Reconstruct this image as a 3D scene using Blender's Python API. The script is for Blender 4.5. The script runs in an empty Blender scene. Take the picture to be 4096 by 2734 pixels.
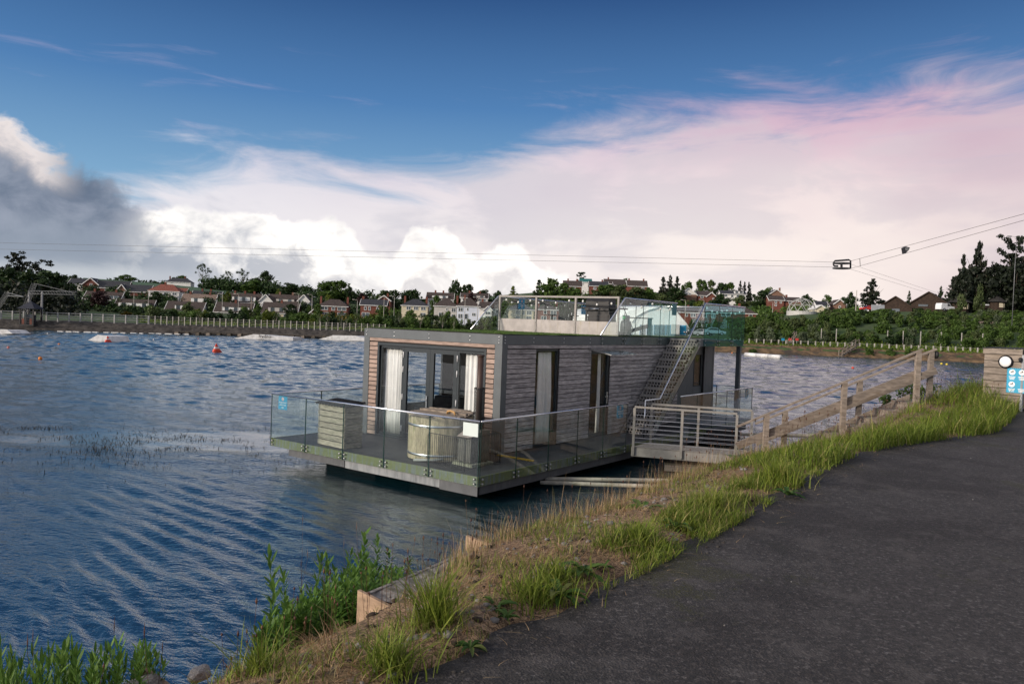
import bpy, bmesh, math, random
import numpy as np
from mathutils import Vector, Matrix
S = bpy.context.scene
COL = S.collection
R = math.radians
rng = np.random.default_rng(7)
random.seed(7)

# ------------------------------------------------------------------ camera
FPX, PITCH, ROLL, EYE = 3104.86, -.0235, .0383, 3.58
_c, _s = math.cos(PITCH), math.sin(PITCH)
_r0, _u0, FW = np.array([1., 0, 0]), np.array([0, -_s, _c]), np.array([0, _c, _s])
CX = math.cos(ROLL) * _r0 + math.sin(ROLL) * _u0
CY = -math.sin(ROLL) * _r0 + math.cos(ROLL) * _u0
CP = np.array([0, 0, EYE])
cam = bpy.data.cameras.new('camera')
cam.sensor_width = 36; cam.lens = 36 * FPX / 4096; cam.clip_start = .05; cam.clip_end = 20000
co = bpy.data.objects.new('camera', cam); COL.objects.link(co)
m = Matrix.Identity(4)
for i in range(3):
    m[i][0], m[i][1], m[i][2], m[i][3] = CX[i], CY[i], -FW[i], CP[i]
co.matrix_world = m
S.camera = co
S.view_settings.view_transform = 'Standard'; S.view_settings.look = 'None'
S.view_settings.gamma = 1; S.view_settings.exposure = 0.0; S.view_settings.use_curve_mapping = False
S.cycles.max_bounces = 8; S.cycles.transparent_max_bounces = 24; S.cycles.glossy_bounces = 4; S.cycles.diffuse_bounces = 3
S.cycles.caustics_reflective = False; S.cycles.caustics_refractive = False
S.cycles.sample_clamp_indirect = 6

def ray(px, py): return FW * FPX + (px - 2048) * CX - (py - 1367) * CY
def at(px, py, d):                     # the point seen at a photo pixel, d metres ahead
    v = ray(px, py); return CP + v * d / v[1]
def gz(px, py, z):
    v = ray(px, py); return CP + v * (z - EYE) / v[2]

# ------------------------------------------------------------------ node helpers
class NT:
    def __init__(s, nt): s.nt = nt; s.n = nt.nodes; s.l = nt.links
    def node(s, t, **k):
        n = s.n.new(t)
        for a, b in k.items(): setattr(n, a, b)
        return n
    def put(s, sock, v):
        if hasattr(v, 'is_output') or isinstance(v, bpy.types.NodeSocket): s.l.new(v, sock)
        elif isinstance(v, (tuple, list)) and len(v) == 3 and sock.type == 'RGBA': sock.default_value = (*v, 1)
        else: sock.default_value = v
    def math(s, op, a, b=0., c=0., clamp=False):
        n = s.node('ShaderNodeMath', operation=op, use_clamp=clamp)
        for i, v in enumerate((a, b, c)): s.put(n.inputs[i], v)
        return n.outputs[0]
    def mix(s, fac, a, b, bl='MIX'):
        n = s.node('ShaderNodeMix', data_type='RGBA', blend_type=bl); n.clamp_factor = True
        s.put(n.inputs[0], fac); s.put(n.inputs[6], a); s.put(n.inputs[7], b)
        return n.outputs[2]
    def maprange(s, v, a, b, c=0., d=1., smooth=True):
        n = s.node('ShaderNodeMapRange', interpolation_type='SMOOTHSTEP' if smooth else 'LINEAR')
        for i, x in enumerate((v, a, b, c, d)): s.put(n.inputs[i], x)
        return n.outputs[0]
    def noise(s, vec, scale, detail=5, rough=.55, dist=0., out=0):
        n = s.node('ShaderNodeTexNoise')
        s.put(n.inputs['Vector'], vec); s.put(n.inputs['Scale'], scale); s.put(n.inputs['Detail'], detail)
        s.put(n.inputs['Roughness'], rough); s.put(n.inputs['Distortion'], dist)
        return n.outputs[out]
    def vmul(s, vec, xyz):
        n = s.node('ShaderNodeVectorMath', operation='MULTIPLY'); s.put(n.inputs[0], vec); n.inputs[1].default_value = xyz
        return n.outputs[0]
    def vadd(s, a, b):
        n = s.node('ShaderNodeVectorMath', operation='ADD'); s.put(n.inputs[0], a); s.put(n.inputs[1], b)
        return n.outputs[0]
    def curve(s, v, pts):
        n = s.node('ShaderNodeFloatCurve'); s.put(n.inputs['Value'], v)
        c = n.mapping.curves[0]
        c.points[0].location = pts[0]; c.points[1].location = pts[-1]
        for p in pts[1:-1]: c.points.new(*p)
        n.mapping.update()
        return n.outputs[0]
    def ramp(s, v, stops):
        n = s.node('ShaderNodeValToRGB'); s.put(n.inputs[0], v)
        e = n.color_ramp.elements
        while len(e) < len(stops): e.new(.5)
        for i, (p, c) in enumerate(stops): e[i].position = p; e[i].color = (*c, 1)
        return n.outputs[0]

# ------------------------------------------------------------------ world: evening sky with a bank of cloud
SUN_EL, SUN_AZ = R(17), R(-122)        # azimuth clockwise from +Y: behind the camera on its left
W = bpy.data.worlds.new('World'); S.world = W; W.use_nodes = True
W.cycles.sampling_method = 'MANUAL'; W.cycles.sample_map_resolution = 512
w = NT(W.node_tree); w.n.clear()
out = w.node('ShaderNodeOutputWorld'); bg = w.node('ShaderNodeBackground')
w.l.new(bg.outputs[0], out.inputs[0])
sky = w.node('ShaderNodeTexSky', sky_type='NISHITA'); sky.sun_disc = False
sky.sun_elevation = SUN_EL; sky.sun_rotation = SUN_AZ; sky.air_density = 1.0; sky.dust_density = .4; sky.ozone_density = 3.0
tc = w.node('ShaderNodeTexCoord'); D = tc.outputs['Generated']
sx = w.node('ShaderNodeSeparateXYZ'); w.l.new(D, sx.inputs[0])
X_, Y_, Z_ = sx.outputs
hl = w.math('SQRT', w.math('ADD', w.math('MULTIPLY', X_, X_), w.math('MULTIPLY', Y_, Y_)))
V = w.math('MAXIMUM', w.math('DIVIDE', Z_, w.math('MAXIMUM', hl, .001)), 0.)
U = w.math('ARCTAN2', X_, Y_)
U01 = w.math('ADD', w.math('MULTIPLY', U, .5), .5, clamp=True)      # -1..1 rad -> 0..1
def ucurve(pts):                       # height (tan of elevation) against azimuth
    return w.math('MULTIPLY', w.curve(U01, [((u * .5) + .5, v * 2) for u, v in pts]), .5)
Dw = w.vadd(D, w.vmul(w.noise(D, 3.0, 3, .5, out=1), (.10, .10, .04)))
n_wisp = w.noise(w.vmul(Dw, (5, 5, 22)), 1.0, 9, .62, .6)
n_big = w.noise(w.vmul(D, (3, 3, 7)), 1.3, 4, .5)
n_bil = w.noise(w.vmul(D, (1, 1, 1.4)), 20, 8, .6, .35)
n_bil2 = w.noise(w.vmul(D, (1, 1, 1.3)), 8, 6, .5, .2)
# clear sky: deepen the Nishita blue towards the zenith as the photo's evening sky does
base = w.vmul(sky.outputs[0], (.085, .085, .085))
blue = w.ramp(w.maprange(V, 0, .8, smooth=False), [(0, (.56, .70, .80)), (.18, (.24, .46, .70)), (.34, (.078, .225, .50)), (.52, (.018, .078, .245)), (1, (.009, .038, .145))])
base = w.mix(.80, base, blue)
# the anvil: a wide veil whose upper edge climbs to the right
bA = ucurve([(-1, .12), (-.62, .13), (-.517, .147), (-.462, .172), (-.399, .195), (-.274, .205), (-.126, .205), (-.057, .222), (.038, .258), (.163, .287), (.284, .302), (.423, .305), (.57, .30), (.75, .28), (1, .20)])
dA = w.math('ADD', w.math('SUBTRACT', bA, V), w.math('MULTIPLY', w.math('SUBTRACT', n_wisp, .5), .20))
dA = w.math('ADD', dA, w.math('MULTIPLY', w.math('SUBTRACT', n_big, .5), .05))
mA = w.maprange(dA, -.02, .07)
edgeU = w.maprange(U, -.6, .55)
pink = w.mix(edgeU, (.60, .60, .74), (.70, .45, .57))
cream = w.mix(edgeU, (.87, .84, .88), (1.04, .91, .84))
cA = w.mix(w.maprange(w.math('ADD', V, w.math('MULTIPLY', w.math('SUBTRACT', n_big, .5), .14)), .30, .10), pink, cream)
cA = w.mix(w.maprange(w.noise(w.vmul(Dw, (4, 4, 12)), 1.1, 6, .55, .3), .47, .60, 0, .5), cA, w.mix(edgeU, (.52, .54, .63), (.72, .64, .67)))
cA = w.mix(w.math('MULTIPLY', w.maprange(w.math('ADD', U, w.math('MULTIPLY', w.math('SUBTRACT', n_big, .5), .3)), .40, .62), .55), cA, (.60, .46, .53))
col = w.mix(w.math('MULTIPLY', mA, .94), base, cA)
# grey layer low on the left
lowm = w.math('MULTIPLY', w.maprange(V, .10, .035), w.maprange(U, .02, -.36))
col = w.mix(w.math('MULTIPLY', lowm, w.maprange(n_bil2, .3, .62, .35, 1.)), col, (.36, .41, .49))
# bright cumulus towers
bC = ucurve([(-1, .06), (-.62, .07), (-.50, .09), (-.466, .105), (-.403, .122), (-.381, .116), (-.30, .128), (-.257, .126), (-.21, .112), (-.185, .082), (-.163, .078), (-.136, .112), (-.104, .122), (-.075, .114), (-.058, .090), (-.036, .098), (-.004, .104), (.03, .088), (.06, .070), (.14, .05), (.3, .03), (1, .03)])
dC = w.math('ADD', w.math('SUBTRACT', bC, V), w.math('ADD', w.math('MULTIPLY', w.math('SUBTRACT', n_bil, .5), .055), w.math('MULTIPLY', w.math('SUBTRACT', n_bil2, .5), .05)))
mC = w.maprange(dC, -.002, .010)
shC = w.math('ADD', w.maprange(dC, .020, .08), w.math('MULTIPLY', w.math('SUBTRACT', n_bil, .5), 3.4), clamp=True)
cC = w.mix(shC, (1.22, 1.17, 1.11), w.mix(w.maprange(U, -.45, -.05), (.42, .46, .53), (.82, .78, .78)))
cC = w.mix(w.maprange(n_bil2, .44, .60, 0, .30), cC, (.70, .70, .74))
col = w.mix(mC, col, cC)
# dark shaded cumulus at the left end
bD = ucurve([(-1, .23), (-.66, .21), (-.588, .198), (-.565, .188), (-.546, .172), (-.51, .172), (-.488, .160), (-.465, .138), (-.44, .112), (-.40, .09), (-.33, .07), (-.24, .045), (-.15, .0), (.0, .0), (1, .0)])
dD = w.math('ADD', w.math('SUBTRACT', bD, V), w.math('ADD', w.math('MULTIPLY', w.math('SUBTRACT', n_bil, .5), .085), w.math('MULTIPLY', w.math('SUBTRACT', n_bil2, .5), .10)))
mD = w.math('MULTIPLY', w.maprange(dD, -.006, .020), w.maprange(U, -.37, -.50))
rim = w.math('MULTIPLY', w.maprange(dD, .050, .008), w.maprange(U, -.50, -.56))
cD = w.mix(w.maprange(w.math('ADD', w.math('MULTIPLY', n_bil2, .6), w.math('MULTIPLY', n_bil, .4)), .36, .62), (.12, .165, .245), (.33, .37, .46))
cD = w.mix(w.maprange(w.math('ADD', V, w.math('MULTIPLY', w.math('SUBTRACT', n_big, .5), .08)), .11, .05), cD, (.31, .36, .44))
cD = w.mix(w.math('MULTIPLY', w.maprange(w.math('ADD', V, w.math('MULTIPLY', w.math('SUBTRACT', n_wisp, .5), .03)), .055, .035), .7), cD, (.66, .69, .72))
cD = w.mix(rim, cD, (.92, .83, .80))
col = w.mix(mD, col, cD)
# the same broken cloud carries on round the rest of the sky
n_rest = w.noise(w.vmul(D, (1, 1, 1.6)), 2.2, 7, .55, .4)
away = w.math('MAXIMUM', w.maprange(w.math('ABSOLUTE', U), .75, 1.3), w.maprange(V, .75, 1.8))
mR = w.math('MULTIPLY', w.maprange(n_rest, .40, .62), away)
col = w.mix(w.math('MULTIPLY', mR, .9), col, w.mix(w.maprange(n_bil2, .3, .7), (.66, .64, .66), (1.02, .95, .90)))
# thin streaks high up
stm = w.math('MULTIPLY', w.maprange(w.noise(w.vmul(Dw, (4, 4, 30)), 1.2, 7, .6, .5), .60, .76), w.math('MULTIPLY', w.maprange(V, .36, .29), w.maprange(V, .15, .2)))
col = w.mix(w.math('MULTIPLY', stm, .22), col, (.55, .48, .66))
# brighter towards the veiled sun behind the camera
sdir = (math.sin(SUN_AZ) * math.cos(SUN_EL), math.cos(SUN_AZ) * math.cos(SUN_EL), math.sin(SUN_EL))
dt = w.node('ShaderNodeVectorMath', operation='DOT_PRODUCT'); w.l.new(D, dt.inputs[0]); dt.inputs[1].default_value = sdir
halo = w.math('ADD', 1.0, w.math('MULTIPLY', w.math('POWER', w.math('MAXIMUM', dt.outputs['Value'], 0.), 3.), 1.6))
hm = w.node('ShaderNodeVectorMath', operation='SCALE'); w.l.new(col, hm.inputs[0]); w.l.new(halo, hm.inputs['Scale']); col = hm.outputs[0]
w.l.new(col, bg.inputs[0]); bg.inputs[1].default_value = 1.0

# ------------------------------------------------------------------ sun, veiled by cloud
sl = bpy.data.lights.new('sun', 'SUN'); sl.energy = 3.6; sl.angle = R(6); sl.color = (1, .86, .72)
so = bpy.data.objects.new('sun', sl); COL.objects.link(so)
sd = Vector((math.sin(SUN_AZ) * math.cos(SUN_EL), math.cos(SUN_AZ) * math.cos(SUN_EL), math.sin(SUN_EL)))
so.rotation_euler = sd.to_track_quat('Z', 'Y').to_euler(); so.location = (-30, -20, 40)

# ------------------------------------------------------------------ mesh helpers
class MB:
    def __init__(s): s.v = []; s.f = []
    def add(s, vs, fs):
        o = len(s.v); s.v += [tuple(map(float, p)) for p in vs]; s.f += [tuple(i + o for i in f) for f in fs]; return s
    def box(s, x0, x1, y0, y1, z0, z1):
        return s.add([(x0, y0, z0), (x1, y0, z0), (x1, y1, z0), (x0, y1, z0), (x0, y0, z1), (x1, y0, z1), (x1, y1, z1), (x0, y1, z1)],
                     [(3, 2, 1, 0), (4, 5, 6, 7), (0, 1, 5, 4), (1, 2, 6, 5), (2, 3, 7, 6), (3, 0, 4, 7)])
    def bar(s, p0, p1, w, h, up=(0, 0, 1)):
        p0, p1, up = np.array(p0, float), np.array(p1, float), np.array(up, float)
        d = p1 - p0; d /= np.linalg.norm(d)
        sd = np.cross(d, up); sd /= np.linalg.norm(sd); u = np.cross(sd, d)
        q = [(-1, -1), (1, -1), (1, 1), (-1, 1)]
        vs = [p + sd * a * w / 2 + u * b * h / 2 for p in (p0, p1) for a, b in q]
        return s.add(vs, [(0, 1, 2, 3), (7, 6, 5, 4), (0, 4, 5, 1), (1, 5, 6, 2), (2, 6, 7, 3), (3, 7, 4, 0)])
    def tube(s, pts, r, n=8, cap=True):
        pts = [np.array(p, float) for p in pts]; k = len(pts)
        rs = r if isinstance(r, (list, tuple)) else [r] * k
        vs = []; ref = None
        for i, p in enumerate(pts):
            d = pts[min(i + 1, k - 1)] - pts[max(i - 1, 0)]; d = d / (np.linalg.norm(d) + 1e-12)
            if ref is None: ref = np.array([0, 0, 1.]) if abs(d[2]) < .9 else np.array([1., 0, 0])
            a = np.cross(d, ref); a /= np.linalg.norm(a); b = np.cross(d, a); ref = np.cross(a, d) if abs(np.dot(np.cross(a, d), ref)) > .05 else ref
            vs += [p + rs[i] * (math.cos(t) * a + math.sin(t) * b) for t in [2 * math.pi * j / n for j in range(n)]]
        fs = [(i * n + j, i * n + (j + 1) % n, (i + 1) * n + (j + 1) % n, (i + 1) * n + j) for i in range(k - 1) for j in range(n)]
        if cap: fs += [tuple(range(n))[::-1], tuple(range((k - 1) * n, k * n))]
        return s.add(vs, fs)
    def lathe(s, prof, n=24, c=(0, 0, 0), cap=True):
        vs = [(c[0] + r * math.cos(2 * math.pi * j / n), c[1] + r * math.sin(2 * math.pi * j / n), c[2] + z) for r, z in prof for j in range(n)]
        k = len(prof)
        fs = [(i * n + j, i * n + (j + 1) % n, (i + 1) * n + (j + 1) % n, (i + 1) * n + j) for i in range(k - 1) for j in range(n)]
        if cap: fs += [tuple(range(n))[::-1], tuple(range((k - 1) * n, k * n))]
        return s.add(vs, fs)
    def ext(s, poly, vec):             # polygon (3d points) pushed along vec
        poly = [np.array(p, float) for p in poly]; vec = np.array(vec, float); n = len(poly)
        vs = poly + [p + vec for p in poly]
        return s.add(vs, [tuple(range(n))[::-1], tuple(range(n, 2 * n))] + [(i, (i + 1) % n, n + (i + 1) % n, n + i) for i in range(n)])
    def quad(s, *p): return s.add(p, [tuple(range(len(p)))])
    def mesh(s, name, mat=None, smooth=False, fix=True):
        me = bpy.data.meshes.new(name); me.from_pydata(s.v, [], s.f)
        if fix:
            bm = bmesh.new(); bm.from_mesh(me); bmesh.ops.recalc_face_normals(bm, faces=bm.faces[:]); bm.to_mesh(me); bm.free()
        if mat: me.materials.append(mat)
        if smooth: me.polygons.foreach_set('use_smooth', [True] * len(me.polygons))
        me.update(); return me
    def build(s, name, mat=None, parent=None, smooth=False, **k): return link(name, s.mesh(name, mat, smooth), parent, **k)

def link(name, data, parent=None, loc=None, rot=None, scale=None, label=None, cat=None, group=None, kind=None):
    o = bpy.data.objects.new(name, data); COL.objects.link(o)
    if parent: o.parent = parent
    if loc is not None: o.location = [float(x) for x in loc]
    if rot is not None: o.rotation_euler = rot if hasattr(rot, '__len__') else (0, 0, rot)
    if scale is not None: o.scale = scale if hasattr(scale, '__len__') else (scale,) * 3
    if label: o['label'] = label
    if cat: o['category'] = cat
    if group: o['group'] = group
    if kind: o['kind'] = kind
    return o
def thing(name, label, cat, loc=(0, 0, 0), rot=0, group=None, scale=None):
    return link(name, None, None, loc, rot, scale, label, cat, group)
def npmesh(name, v, f, mat, tint=None, smooth=False):   # fast build: v (n,3), f (m,k) with k constant
    v = np.asarray(v, np.float32); f = np.asarray(f, np.int32); k = f.shape[1]
    me = bpy.data.meshes.new(name); me.vertices.add(len(v)); me.vertices.foreach_set('co', v.ravel())
    me.loops.add(f.size); me.loops.foreach_set('vertex_index', f.ravel())
    me.polygons.add(len(f)); me.polygons.foreach_set('loop_start', np.arange(0, f.size, k, dtype=np.int32))
    if smooth: me.polygons.foreach_set('use_smooth', np.ones(len(f), bool))
    if tint is not None:
        a = me.attributes.new('tint', 'FLOAT', 'POINT'); a.data.foreach_set('value', np.asarray(tint, np.float32))
    me.materials.append(mat); me.update(calc_edges=True); return me

# ------------------------------------------------------------------ materials
MATS = {}
def mat(name, col, rough=.65, var=.18, scale=6., stretch=(1, 1, 1), bump=0., metal=0., spec=.4, objvar=.0, col2=None, c2range=(.5, .7), detail=6):
    if name in MATS: return MATS[name]
    M = bpy.data.materials.new(name); M.use_nodes = True; MATS[name] = M
    t = NT(M.node_tree); b = t.n['Principled BSDF']
    b.inputs['Roughness'].default_value = rough; b.inputs['Metallic'].default_value = metal; b.inputs['Specular IOR Level'].default_value = spec
    tc = t.node('ShaderNodeTexCoord'); oi = t.node('ShaderNodeObjectInfo')
    cb = t.node('ShaderNodeCombineXYZ')
    for i, q in enumerate((31., 17., 53.)): t.put(cb.inputs[i], t.math('MULTIPLY', oi.outputs['Random'], q))
    vec = t.vmul(t.vadd(tc.outputs['Object'], cb.outputs[0]), stretch)
    n = t.noise(vec, scale, detail, .6)
    c = t.mix(t.maprange(n, .36, .64), tuple(x * (1 - var) for x in col), tuple(min(1, x * (1 + var)) for x in col))
    if col2: c = t.mix(t.maprange(t.noise(vec, scale * .31, 6, .65), *c2range), c, col2)
    if objvar:
        hs = t.node('ShaderNodeHueSaturation'); t.put(hs.inputs['Color'], c)
        t.put(hs.inputs['Value'], t.math('ADD', 1 - objvar, t.math('MULTIPLY', oi.outputs['Random'], 2 * objvar))); c = hs.outputs[0]
    t.put(b.inputs['Base Color'], c)
    if bump:
        bp = t.node('ShaderNodeBump'); bp.inputs['Strength'].default_value = 1; bp.inputs['Distance'].default_value = bump
        t.put(bp.inputs['Height'], n); t.l.new(bp.outputs[0], b.inputs['Normal'])
    return M
def leafmat(name, cols, trans=.35, rough=.55, spec=.25, objvar=.12, nscale=.6):   # cols: ramp over the 'tint' attribute
    if name in MATS: return MATS[name]
    M = bpy.data.materials.new(name); M.use_nodes = True; MATS[name] = M
    t = NT(M.node_tree); b = t.n['Principled BSDF']; o = t.n['Material Output']
    at_ = t.node('ShaderNodeAttribute', attribute_name='tint'); oi = t.node('ShaderNodeObjectInfo')
    k = len(cols); c = t.ramp(at_.outputs['Fac'], [(i / max(1, k - 1), q) for i, q in enumerate(cols)])
    hs = t.node('ShaderNodeHueSaturation'); t.put(hs.inputs['Color'], c)
    t.put(hs.inputs['Value'], t.math('ADD', 1 - objvar, t.math('MULTIPLY', oi.outputs['Random'], 2 * objvar)))
    t.put(b.inputs['Base Color'], hs.outputs[0]); b.inputs['Roughness'].default_value = rough; b.inputs['Specular IOR Level'].default_value = spec
    tr = t.node('ShaderNodeBsdfTranslucent'); t.put(tr.inputs[0], hs.outputs[0])
    mx = t.node('ShaderNodeMixShader'); mx.inputs[0].default_value = trans
    t.l.new(b.outputs[0], mx.inputs[1]); t.l.new(tr.outputs[0], mx.inputs[2]); t.l.new(mx.outputs[0], o.inputs[0])
    return M
def glassmat(name, tint, refl=1.0, rough=.0, ior=1.5):
    if name in MATS: return MATS[name]
    M = bpy.data.materials.new(name); M.use_nodes = True; MATS[name] = M
    t = NT(M.node_tree); t.n.remove(t.n['Principled BSDF']); o = t.n['Material Output']
    ge = t.node('ShaderNodeNewGeometry'); dp = t.node('ShaderNodeVectorMath', operation='DOT_PRODUCT')
    t.l.new(ge.outputs['Incoming'], dp.inputs[0]); t.l.new(ge.outputs['Normal'], dp.inputs[1])
    f0 = ((ior - 1) / (ior + 1)) ** 2
    fz = t.math('ADD', f0, t.math('MULTIPLY', 1 - f0, t.math('POWER', t.math('SUBTRACT', 1., t.math('ABSOLUTE', dp.outputs['Value'])), 5.)))   # Schlick, both faces alike
    tr = t.node('ShaderNodeBsdfTransparent'); t.put(tr.inputs[0], tint)
    gl = t.node('ShaderNodeBsdfGlossy'); gl.inputs['Roughness'].default_value = rough; t.put(gl.inputs[0], (refl,) * 3)
    mx = t.node('ShaderNodeMixShader'); t.l.new(fz, mx.inputs[0]); t.l.new(tr.outputs[0], mx.inputs[1]); t.l.new(gl.outputs[0], mx.inputs[2])
    t.l.new(mx.outputs[0], o.inputs[0]); return M
def emit_free(name): return MATS[name]

ORD = 'first second third fourth fifth sixth seventh eighth ninth tenth eleventh twelfth thirteenth fourteenth fifteenth sixteenth seventeenth eighteenth nineteenth twentieth'.split()
ORD += ['twenty-' + o for o in ORD[:9]] + ['thirtieth'] + ['thirty-' + o for o in ORD[:9]]
def nearest(px, marks): return min(marks, key=lambda q: abs(q[0] - px))[1]
# ------------------------------------------------------------------ boat frame of reference
YAW = .6356
BN = np.array([-.5505, 15.0922, 0])
BX = np.array([math.cos(YAW), -math.sin(YAW), 0]); BY = np.array([math.sin(YAW), math.cos(YAW), 0])
def B(x, y, z): return BN + BX * x + BY * y + np.array([0, 0, z])   # x < 0 into the boat, y along its side

# ------------------------------------------------------------------ the setting
PATH_Z = 1.95
# left edge of the asphalt path, walking away from the camera
EDGE = np.array([(-4.5, -6.), (-2.6, -.6), (-1.7, 1.6), (-1.05, 2.6), (-.39, 3.44), (-.13, 3.82), (.1, 4.24), (.45, 4.68), (.82, 5.09), (1.22, 5.65), (1.55, 6.1), (2.11, 6.9), (2.7, 7.8), (3.38, 8.8), (3.98, 9.65), (4.8, 10.75), (5.55, 11.5), (6.8, 12.5), (8.6, 13.85), (10.1, 15.8), (11.4, 17.8), (13.8, 20.8), (17.4, 24.2), (26., 33.), (44., 48.), (80., 72.), (160., 110.)])
def resample(P, step):
    seg = np.hypot(*np.diff(P, axis=0).T); s = np.r_[0, np.cumsum(seg)]
    t = []; x = 0.
    while x < s[-1]:
        t.append(x); d = np.hypot(np.interp(x, s, P[:, 0]), np.interp(x, s, P[:, 1])); x += max(step, step * d / 9)
    t = np.array(t); Q = np.c_[np.interp(t, s, P[:, 0]), np.interp(t, s, P[:, 1])]
    for _ in range(2): Q[1:-1] = (Q[:-2] + 2 * Q[1:-1] + Q[2:]) / 4
    return Q
ED = resample(EDGE, .16)
TN = np.gradient(ED, axis=0); TN /= np.hypot(*TN.T)[:, None]
NL = np.c_[-TN[:, 1], TN[:, 0]]       # to the left, towards the water
for _ in range(6): NL[1:-1] = (NL[:-2] + NL[1:-1] * 2 + NL[2:]) / 4
NL /= np.hypot(*NL.T)[:, None]
from mathutils import noise as mn
def fbm(x, y, s, o=3): return mn.fractal(Vector((x * s, y * s, 1.7)), 1., 2., o)
def rise(x, y): return .30 * max(0, min(1, (y - 14.2) / 3.5)) - .14 * max(0, min(1, (y - 6.5) / 2)) * max(0, min(1, (15.5 - y) / 2))   # the verge climbs a little further on
PROF = [(0, 0.), (.06, -.015), (.15, .02), (.3, .035), (.5, .03), (.75, .0), (1.0, -.05), (1.25, -.10), (1.42, -.17), (1.6, -.32), (1.9, -.55), (2.4, -.88), (3.0, -1.27), (3.7, -1.68), (4.5, -2.1), (6, -2.6), (9, -3.4), (14, -4)]
def prof(t): return np.interp(t, [p[0] for p in PROF], [p[1] for p in PROF])
def crest_k(i): return float(np.interp(ED[i][1], [3, 4.5, 5.1, 7, 9, 14], [.66, .70, 1.0, 1.08, 1.18, 1.18]))
def bank_pt(i, t):
    p = ED[i] + NL[i] * t * crest_k(i); r_ = rise(*p) * min(1, t / 1.2) * (1 if t < 2.2 else max(0, 1 - (t - 2.2) / 2))
    return np.array([p[0], p[1], PATH_Z + prof(t) + r_ + (.035 * fbm(p[0], p[1], 2.3) + .02 * fbm(p[0], p[1], 9) if .02 < t < 5 else 0)])

# asphalt
M_ASPH = mat('asphalt', (.05, .05, .052), .85)
t = NT(M_ASPH.node_tree); b = t.n['Principled BSDF']
tc = t.node('ShaderNodeTexCoord'); v = tc.outputs['Object']
n1 = t.noise(v, 95, 3, .6); n2 = t.noise(v, .55, 5, .6); n3 = t.noise(v, 3.2, 5, .65)
vo = t.node('ShaderNodeTexVoronoi'); t.put(vo.inputs['Vector'], v); vo.inputs['Scale'].default_value = 70
c = t.mix(t.maprange(n1, .40, .60), (.020, .0185, .017), (.080, .071, .066))
n4 = t.noise(v, 24, 4, .7); c = t.mix(t.maprange(n4, .45, .58, 0, .8), c, (.022, .0205, .0195)); c = t.mix(t.maprange(t.noise(v, 34, 3, .6), .56, .66, 0, .8), c, (.135, .125, .12))
c = t.mix(t.maprange(n2, .46, .58, 0, .9), c, (.60, .57, .55), 'MULTIPLY')
c = t.mix(t.maprange(n3, .52, .64, 0, .5), c, (.085, .077, .072))
c = t.mix(t.maprange(t.noise(v, .9, 6, .7, .4), .58, .66, 0, .8), c, (.022, .021, .018))
spk = t.node('ShaderNodeTexVoronoi'); t.put(spk.inputs['Vector'], v); spk.inputs['Scale'].default_value = 26
c = t.mix(t.maprange(spk.outputs['Distance'], .07, .05), c, (.19, .17, .16))
c = t.mix(t.math('MULTIPLY', t.maprange(t.noise(t.vadd(v, (9., 3., 0.)), .8, 7, .75), .57, .63), t.maprange(n1, .44, .54)), c, (.045, .045, .018))
t.put(b.inputs['Base Color'], c); t.put(b.inputs['Roughness'], t.maprange(n1, .3, .7, .62, .9))
bp = t.node('ShaderNodeBump'); bp.inputs['Distance'].default_value = .012; bp.inputs['Strength'].default_value = .9
t.put(bp.inputs['Height'], t.math('ADD', n1, t.math('MULTIPLY', vo.outputs['Distance'], .7))); t.l.new(bp.outputs[0], b.inputs['Normal'])
vs, fs = [], []; ts = [-.02] + [.0, .5, 1.2, 2.2, 3.4, 4.5, 6, 9, 14, 30]
for i in range(len(ED)):
    wob = .10 * fbm(ED[i][0], ED[i][1], 1.9) + .05 * fbm(ED[i][0], ED[i][1], 7)
    for j, q in enumerate(ts):
        p = ED[i] - NL[i] * q + (NL[i] * wob if j < 2 else 0)
        vs.append((p[0], p[1], PATH_Z + .012 + .012 * fbm(p[0], p[1], .6) - (.05 if j == 0 else 0) - max(0, q - 4.5) * .02))
k = len(ts); fs = [(i * k + j, (i + 1) * k + j, (i + 1) * k + j + 1, i * k + j + 1) for i in range(len(ED) - 1) for j in range(k - 1)]
link('path', npmesh('path', vs, fs, M_ASPH, smooth=True), kind='structure')

# soil bank between path and water
M_BANK = mat('bank_soil', (.16, .105, .065), .95, .45, 7, bump=.02, col2=(.10, .085, .06), c2range=(.48, .62))
t = NT(M_BANK.node_tree); b = t.n['Principled BSDF']
tc = t.node('ShaderNodeTexCoord'); v = tc.outputs['Object']
straw = t.noise(t.vmul(v, (1, 1, 1)), 26, 6, .7, 2.0)
c = t.mix(t.maprange(straw, .42, .58), (.075, .045, .026), (.36, .235, .135))
c = t.mix(t.maprange(t.noise(v, 1.9, 5, .6), .5, .66), c, (.10, .075, .03))
c = t.mix(t.maprange(t.noise(v, 3.7, 6, .7), .56, .68, 0, .85), c, (.17, .155, .145))
c = t.mix(t.maprange(t.noise(v, 14, 6, .7), .58, .7, 0, .8), c, (.05, .035, .025))
t.put(b.inputs['Base Color'], c)
vs = []; ts = [p[0] for p in PROF]; k = len(ts)
tt = sorted(set(ts + [-.5, -.25, -.1, .03, .4, .62, .87, 1.12]))
k = len(tt)
for i in range(len(ED)):
    for q in tt: 
        p = bank_pt(i, max(q, 0)); e_ = ED[i] + NL[i] * q if q < 0 else p[:2]; vs.append(p if q > 0 else (e_[0], e_[1], PATH_Z - .012 if q == 0 else PATH_Z - .02 if q > -.3 else PATH_Z - .06))
fs = [(i * k + j, i * k + j + 1, (i + 1) * k + j + 1, (i + 1) * k + j) for i in range(len(ED) - 1) for j in range(k - 1)]
link('embankment', npmesh('embankment', vs, fs, M_BANK, smooth=True), kind='structure')

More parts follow.
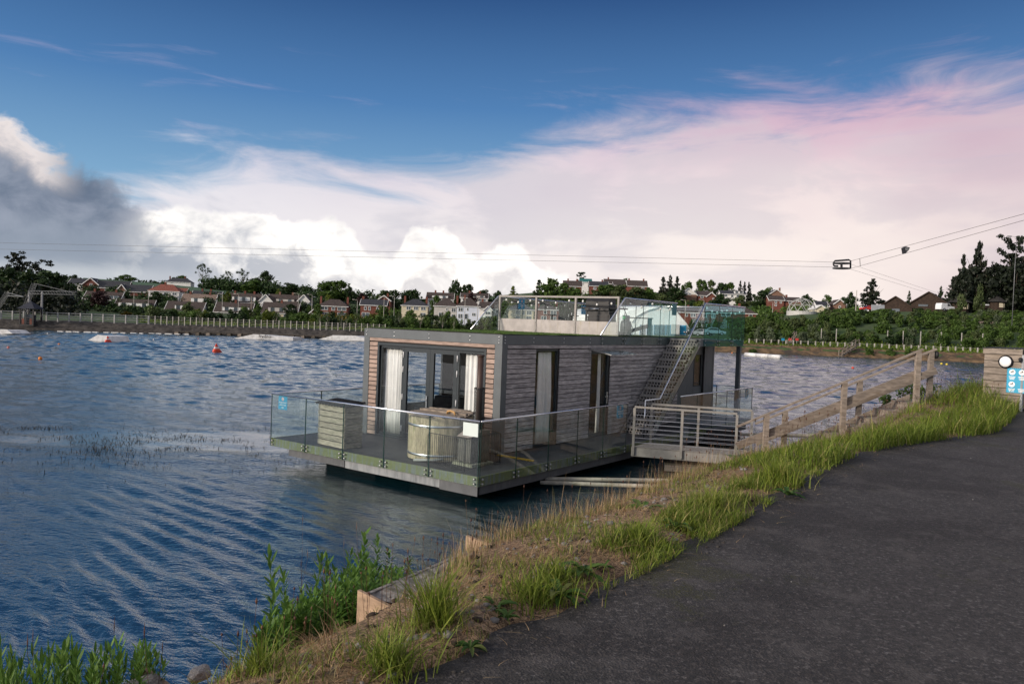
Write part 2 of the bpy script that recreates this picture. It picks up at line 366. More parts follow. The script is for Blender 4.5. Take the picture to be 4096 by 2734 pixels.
# far land: a polar sheet, height read from a table of azimuth (photo column) and distance
SH_PX = [-2500, -900, 0, 800, 1450, 2100, 2870, 3300, 3890, 4600, 6500]
SH_D = [70, 95, 111, 121, 129, 136, 140, 139, 133, 124, 100]
def shore_d(px): return np.interp(px, SH_PX, SH_D)
T_PX = [-1500, 0, 600, 1200, 1800, 2100, 2250, 2600, 2900, 3200, 3700, 4200, 6000]
T_D = [0, 2.2, 8, 28, 46, 100, 165, 290, 420, 900, 2500, 7000]       # metres behind the shoreline
T_Z = {-1500: [-.4, 1.2, 1.4, 2, 3, 5, 9, 22, 24, 20, 20, 20],
       0: [-.4, 1.2, 1.4, 1.6, 2, 3, 8, 20, 22, 18, 18, 18],
       600: [-.4, 1.2, 1.3, 1.5, 1.7, 2.2, 8, 17.4, 17, 15, 15, 15],
       1200: [-.4, 1.2, 1.3, 1.5, 1.7, 2.2, 7.5, 13, 12, 12, 12, 12],
       1800: [-.4, 1.2, 1.3, 1.5, 1.7, 2.2, 6.5, 15.6, 15, 14, 14, 14],
       2100: [-.4, 1.2, 1.3, 1.5, 1.7, 2.2, 8, 20.5, 20, 18, 18, 18],
       2250: [-.4, 1.2, 1.3, 1.5, 1.8, 2.6, 11, 23, 23, 20, 20, 20],
       2600: [-.4, 1.2, 1.3, 1.7, 2.0, 3.5, 13, 24, 24, 20, 20, 20],
       2900: [-.4, 1.1, 1.5, 3.6, 5.6, 7.0, 13, 21, 21, 18, 18, 18],
       3200: [-.4, 1.1, 1.6, 6.0, 9.0, 9.6, 13, 16, 17, 15, 15, 15],
       3700: [-.4, 1.1, 1.7, 6.6, 10.2, 10.6, 11.5, 13, 14, 14, 14, 14],
       4200: [-.4, 1.1, 1.7, 6.6, 10.2, 10.6, 11.5, 13, 14, 14, 14, 14],
       6000: [-.4, 1.1, 1.7, 6.6, 10.2, 10.6, 11.5, 13, 14, 14, 14, 14]}
TZ = np.array([T_Z[p] for p in T_PX])
def land_z(px, D):
    d = D - shore_d(px); row = np.array([np.interp(px, T_PX, TZ[:, j]) for j in range(len(T_D))])
    return float(np.interp(d, T_D, row))
def horizon_x(px, D): return at(px, 1294 + (px - 2048) * .0383, D)[0]
def spot(px, D, dz=0.): return np.array([horizon_x(px, D), D, land_z(px, D) + dz])
vs = []; pxs = np.linspace(-2500, 6500, 181); ds = [-6, -.5, 0, .8, 1.6, 2.2, 4, 8, 14, 22, 30, 40, 50, 62, 80, 100, 130, 165, 200, 245, 290, 350, 420, 600, 900, 2500, 7000]
for px in pxs:
    for d in ds:
        D_ = shore_d(px) + d; z = land_z(px, D_) if d >= 0 else -.4 + d * .2
        x = horizon_x(px, D_); vs.append((x, D_, z + (0 if d < 2 else .12 * fbm(x, D_, .08))))
k = len(ds); fs = [(i * k + j, (i + 1) * k + j, (i + 1) * k + j + 1, i * k + j + 1) for i in range(len(pxs) - 1) for j in range(k - 1)]
M_LAND = mat('far_grass', (.040, .072, .020), .95, .3, .35, col2=(.05, .075, .03), c2range=(.5, .65))
link('far_land', npmesh('far_land', vs, fs, M_LAND, smooth=True), kind='structure')
# a crop field on the skyline hill
M_FIELD = mat('crop_field', (.05, .105, .05), .95, .12, .12)
vs = []; cols_ = np.linspace(330, 1420, 40)
for px in cols_:
    for d in (215, 250, 290, 330): D_ = shore_d(px) + d; vs.append(spot(px, D_, .35))
fs = [(i * 4 + j, (i + 1) * 4 + j, (i + 1) * 4 + j + 1, i * 4 + j + 1) for i in range(39) for j in range(3)]
link('crop_field', npmesh('crop_field', vs, fs, M_FIELD, smooth=True), kind='structure')

# water
WAVE = (.17, .018, .085, .10)          # slope of each family of waves
M_WATER = mat('lake_water', (.004, .014, .02), .045, spec=.5)
t = NT(M_WATER.node_tree); b = t.n['Principled BSDF']; b.inputs['IOR'].default_value = 4.0
for l_ in list(b.inputs['Base Color'].links): t.l.remove(l_)
b.inputs['Base Color'].default_value = (.004, .024, .032, 1)
tc = t.node('ShaderNodeTexCoord'); v = tc.outputs['Object']
sp = t.node('ShaderNodeSeparateXYZ'); t.l.new(v, sp.inputs[0])
mp2 = t.node('ShaderNodeMapping'); mp2.inputs['Rotation'].default_value = (0, 0, R(20)); t.l.new(v, mp2.inputs[0])
w3 = t.noise(t.vmul(mp2.outputs[0], (2.6, 6, 1)), 1.7, 4, .6)
w4 = t.noise(t.vmul(v, (1, 1.5, 1)), 1.6, 3, .5)
dx = t.math('DIVIDE', t.math('ADD', sp.outputs[0], 8.0), 6.5); dy = t.math('DIVIDE', t.math('ADD', sp.outputs[1], t.math('ADD', -22.6, t.math('MULTIPLY', sp.outputs[0], -.12))), 2.1)
rr = t.math('ADD', t.math('MULTIPLY', dx, dx), t.math('MULTIPLY', dy, dy))
rr = t.math('ADD', rr, t.math('MULTIPLY', t.math('SUBTRACT', t.noise(v, .8, 4, .6), .5), 1.4))
calm = t.maprange(rr, .25, 1.3, .2, 1.)
h = t.math('MULTIPLY', t.math('ADD', t.math('MULTIPLY', w3, .026), t.math('MULTIPLY', w4, .018)), calm)
bp = t.node('ShaderNodeBump'); bp.inputs['Distance'].default_value = 1.0; bp.inputs['Strength'].default_value = .8
t.put(bp.inputs['Height'], h)
for l_ in list(b.inputs['Normal'].links): t.l.remove(l_)
t.l.new(bp.outputs[0], b.inputs['Normal'])
# real wind waves: a sum of wave trains on a sheet that is finer where it is nearer
rs_ = [2.5]
while rs_[-1] < 215: rs_.append(rs_[-1] + float(np.clip(.0095 * rs_[-1], .045, .30)))
rs_ = np.array(rs_); az = np.radians(np.r_[np.linspace(-80, -41, 60, endpoint=False), np.linspace(-41, 41, 430), np.linspace(41, 80, 60)[1:]])
RR, AZ = np.meshgrid(rs_, az, indexing='ij'); WX, WY = RR * np.sin(AZ), RR * np.cos(AZ)
cell = np.maximum(np.gradient(rs_)[:, None] * np.ones_like(RR), RR * np.gradient(az)[None, :])
wr = np.random.default_rng(3); WZ = np.zeros_like(RR)
def train(n, l0, l1, spread, slope, dirv=(.68, .73), env=1.):
    global WZ
    for _ in range(n):
        lam = math.exp(wr.uniform(math.log(l0), math.log(l1))); th = math.atan2(dirv[1], dirv[0]) + wr.normal(0, spread); kx, ky = 2 * math.pi / lam * math.cos(th), 2 * math.pi / lam * math.sin(th)
        keep = np.clip((lam / cell - 1.9) / 1.2, 0, 1); ph = kx * WX + ky * WY + wr.uniform(0, 6.28)
        WZ += env * keep * slope * math.sqrt(2 / n) * lam / (2 * math.pi) * (np.sin(ph) + .18 * np.cos(2 * ph))
train(26, .22, .46, .16, WAVE[0]); train(10, 1.2, 3.0, .45, WAVE[1], (.5, .85)); train(14, .18, .30, .5, WAVE[2]); train(26, .55, 1.25, .42, WAVE[3], (.35, 1.), np.interp(WY, [10, 22, 40], [.14, .5, 1.35]))
train(22, 1.2, 2.8, .5, .085, (.35, 1.), np.interp(WY, [24, 60], [0, 1.]))
qx, qy = (WX + 8.0) / 6.5, (WY - 22.6 - WX * .12) / 2.3
calm_ = np.clip((qx ** 2 + qy ** 2 - .2) / 1.0, .12, 1); lee_ = np.interp(WX, [-4, 8], [1, .85]); gust_ = 1 + .3 * np.sin(WX * .07 + 1.2) * np.sin(WY * .05 + .4)
WZ *= calm_ * lee_ * gust_
v_ = np.stack([WX, WY, WZ], -1).reshape(-1, 3); nr, na_ = RR.shape; ii = (np.arange(nr - 1)[:, None] * na_ + np.arange(na_ - 1)[None, :]).ravel()
link('lake_water', npmesh('lake_water', v_, np.stack([ii, ii + na_, ii + na_ + 1, ii + 1], 1)[:, ::-1], M_WATER, smooth=True), kind='structure')
MB().quad((-500, -60, -.5), (500, -60, -.5), (500, 170, -.5), (-500, 170, -.5)).build('lake_bed', mat('lake_bed_silt', (.012, .02, .02), .9), kind='structure')

# ------------------------------------------------------------------ houseboat
M_STEEL = mat('grey_steel_trim', (.085, .098, .105), .5, .08, 3, metal=0., spec=.5)
M_STEEL2 = mat('warm_grey_steel', (.27, .25, .23), .55, .1, 4, spec=.4)
M_DARK = mat('anthracite_frame', (.018, .026, .031), .4, .1, 4)
M_DECK = mat('deck_board', (.04, .042, .045), .6, .25, 5, stretch=(1, 1, 1), bump=.002, objvar=.12)
M_BRD_F = mat('cedar_weathered_brown', (.33, .24, .195), .8, .22, 9, stretch=(.6, 1, 5), bump=.003, objvar=.18, col2=(.20, .15, .13), c2range=(.5, .75))
M_BRD_S = mat('cedar_weathered_grey', (.36, .335, .33), .8, .3, 9, stretch=(1, .5, 5), bump=.003, objvar=.22, col2=(.17, .16, .165), c2range=(.46, .7))
M_CHROME = mat('polished_steel', (.72, .73, .75), .22, .05, 4, metal=1.)
M_CAP = mat('brushed_steel_cap', (.62, .62, .62), .3, .05, 4, metal=1.)
M_GLASS = glassmat('balustrade_glass', (.94, .977, .970), 1.0)
M_PANE = glassmat('window_glass', (.955, .965, .965), 1.0)
M_GLASST = glassmat('balcony_tinted_glass', (.60, .845, .88), 1.0)
M_GEDGE = mat('glass_edge', (.01, .035, .03), .15, .0)
M_WHITE = mat('white_paint', (.8, .8, .79), .55, .05, 3)
M_BLACK = mat('black_rubber', (.012, .012, .013), .6, .1, 3)
M_TURF = mat('artificial_turf', (.055, .10, .022), .95, .35, 30, bump=.02)
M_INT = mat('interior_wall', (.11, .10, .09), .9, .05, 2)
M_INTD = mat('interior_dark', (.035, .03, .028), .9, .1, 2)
# mossy metal fascia and stained hull
def stained(name, base, moss, lo, hi, zs, streak=(2.2, 2.2, .35)):
    M = mat(name, base, .6, .12, 4); t = NT(M.node_tree); b = t.n['Principled BSDF']
    tc = t.node('ShaderNodeTexCoord'); v = tc.outputs['Object']
    sp = t.node('ShaderNodeSeparateXYZ'); t.l.new(v, sp.inputs[0])
    c0 = b.inputs['Base Color'].links[0].from_socket
    n = t.noise(t.vmul(v, streak), 5., 7, .65); n2 = t.noise(v, .9, 4, .5)
    f = t.math('MULTIPLY', t.maprange(t.math('ADD', n, t.math('MULTIPLY', n2, .4)), lo, hi), zs)
    c = t.mix(f, c0, t.mix(t.noise(v, 11, 4, .6), moss, tuple(x * 1.7 for x in moss)))
    t.put(b.inputs['Base Color'], c); return M
M_FASC = stained('mossy_fascia', (.13, .15, .15), (.085, .10, .022), .55, .78, .9)
M_HULL = stained('hull_steel', (.085, .09, .095), (.12, .12, .11), .7, .95, .5)
M_HULL2 = stained('hull_panel_bare', (.16, .175, .185), (.24, .25, .25), .55, .85, .6)
W_, L_, ZD = 6.54, 15.34, .55
A0, A1, B0, B1, ZT = -1.29, -5.85, 2.31, 14.87, 3.316

hb = thing('houseboat', 'flat-roofed timber-clad houseboat with glass balustrades moored beside the path', 'houseboat', BN, -YAW)
def part(name, mb, m, parent=hb, smooth=False, **k): return mb.build(name, m, parent, smooth, **k)
# hull and deck
hull = part('hull', MB().box(-5.95, -.06, .12, L_ - .3, .185, .37), M_HULL)
for x0, x1 in ((-5.3, -3.6), (-2.5, -.75)): part('pontoon', MB().ext([(x0, .7, -.4), (x0 + .2, .7, -.4), (x1 - .2, .7, -.4), (x1, .7, -.1), (x1, .7, .184), (x0, .7, .184)], (0, L_ - 1.6, 0)), M_BLACK, hull)
part('hull_panel', MB().box(-3.95, -1.05, .095, .118, .175, .366), M_HULL2, hull)
part('hull_panel', MB().box(-1.045, -.05, .035, .05, .165, .366), M_HULL, hull)
for x0, x1, m_ in ((-5.95, -3.96, M_HULL),): part('hull_panel', MB().box(x0, x1, .08, .118, .19, .366), m_, hull)
deck = part('deck', MB().box(-W_ + .03, -.03, .03, L_ - .03, .40, .545), M_DARK)
n_b = 46
pl = MB().box(-.069, .069, 0, L_ - .08, .0, .012).mesh('deck_board', M_DECK)
for i in range(n_b): link('deck_board', pl, deck, (-W_ + .04 + (i + .5) * (W_ - .08) / n_b, .04, .545))
fas = part('deck_fascia', MB().box(-W_, 0, 0, .03, .37, .562), M_FASC); 
part('deck_fascia', MB().box(-.03, 0, .031, L_, .37, .5615), M_FASC)
part('deck_fascia', MB().box(-W_, -W_ + .03, .031, L_, .37, .5615), M_FASC)
part('deck_fascia', MB().box(-W_ + .031, -.031, L_ - .03, L_, .37, .561), M_FASC)
# cabin carcass: floor, ceiling and walls left open where the glazing is
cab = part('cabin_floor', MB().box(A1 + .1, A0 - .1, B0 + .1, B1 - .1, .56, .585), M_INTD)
part('ceiling', MB().box(A1 + .08, A0 - .08, B0 + .08, B1 - .08, 3.02, 3.06), M_INT)
def wall_x(name, x0, x1, holes, y0, y1, m_):       # wall in the yz plane with rectangular holes
    ys = sorted({y0, y1, *[h[0] for h in holes], *[h[1] for h in holes]})
    mb = MB()
    for a, b_ in zip(ys[:-1], ys[1:]):
        h = [q for q in holes if q[0] <= a + 1e-6 and q[1] >= b_ - 1e-6]
        if h:
            mb.box(x0, x1, a, b_, .56, h[0][2]); mb.box(x0, x1, a, b_, h[0][3], 3.09)
        else: mb.box(x0, x1, a, b_, .56, 3.09)
    return part(name, mb, m_)
SW = [(3.72, 4.73, .6, 2.99), (6.34, 7.36, .57, 2.92)]
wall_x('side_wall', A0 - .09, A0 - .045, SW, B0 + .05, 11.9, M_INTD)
wall_x('far_wall', A1 + .03, A1 + .07, [(3.3, 5.4, 1.2, 2.75), (7.5, 9.0, 1.0, 2.75)], B0 + .05, B1 - .05, M_INT)
part('rear_wall', MB().box(A1 + .1, A0 - .1, B1 - .1, B1 - .06, .56, 3.05), M_INT)
part('partition', MB().box(A1 + .1, -3.4, 6.1, 6.16, .585, 3.02), M_INT)
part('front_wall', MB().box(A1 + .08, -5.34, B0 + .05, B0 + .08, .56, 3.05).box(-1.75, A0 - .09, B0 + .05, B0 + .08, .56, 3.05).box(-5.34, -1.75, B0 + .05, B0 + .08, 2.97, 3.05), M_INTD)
# steel frame
part('corner_post', MB().box(-1.5, A0, B0, 2.52, .56, 3.089), M_STEEL)
part('corner_post', MB().box(A1, -5.65, B0, 2.52, .56, 3.089), M_STEEL)
rf = part('roof_fascia', MB().box(A1, A0, B0 - .004, B0 + .05, 3.09, ZT).box(A0 - .05, A0 + .004, B0 + .051, 11.25, 3.09, ZT).box(A1 - .004, A1 + .05, B0 + .051, B1, 3.09, ZT), M_STEEL)
bolt = MB().lathe([(.016, 0), (.016, .008), (.008, .014)], 8).mesh('bolt', M_CAP, True)
def bolts(pts, rot, par): 
    for p in pts: link('bolt', bolt, par, p, rot)
bolts([(x, B0 - .004, z) for x in (-5.76, -4.75, -3.55, -2.25) for z in (3.15, 3.25)] + [(x, B0 - .004, z) for x in (-1.38,) for z in (3.13, 3.2, 3.27)], (R(90), 0, 0), rf)
bolts([(A0 + .004, y, z) for y in (3.55, 4.9, 6.2) for z in (3.15, 3.25)] + [(A0 + .004, 2.4, z) for z in (3.13, 3.2, 3.27)], (0, R(90), 0), rf)
roof = part('roof_slab', MB().box(A1 + .052, A0 - .052, B0 + .052, B1, 3.1, 3.322), M_BLACK)
part('roof_membrane', MB().ext([(A1 + .2, B0 + .012, 3.318), (A1 + .2, B0 + .5, 3.318), (A0 - .1, B0 + .5, 3.318), (A0 - .1, B0 + .05, 3.318), (-2.2, B0 + .02, 3.318), (-2.7, B0 - .012, 3.318), (-3.0, B0 - .018, 3.318), (-3.3, B0 + .01, 3.318)], (0, 0, .014)), M_BLACK, roof)
# turf: gently uneven sheet with a blade fringe
nx, ny = 60, 120; gx = np.linspace(A1 + .05, A0 - .03, nx); gy = np.linspace(B0 + .06, B1 - .02, ny)
vs = [(x, y, 3.338 + .012 * fbm(x, y, 1.2) + .004 * fbm(x, y, 9)) for x in gx for y in gy]
fs = [(i * ny + j, (i + 1) * ny + j, (i + 1) * ny + j + 1, i * ny + j + 1) for i in range(nx - 1) for j in range(ny - 1)]
link('roof_turf', npmesh('roof_turf', vs, fs, M_TURF, smooth=True), hb)
M_TB = leafmat('turf_blade', [(.04, .08, .015), (.07, .13, .025), (.10, .15, .03)], .2)
N = 26000; bx = rng.uniform(A1 + .05, A0 - .02, N); by = B0 + .06 + (rng.random(N) ** 1.4) * 9
hh = rng.uniform(.012, .032, N); th = rng.uniform(0, 6.28, N); wv = .004
p0 = np.c_[bx - wv * np.cos(th), by - wv * np.sin(th), np.full(N, 3.335)]; p1 = np.c_[bx + wv * np.cos(th), by + wv * np.sin(th), np.full(N, 3.335)]
p2 = np.c_[bx + rng.normal(0, .008, N), by + rng.normal(0, .008, N), 3.338 + hh]
v_ = np.stack([p0, p1, p2], 1).reshape(-1, 3); tb = link('turf_blades', npmesh('turf_blades', v_, np.arange(3 * N).reshape(-1, 3), M_TB, np.repeat(rng.random(N), 3)), hb, kind='stuff')

# cladding
def hboard(length, h, th=.022, axis='x'):
    if axis == 'x': return MB().ext([(0, 0, 0), (0, -th, .004), (0, -th * .75, h), (0, 0, h)], (length, 0, 0))
    return MB().ext([(0, 0, 0), (0, length, 0), (0, length, h), (0, 0, h)], (0, 0, 0)) if False else MB().ext([(0, 0, 0), (th, 0, .004), (th * .75, 0, h), (0, 0, h)], (0, length, 0))
rows = 21; pz = (2.985 - .575) / rows
bf = [hboard(.285 + d, pz - .018).mesh('cladding_board', M_BRD_F) for d in (-.012, 0, .012)]
bfr = [hboard(.235 + d, pz - .018).mesh('cladding_board', M_BRD_F) for d in (-.01, 0, .01)]
fc = thing_parent = part('front_cladding', MB().box(-5.645, -1.505, B0 + .02, B0 + .045, 3.0, 3.085), M_DARK)
part('cladding_board', MB().ext([(-5.64, B0 + .02, 3.0), (-5.64, B0 - .002, 3.004), (-5.64, B0, 3.082), (-5.64, B0 + .02, 3.082)], (4.13, 0, 0)), M_BRD_F, fc)
for r_ in range(rows):
    z = .578 + r_ * pz
    link('cladding_board', random.choice(bf), fc, (-5.645 + random.uniform(0, .006), B0 + .03, z))
    link('cladding_board', random.choice(bfr), fc, (-1.745 - .0 + random.uniform(-.006, .004), B0 + .03, z))
SEG = [(2.53, 3.69), (4.76, 6.31), (7.39, 11.95)]
sc = part('side_cladding', MB().box(A0 - .044, A0 - .032, 2.53, 11.95, 3.0, 3.085), M_DARK)
for y0, y1 in ((2.53, 6.25), (6.26, 9.3), (9.31, 11.95)):
    part('cladding_board', MB().ext([(A0 - .03, y0, 3.0), (A0 + .0, y0, 3.004), (A0 - .002, y0, 3.082), (A0 - .03, y0, 3.082)], (0, y1 - y0, 0)), M_BRD_S, sc)
for y0, y1 in SEG:
    ms = hboard(y1 - y0, pz - .012, .026, 'y').mesh('cladding_board', M_BRD_S); cut = {}
    for r_ in range(rows):
        if y1 - y0 < 3 or r_ % 4 == 3: link('cladding_board', ms, sc, (A0 - .03, y0 + random.uniform(-.004, .004), .578 + r_ * pz)); continue
        j = random.choice((1.3, 1.9, 2.6, 3.3))
        for a_, b_ in ((0, j - .003), (j + .003, y1 - y0)):
            if (a_, b_) not in cut: cut[(a_, b_)] = hboard(b_ - a_, pz - .012, .026, 'y').mesh('cladding_board', M_BRD_S)
            link('cladding_board', cut[(a_, b_)], sc, (A0 - .03 + random.uniform(-.002, .002), y0 + a_, .578 + r_ * pz))
# grey rear panels under the balcony
for i, (y0, y1) in enumerate(((11.97, 12.7), (12.71, 13.2), (13.86, 14.3), (14.31, 14.86))):
    part('wall_panel', MB().box(A0 - .05, A0 - .02, y0, y1, .56, 3.08), M_STEEL)
part('wall_panel', MB().box(A0 - .05, A0 - .02, 13.21, 13.85, .56, 1.66), M_STEEL)
part('wall_panel', MB().box(A0 - .05, A0 - .02, 13.21, 13.85, 2.76, 3.08), M_STEEL)
wn = part('window', MB().box(A0 - .05, A0 - .03, 13.22, 13.84, 1.67, 2.75), M_PANE)
part('frame', MB().box(A0 - .045, A0 - .01, 13.215, 13.25, 1.67, 2.75).box(A0 - .045, A0 - .01, 13.81, 13.845, 1.67, 2.75).box(A0 - .045, A0 - .01, 13.25, 13.81, 1.67, 1.70), M_DARK, wn)
part('down_pipe', MB().tube([(A0 + .02, 13.95, .6), (A0 + .02, 13.95, 3.08)], .035, 10), M_BLACK, smooth=True)
part('corner_post', MB().box(A0 - .16, A0 - .012, 14.865, 14.99, .56, 3.089), M_STEEL)

# front glazing: two fixed lights and a pair of doors
def glazing_y(name, x0, x1, z0, z1, fr, y=B0 + .06, rails=()):
    w_ = part(name, MB().box(x0 + fr, x1 - fr, y + .022, y + .034, z0 + fr, z1 - fr), M_PANE)
    part('frame', MB().box(x0, x0 + fr, y, y + .055, z0, z1).box(x1 - fr, x1, y, y + .055, z0, z1).box(x0 + fr, x1 - fr, y, y + .055, z0, z0 + fr).box(x0 + fr, x1 - fr, y, y + .055, z1 - fr, z1), M_DARK, w_)
    return w_
part('door_surround', MB().box(-5.34, -5.28, B0 + .0, B0 + .05, .565, 2.97).box(-1.81, -1.75, B0, B0 + .05, .565, 2.97).box(-5.28, -1.81, B0, B0 + .05, 2.90, 2.97).box(-5.28, -1.81, B0, B0 + .05, .565, .6), M_DARK)
glazing_y('window', -5.275, -4.45, .605, 2.895, .055)
d1 = glazing_y('door', -4.445, -3.545, .605, 2.895, .12)
d2 = glazing_y('door', -3.54, -2.665, .605, 2.895, .12)
glazing_y('window', -2.66, -1.815, .605, 2.895, .055)
hinge = MB().lathe([(.012, 0), (.012, .15)], 8).mesh('hinge', M_WHITE, True)
for x, d in ((-4.45, d1), (-2.66, d2)):
    for z in (.75, 1.55, 2.25, 2.62): link('hinge', hinge, d, (x, B0 + .048, z))
part('handle', MB().box(-3.625, -3.585, B0 + .03, B0 + .055, 1.42, 1.72).bar((-3.6, B0 + .02, 1.62), (-3.76, B0 + .015, 1.62), .018, .022), M_CHROME, d1)
# side glazing
def glazing_x(name, y0, y1, z0, z1, fr, x=A0 - .06):
    w_ = part(name, MB().box(x - .034, x - .022, y0 + fr, y1 - fr, z0 + fr, z1 - fr), M_PANE)
    part('frame', MB().box(x - .055, x + .012, y0, y0 + fr, z0, z1).box(x - .055, x + .012, y1 - fr, y1, z0, z1).box(x - .055, x + .012, y0 + fr, y1 - fr, z0, z0 + fr).box(x - .055, x + .012, y0 + fr, y1 - fr, z1 - fr, z1), M_DARK, w_)
    return w_
glazing_x('window', 3.70, 4.75, .58, 2.995, .06)
d3 = glazing_x('door', 6.32, 7.38, .57, 2.93, .09)
part('handle', MB().box(A0 - .05, A0 - .02, 7.30, 7.335, 1.45, 1.78).bar((A0 - .015, 7.318, 1.65), (A0 - .01, 7.18, 1.65), .018, .022), M_CHROME, d3)
glazing_x('window', 3.3, 5.4, 1.2, 2.75, .05, A1 + .07); glazing_x('window', 7.5, 9.0, 1.0, 2.75, .05, A1 + .07)
# glass canopy over the side door
aw = part('canopy', MB().ext([(A0, 6.15, 2.99), (A0, 7.55, 2.99), (A0 + .72, 7.55, 2.86), (A0 + .72, 6.15, 2.86)], (0, 0, .012)), M_GLASS)
for y in (6.22, 7.45): part('bracket', MB().bar((A0 - .01, y, 2.975), (A0 + .66, y, 2.855), .02, .03).bar((A0 + .01, y, 3.06), (A0 + .01, y, 2.9), .03, .02), M_CAP, aw)

# balustrades ----------------------------------------------------------------
clampm = MB().lathe([(.021, 0), (.023, .012), (.021, .02), (.010, .028)], 12).mesh('glass_clamp', mat('clamp_steel', (.36, .36, .35), .4, .05, 4, metal=1.), True)
def balustrade(p0, p1, z0, z1, n, clamp_z, out, cap=True, gm=None):
    """glass panels from p0 to p1 on the outer side (out = outward normal, boat frame)"""
    p0, p1, o = np.array(p0, float), np.array(p1, float), np.array(out, float)
    d = p1 - p0; L = np.hypot(*d); d /= L
    hr = part('handrail', MB().tube([(p0[0] + o[0] * .02, p0[1] + o[1] * .02, z1), (p1[0] + o[0] * .02, p1[1] + o[1] * .02, z1)], .021, 10), M_CHROME, smooth=True) if cap else None
    for i in range(n):
        a = p0 + d * (L * i / n + .008); b_ = p0 + d * (L * (i + 1) / n - .008)
        q = lambda p, z, k: (p[0] + o[0] * k, p[1] + o[1] * k, z)
        g = part('glass_panel', MB().ext([q(a, z0, .014), q(b_, z0, .014), q(b_, z1 - .01, .014), q(a, z1 - .01, .014)], (o[0] * .012, o[1] * .012, 0)), gm or M_GLASS)
        for e in (a, b_):
            part('glass_edge', MB().bar(q(e, z0, .02), q(e, z1 - .01, .02), .013, .009, up=(o[0], o[1], 0)), M_GEDGE, g)
        for e, s_ in ((a, 1), (b_, -1)):
            for z in clamp_z:
                c = e + d * s_ * .075
                link('glass_clamp', clampm, g, (c[0] + o[0] * .026, c[1] + o[1] * .026, z), (R(90), 0, math.atan2(o[1], o[0]) + R(90)))
CZ = (.42, .51)
balustrade((-W_, 0), (0, 0), .38, 1.65, 5, CZ, (0, -1))
balustrade((0, 0), (0, 6.0), .38, 1.65, 5, CZ, (1, 0))
balustrade((0, 9.26), (0, L_), .38, 1.65, 5, CZ, (1, 0))
balustrade((-W_, L_), (0, L_), .38, 1.65, 5, CZ, (0, 1))
balustrade((-W_, 0), (-W_, L_), .38, 1.65, 10, CZ, (-1, 0))
# raked roof balustrades
def raked(x, o, n=3, y_end=11.55):
    zb, zt = 3.09, 4.44
    ys = np.linspace(8.05, y_end, n + 1)
    q = lambda y, z, k=.014: (x + o * k, y, z)
    g = part('glass_panel', MB().ext([q(6.74, zb + .01), q(8.035, zb + .01), q(8.035, zt - .02), q(6.78, 3.36)], (o * .012, 0, 0)), M_GLASS)
    part('handrail', MB().tube([q(6.72, 3.35, .02), q(8.03, zt, .02), q(y_end + .02, zt, .02)], .024, 10), M_CHROME, smooth=True)
    for i in range(n):
        g = part('glass_panel', MB().ext([q(ys[i] + .006, zb + .01), q(ys[i + 1] - .006, zb + .01), q(ys[i + 1] - .006, zt - .01), q(ys[i] + .006, zt - .01)], (o * .012, 0, 0)), M_GLASS)
        for y in (ys[i] + .006, ys[i + 1] - .006): part('glass_edge', MB().bar(q(y, zb, .02), q(y, zt, .02), .012, .01, up=(1, 0, 0)), M_GEDGE, g)
    for y in [6.80] + [yy + s_ * .07 for yy in ys[:-1] for s_ in (-1, 1)] + [ys[-1] - .07]:
        for z in (3.13, 3.26): link('glass_clamp', clampm, hb, (x + o * .026, y, z), (0, R(90) * o, 0))
raked(A0, 1)
raked(A1, -1, 5, B1)
balustrade((A1, B1), (-.3, B1), 3.1, 4.44, 4, (3.14, 3.26), (0, 1))
# balcony over the side deck
part('balcony_floor', MB().box(A0 + .005, -.32, 11.28, 15.06, 3.1, 3.31), M_STEEL)
part('balcony_fascia', MB().box(-.318, -.3, 11.26, 15.06, 3.09, ZT), M_STEEL)
part('balcony_post', MB().box(-.46, -.32, 14.86, 15.0, .56, 3.095), M_STEEL)
balustrade((-.3, 11.5), (-.3, 15.06), 3.1, 4.44, 3, (3.14, 3.26), (1, 0), gm=M_GLASST)
# staircase
SY0, SY1, NS = 8.15, 11.27, 13
st = part('staircase', MB(), None) if False else None
stm = M_STEEL2
def stair_pt(k): return SY0 + (SY1 - SY0) * k / NS, .56 + (3.31 - .56) * k / NS
rise_, run_ = (3.31 - .56) / NS, (SY1 - SY0) / NS
stair = part('staircase', MB().ext([(-1.245, SY0 - .14, .56), (-1.245, SY0 + .12, .56), (-1.245, SY1 + .06, 3.12), (-1.245, SY1 + .06, 3.31), (-1.245, SY1 - .05, 3.31)], (.03, 0, 0)), stm)
part('stringer', MB().ext([(-.32, SY0 - .14, .56), (-.32, SY0 + .12, .56), (-.32, SY1 - .02, 3.09), (-.32, SY1 - .02, 3.31), (-.32, SY1 - .05, 3.31)], (.03, 0, 0)), stm, stair)
tr = MB().box(-1.213, -.322, 0, run_ + .02, -.012, 0).box(-1.213, -.322, 0, .012, -.05, -.012).mesh('tread', stm)
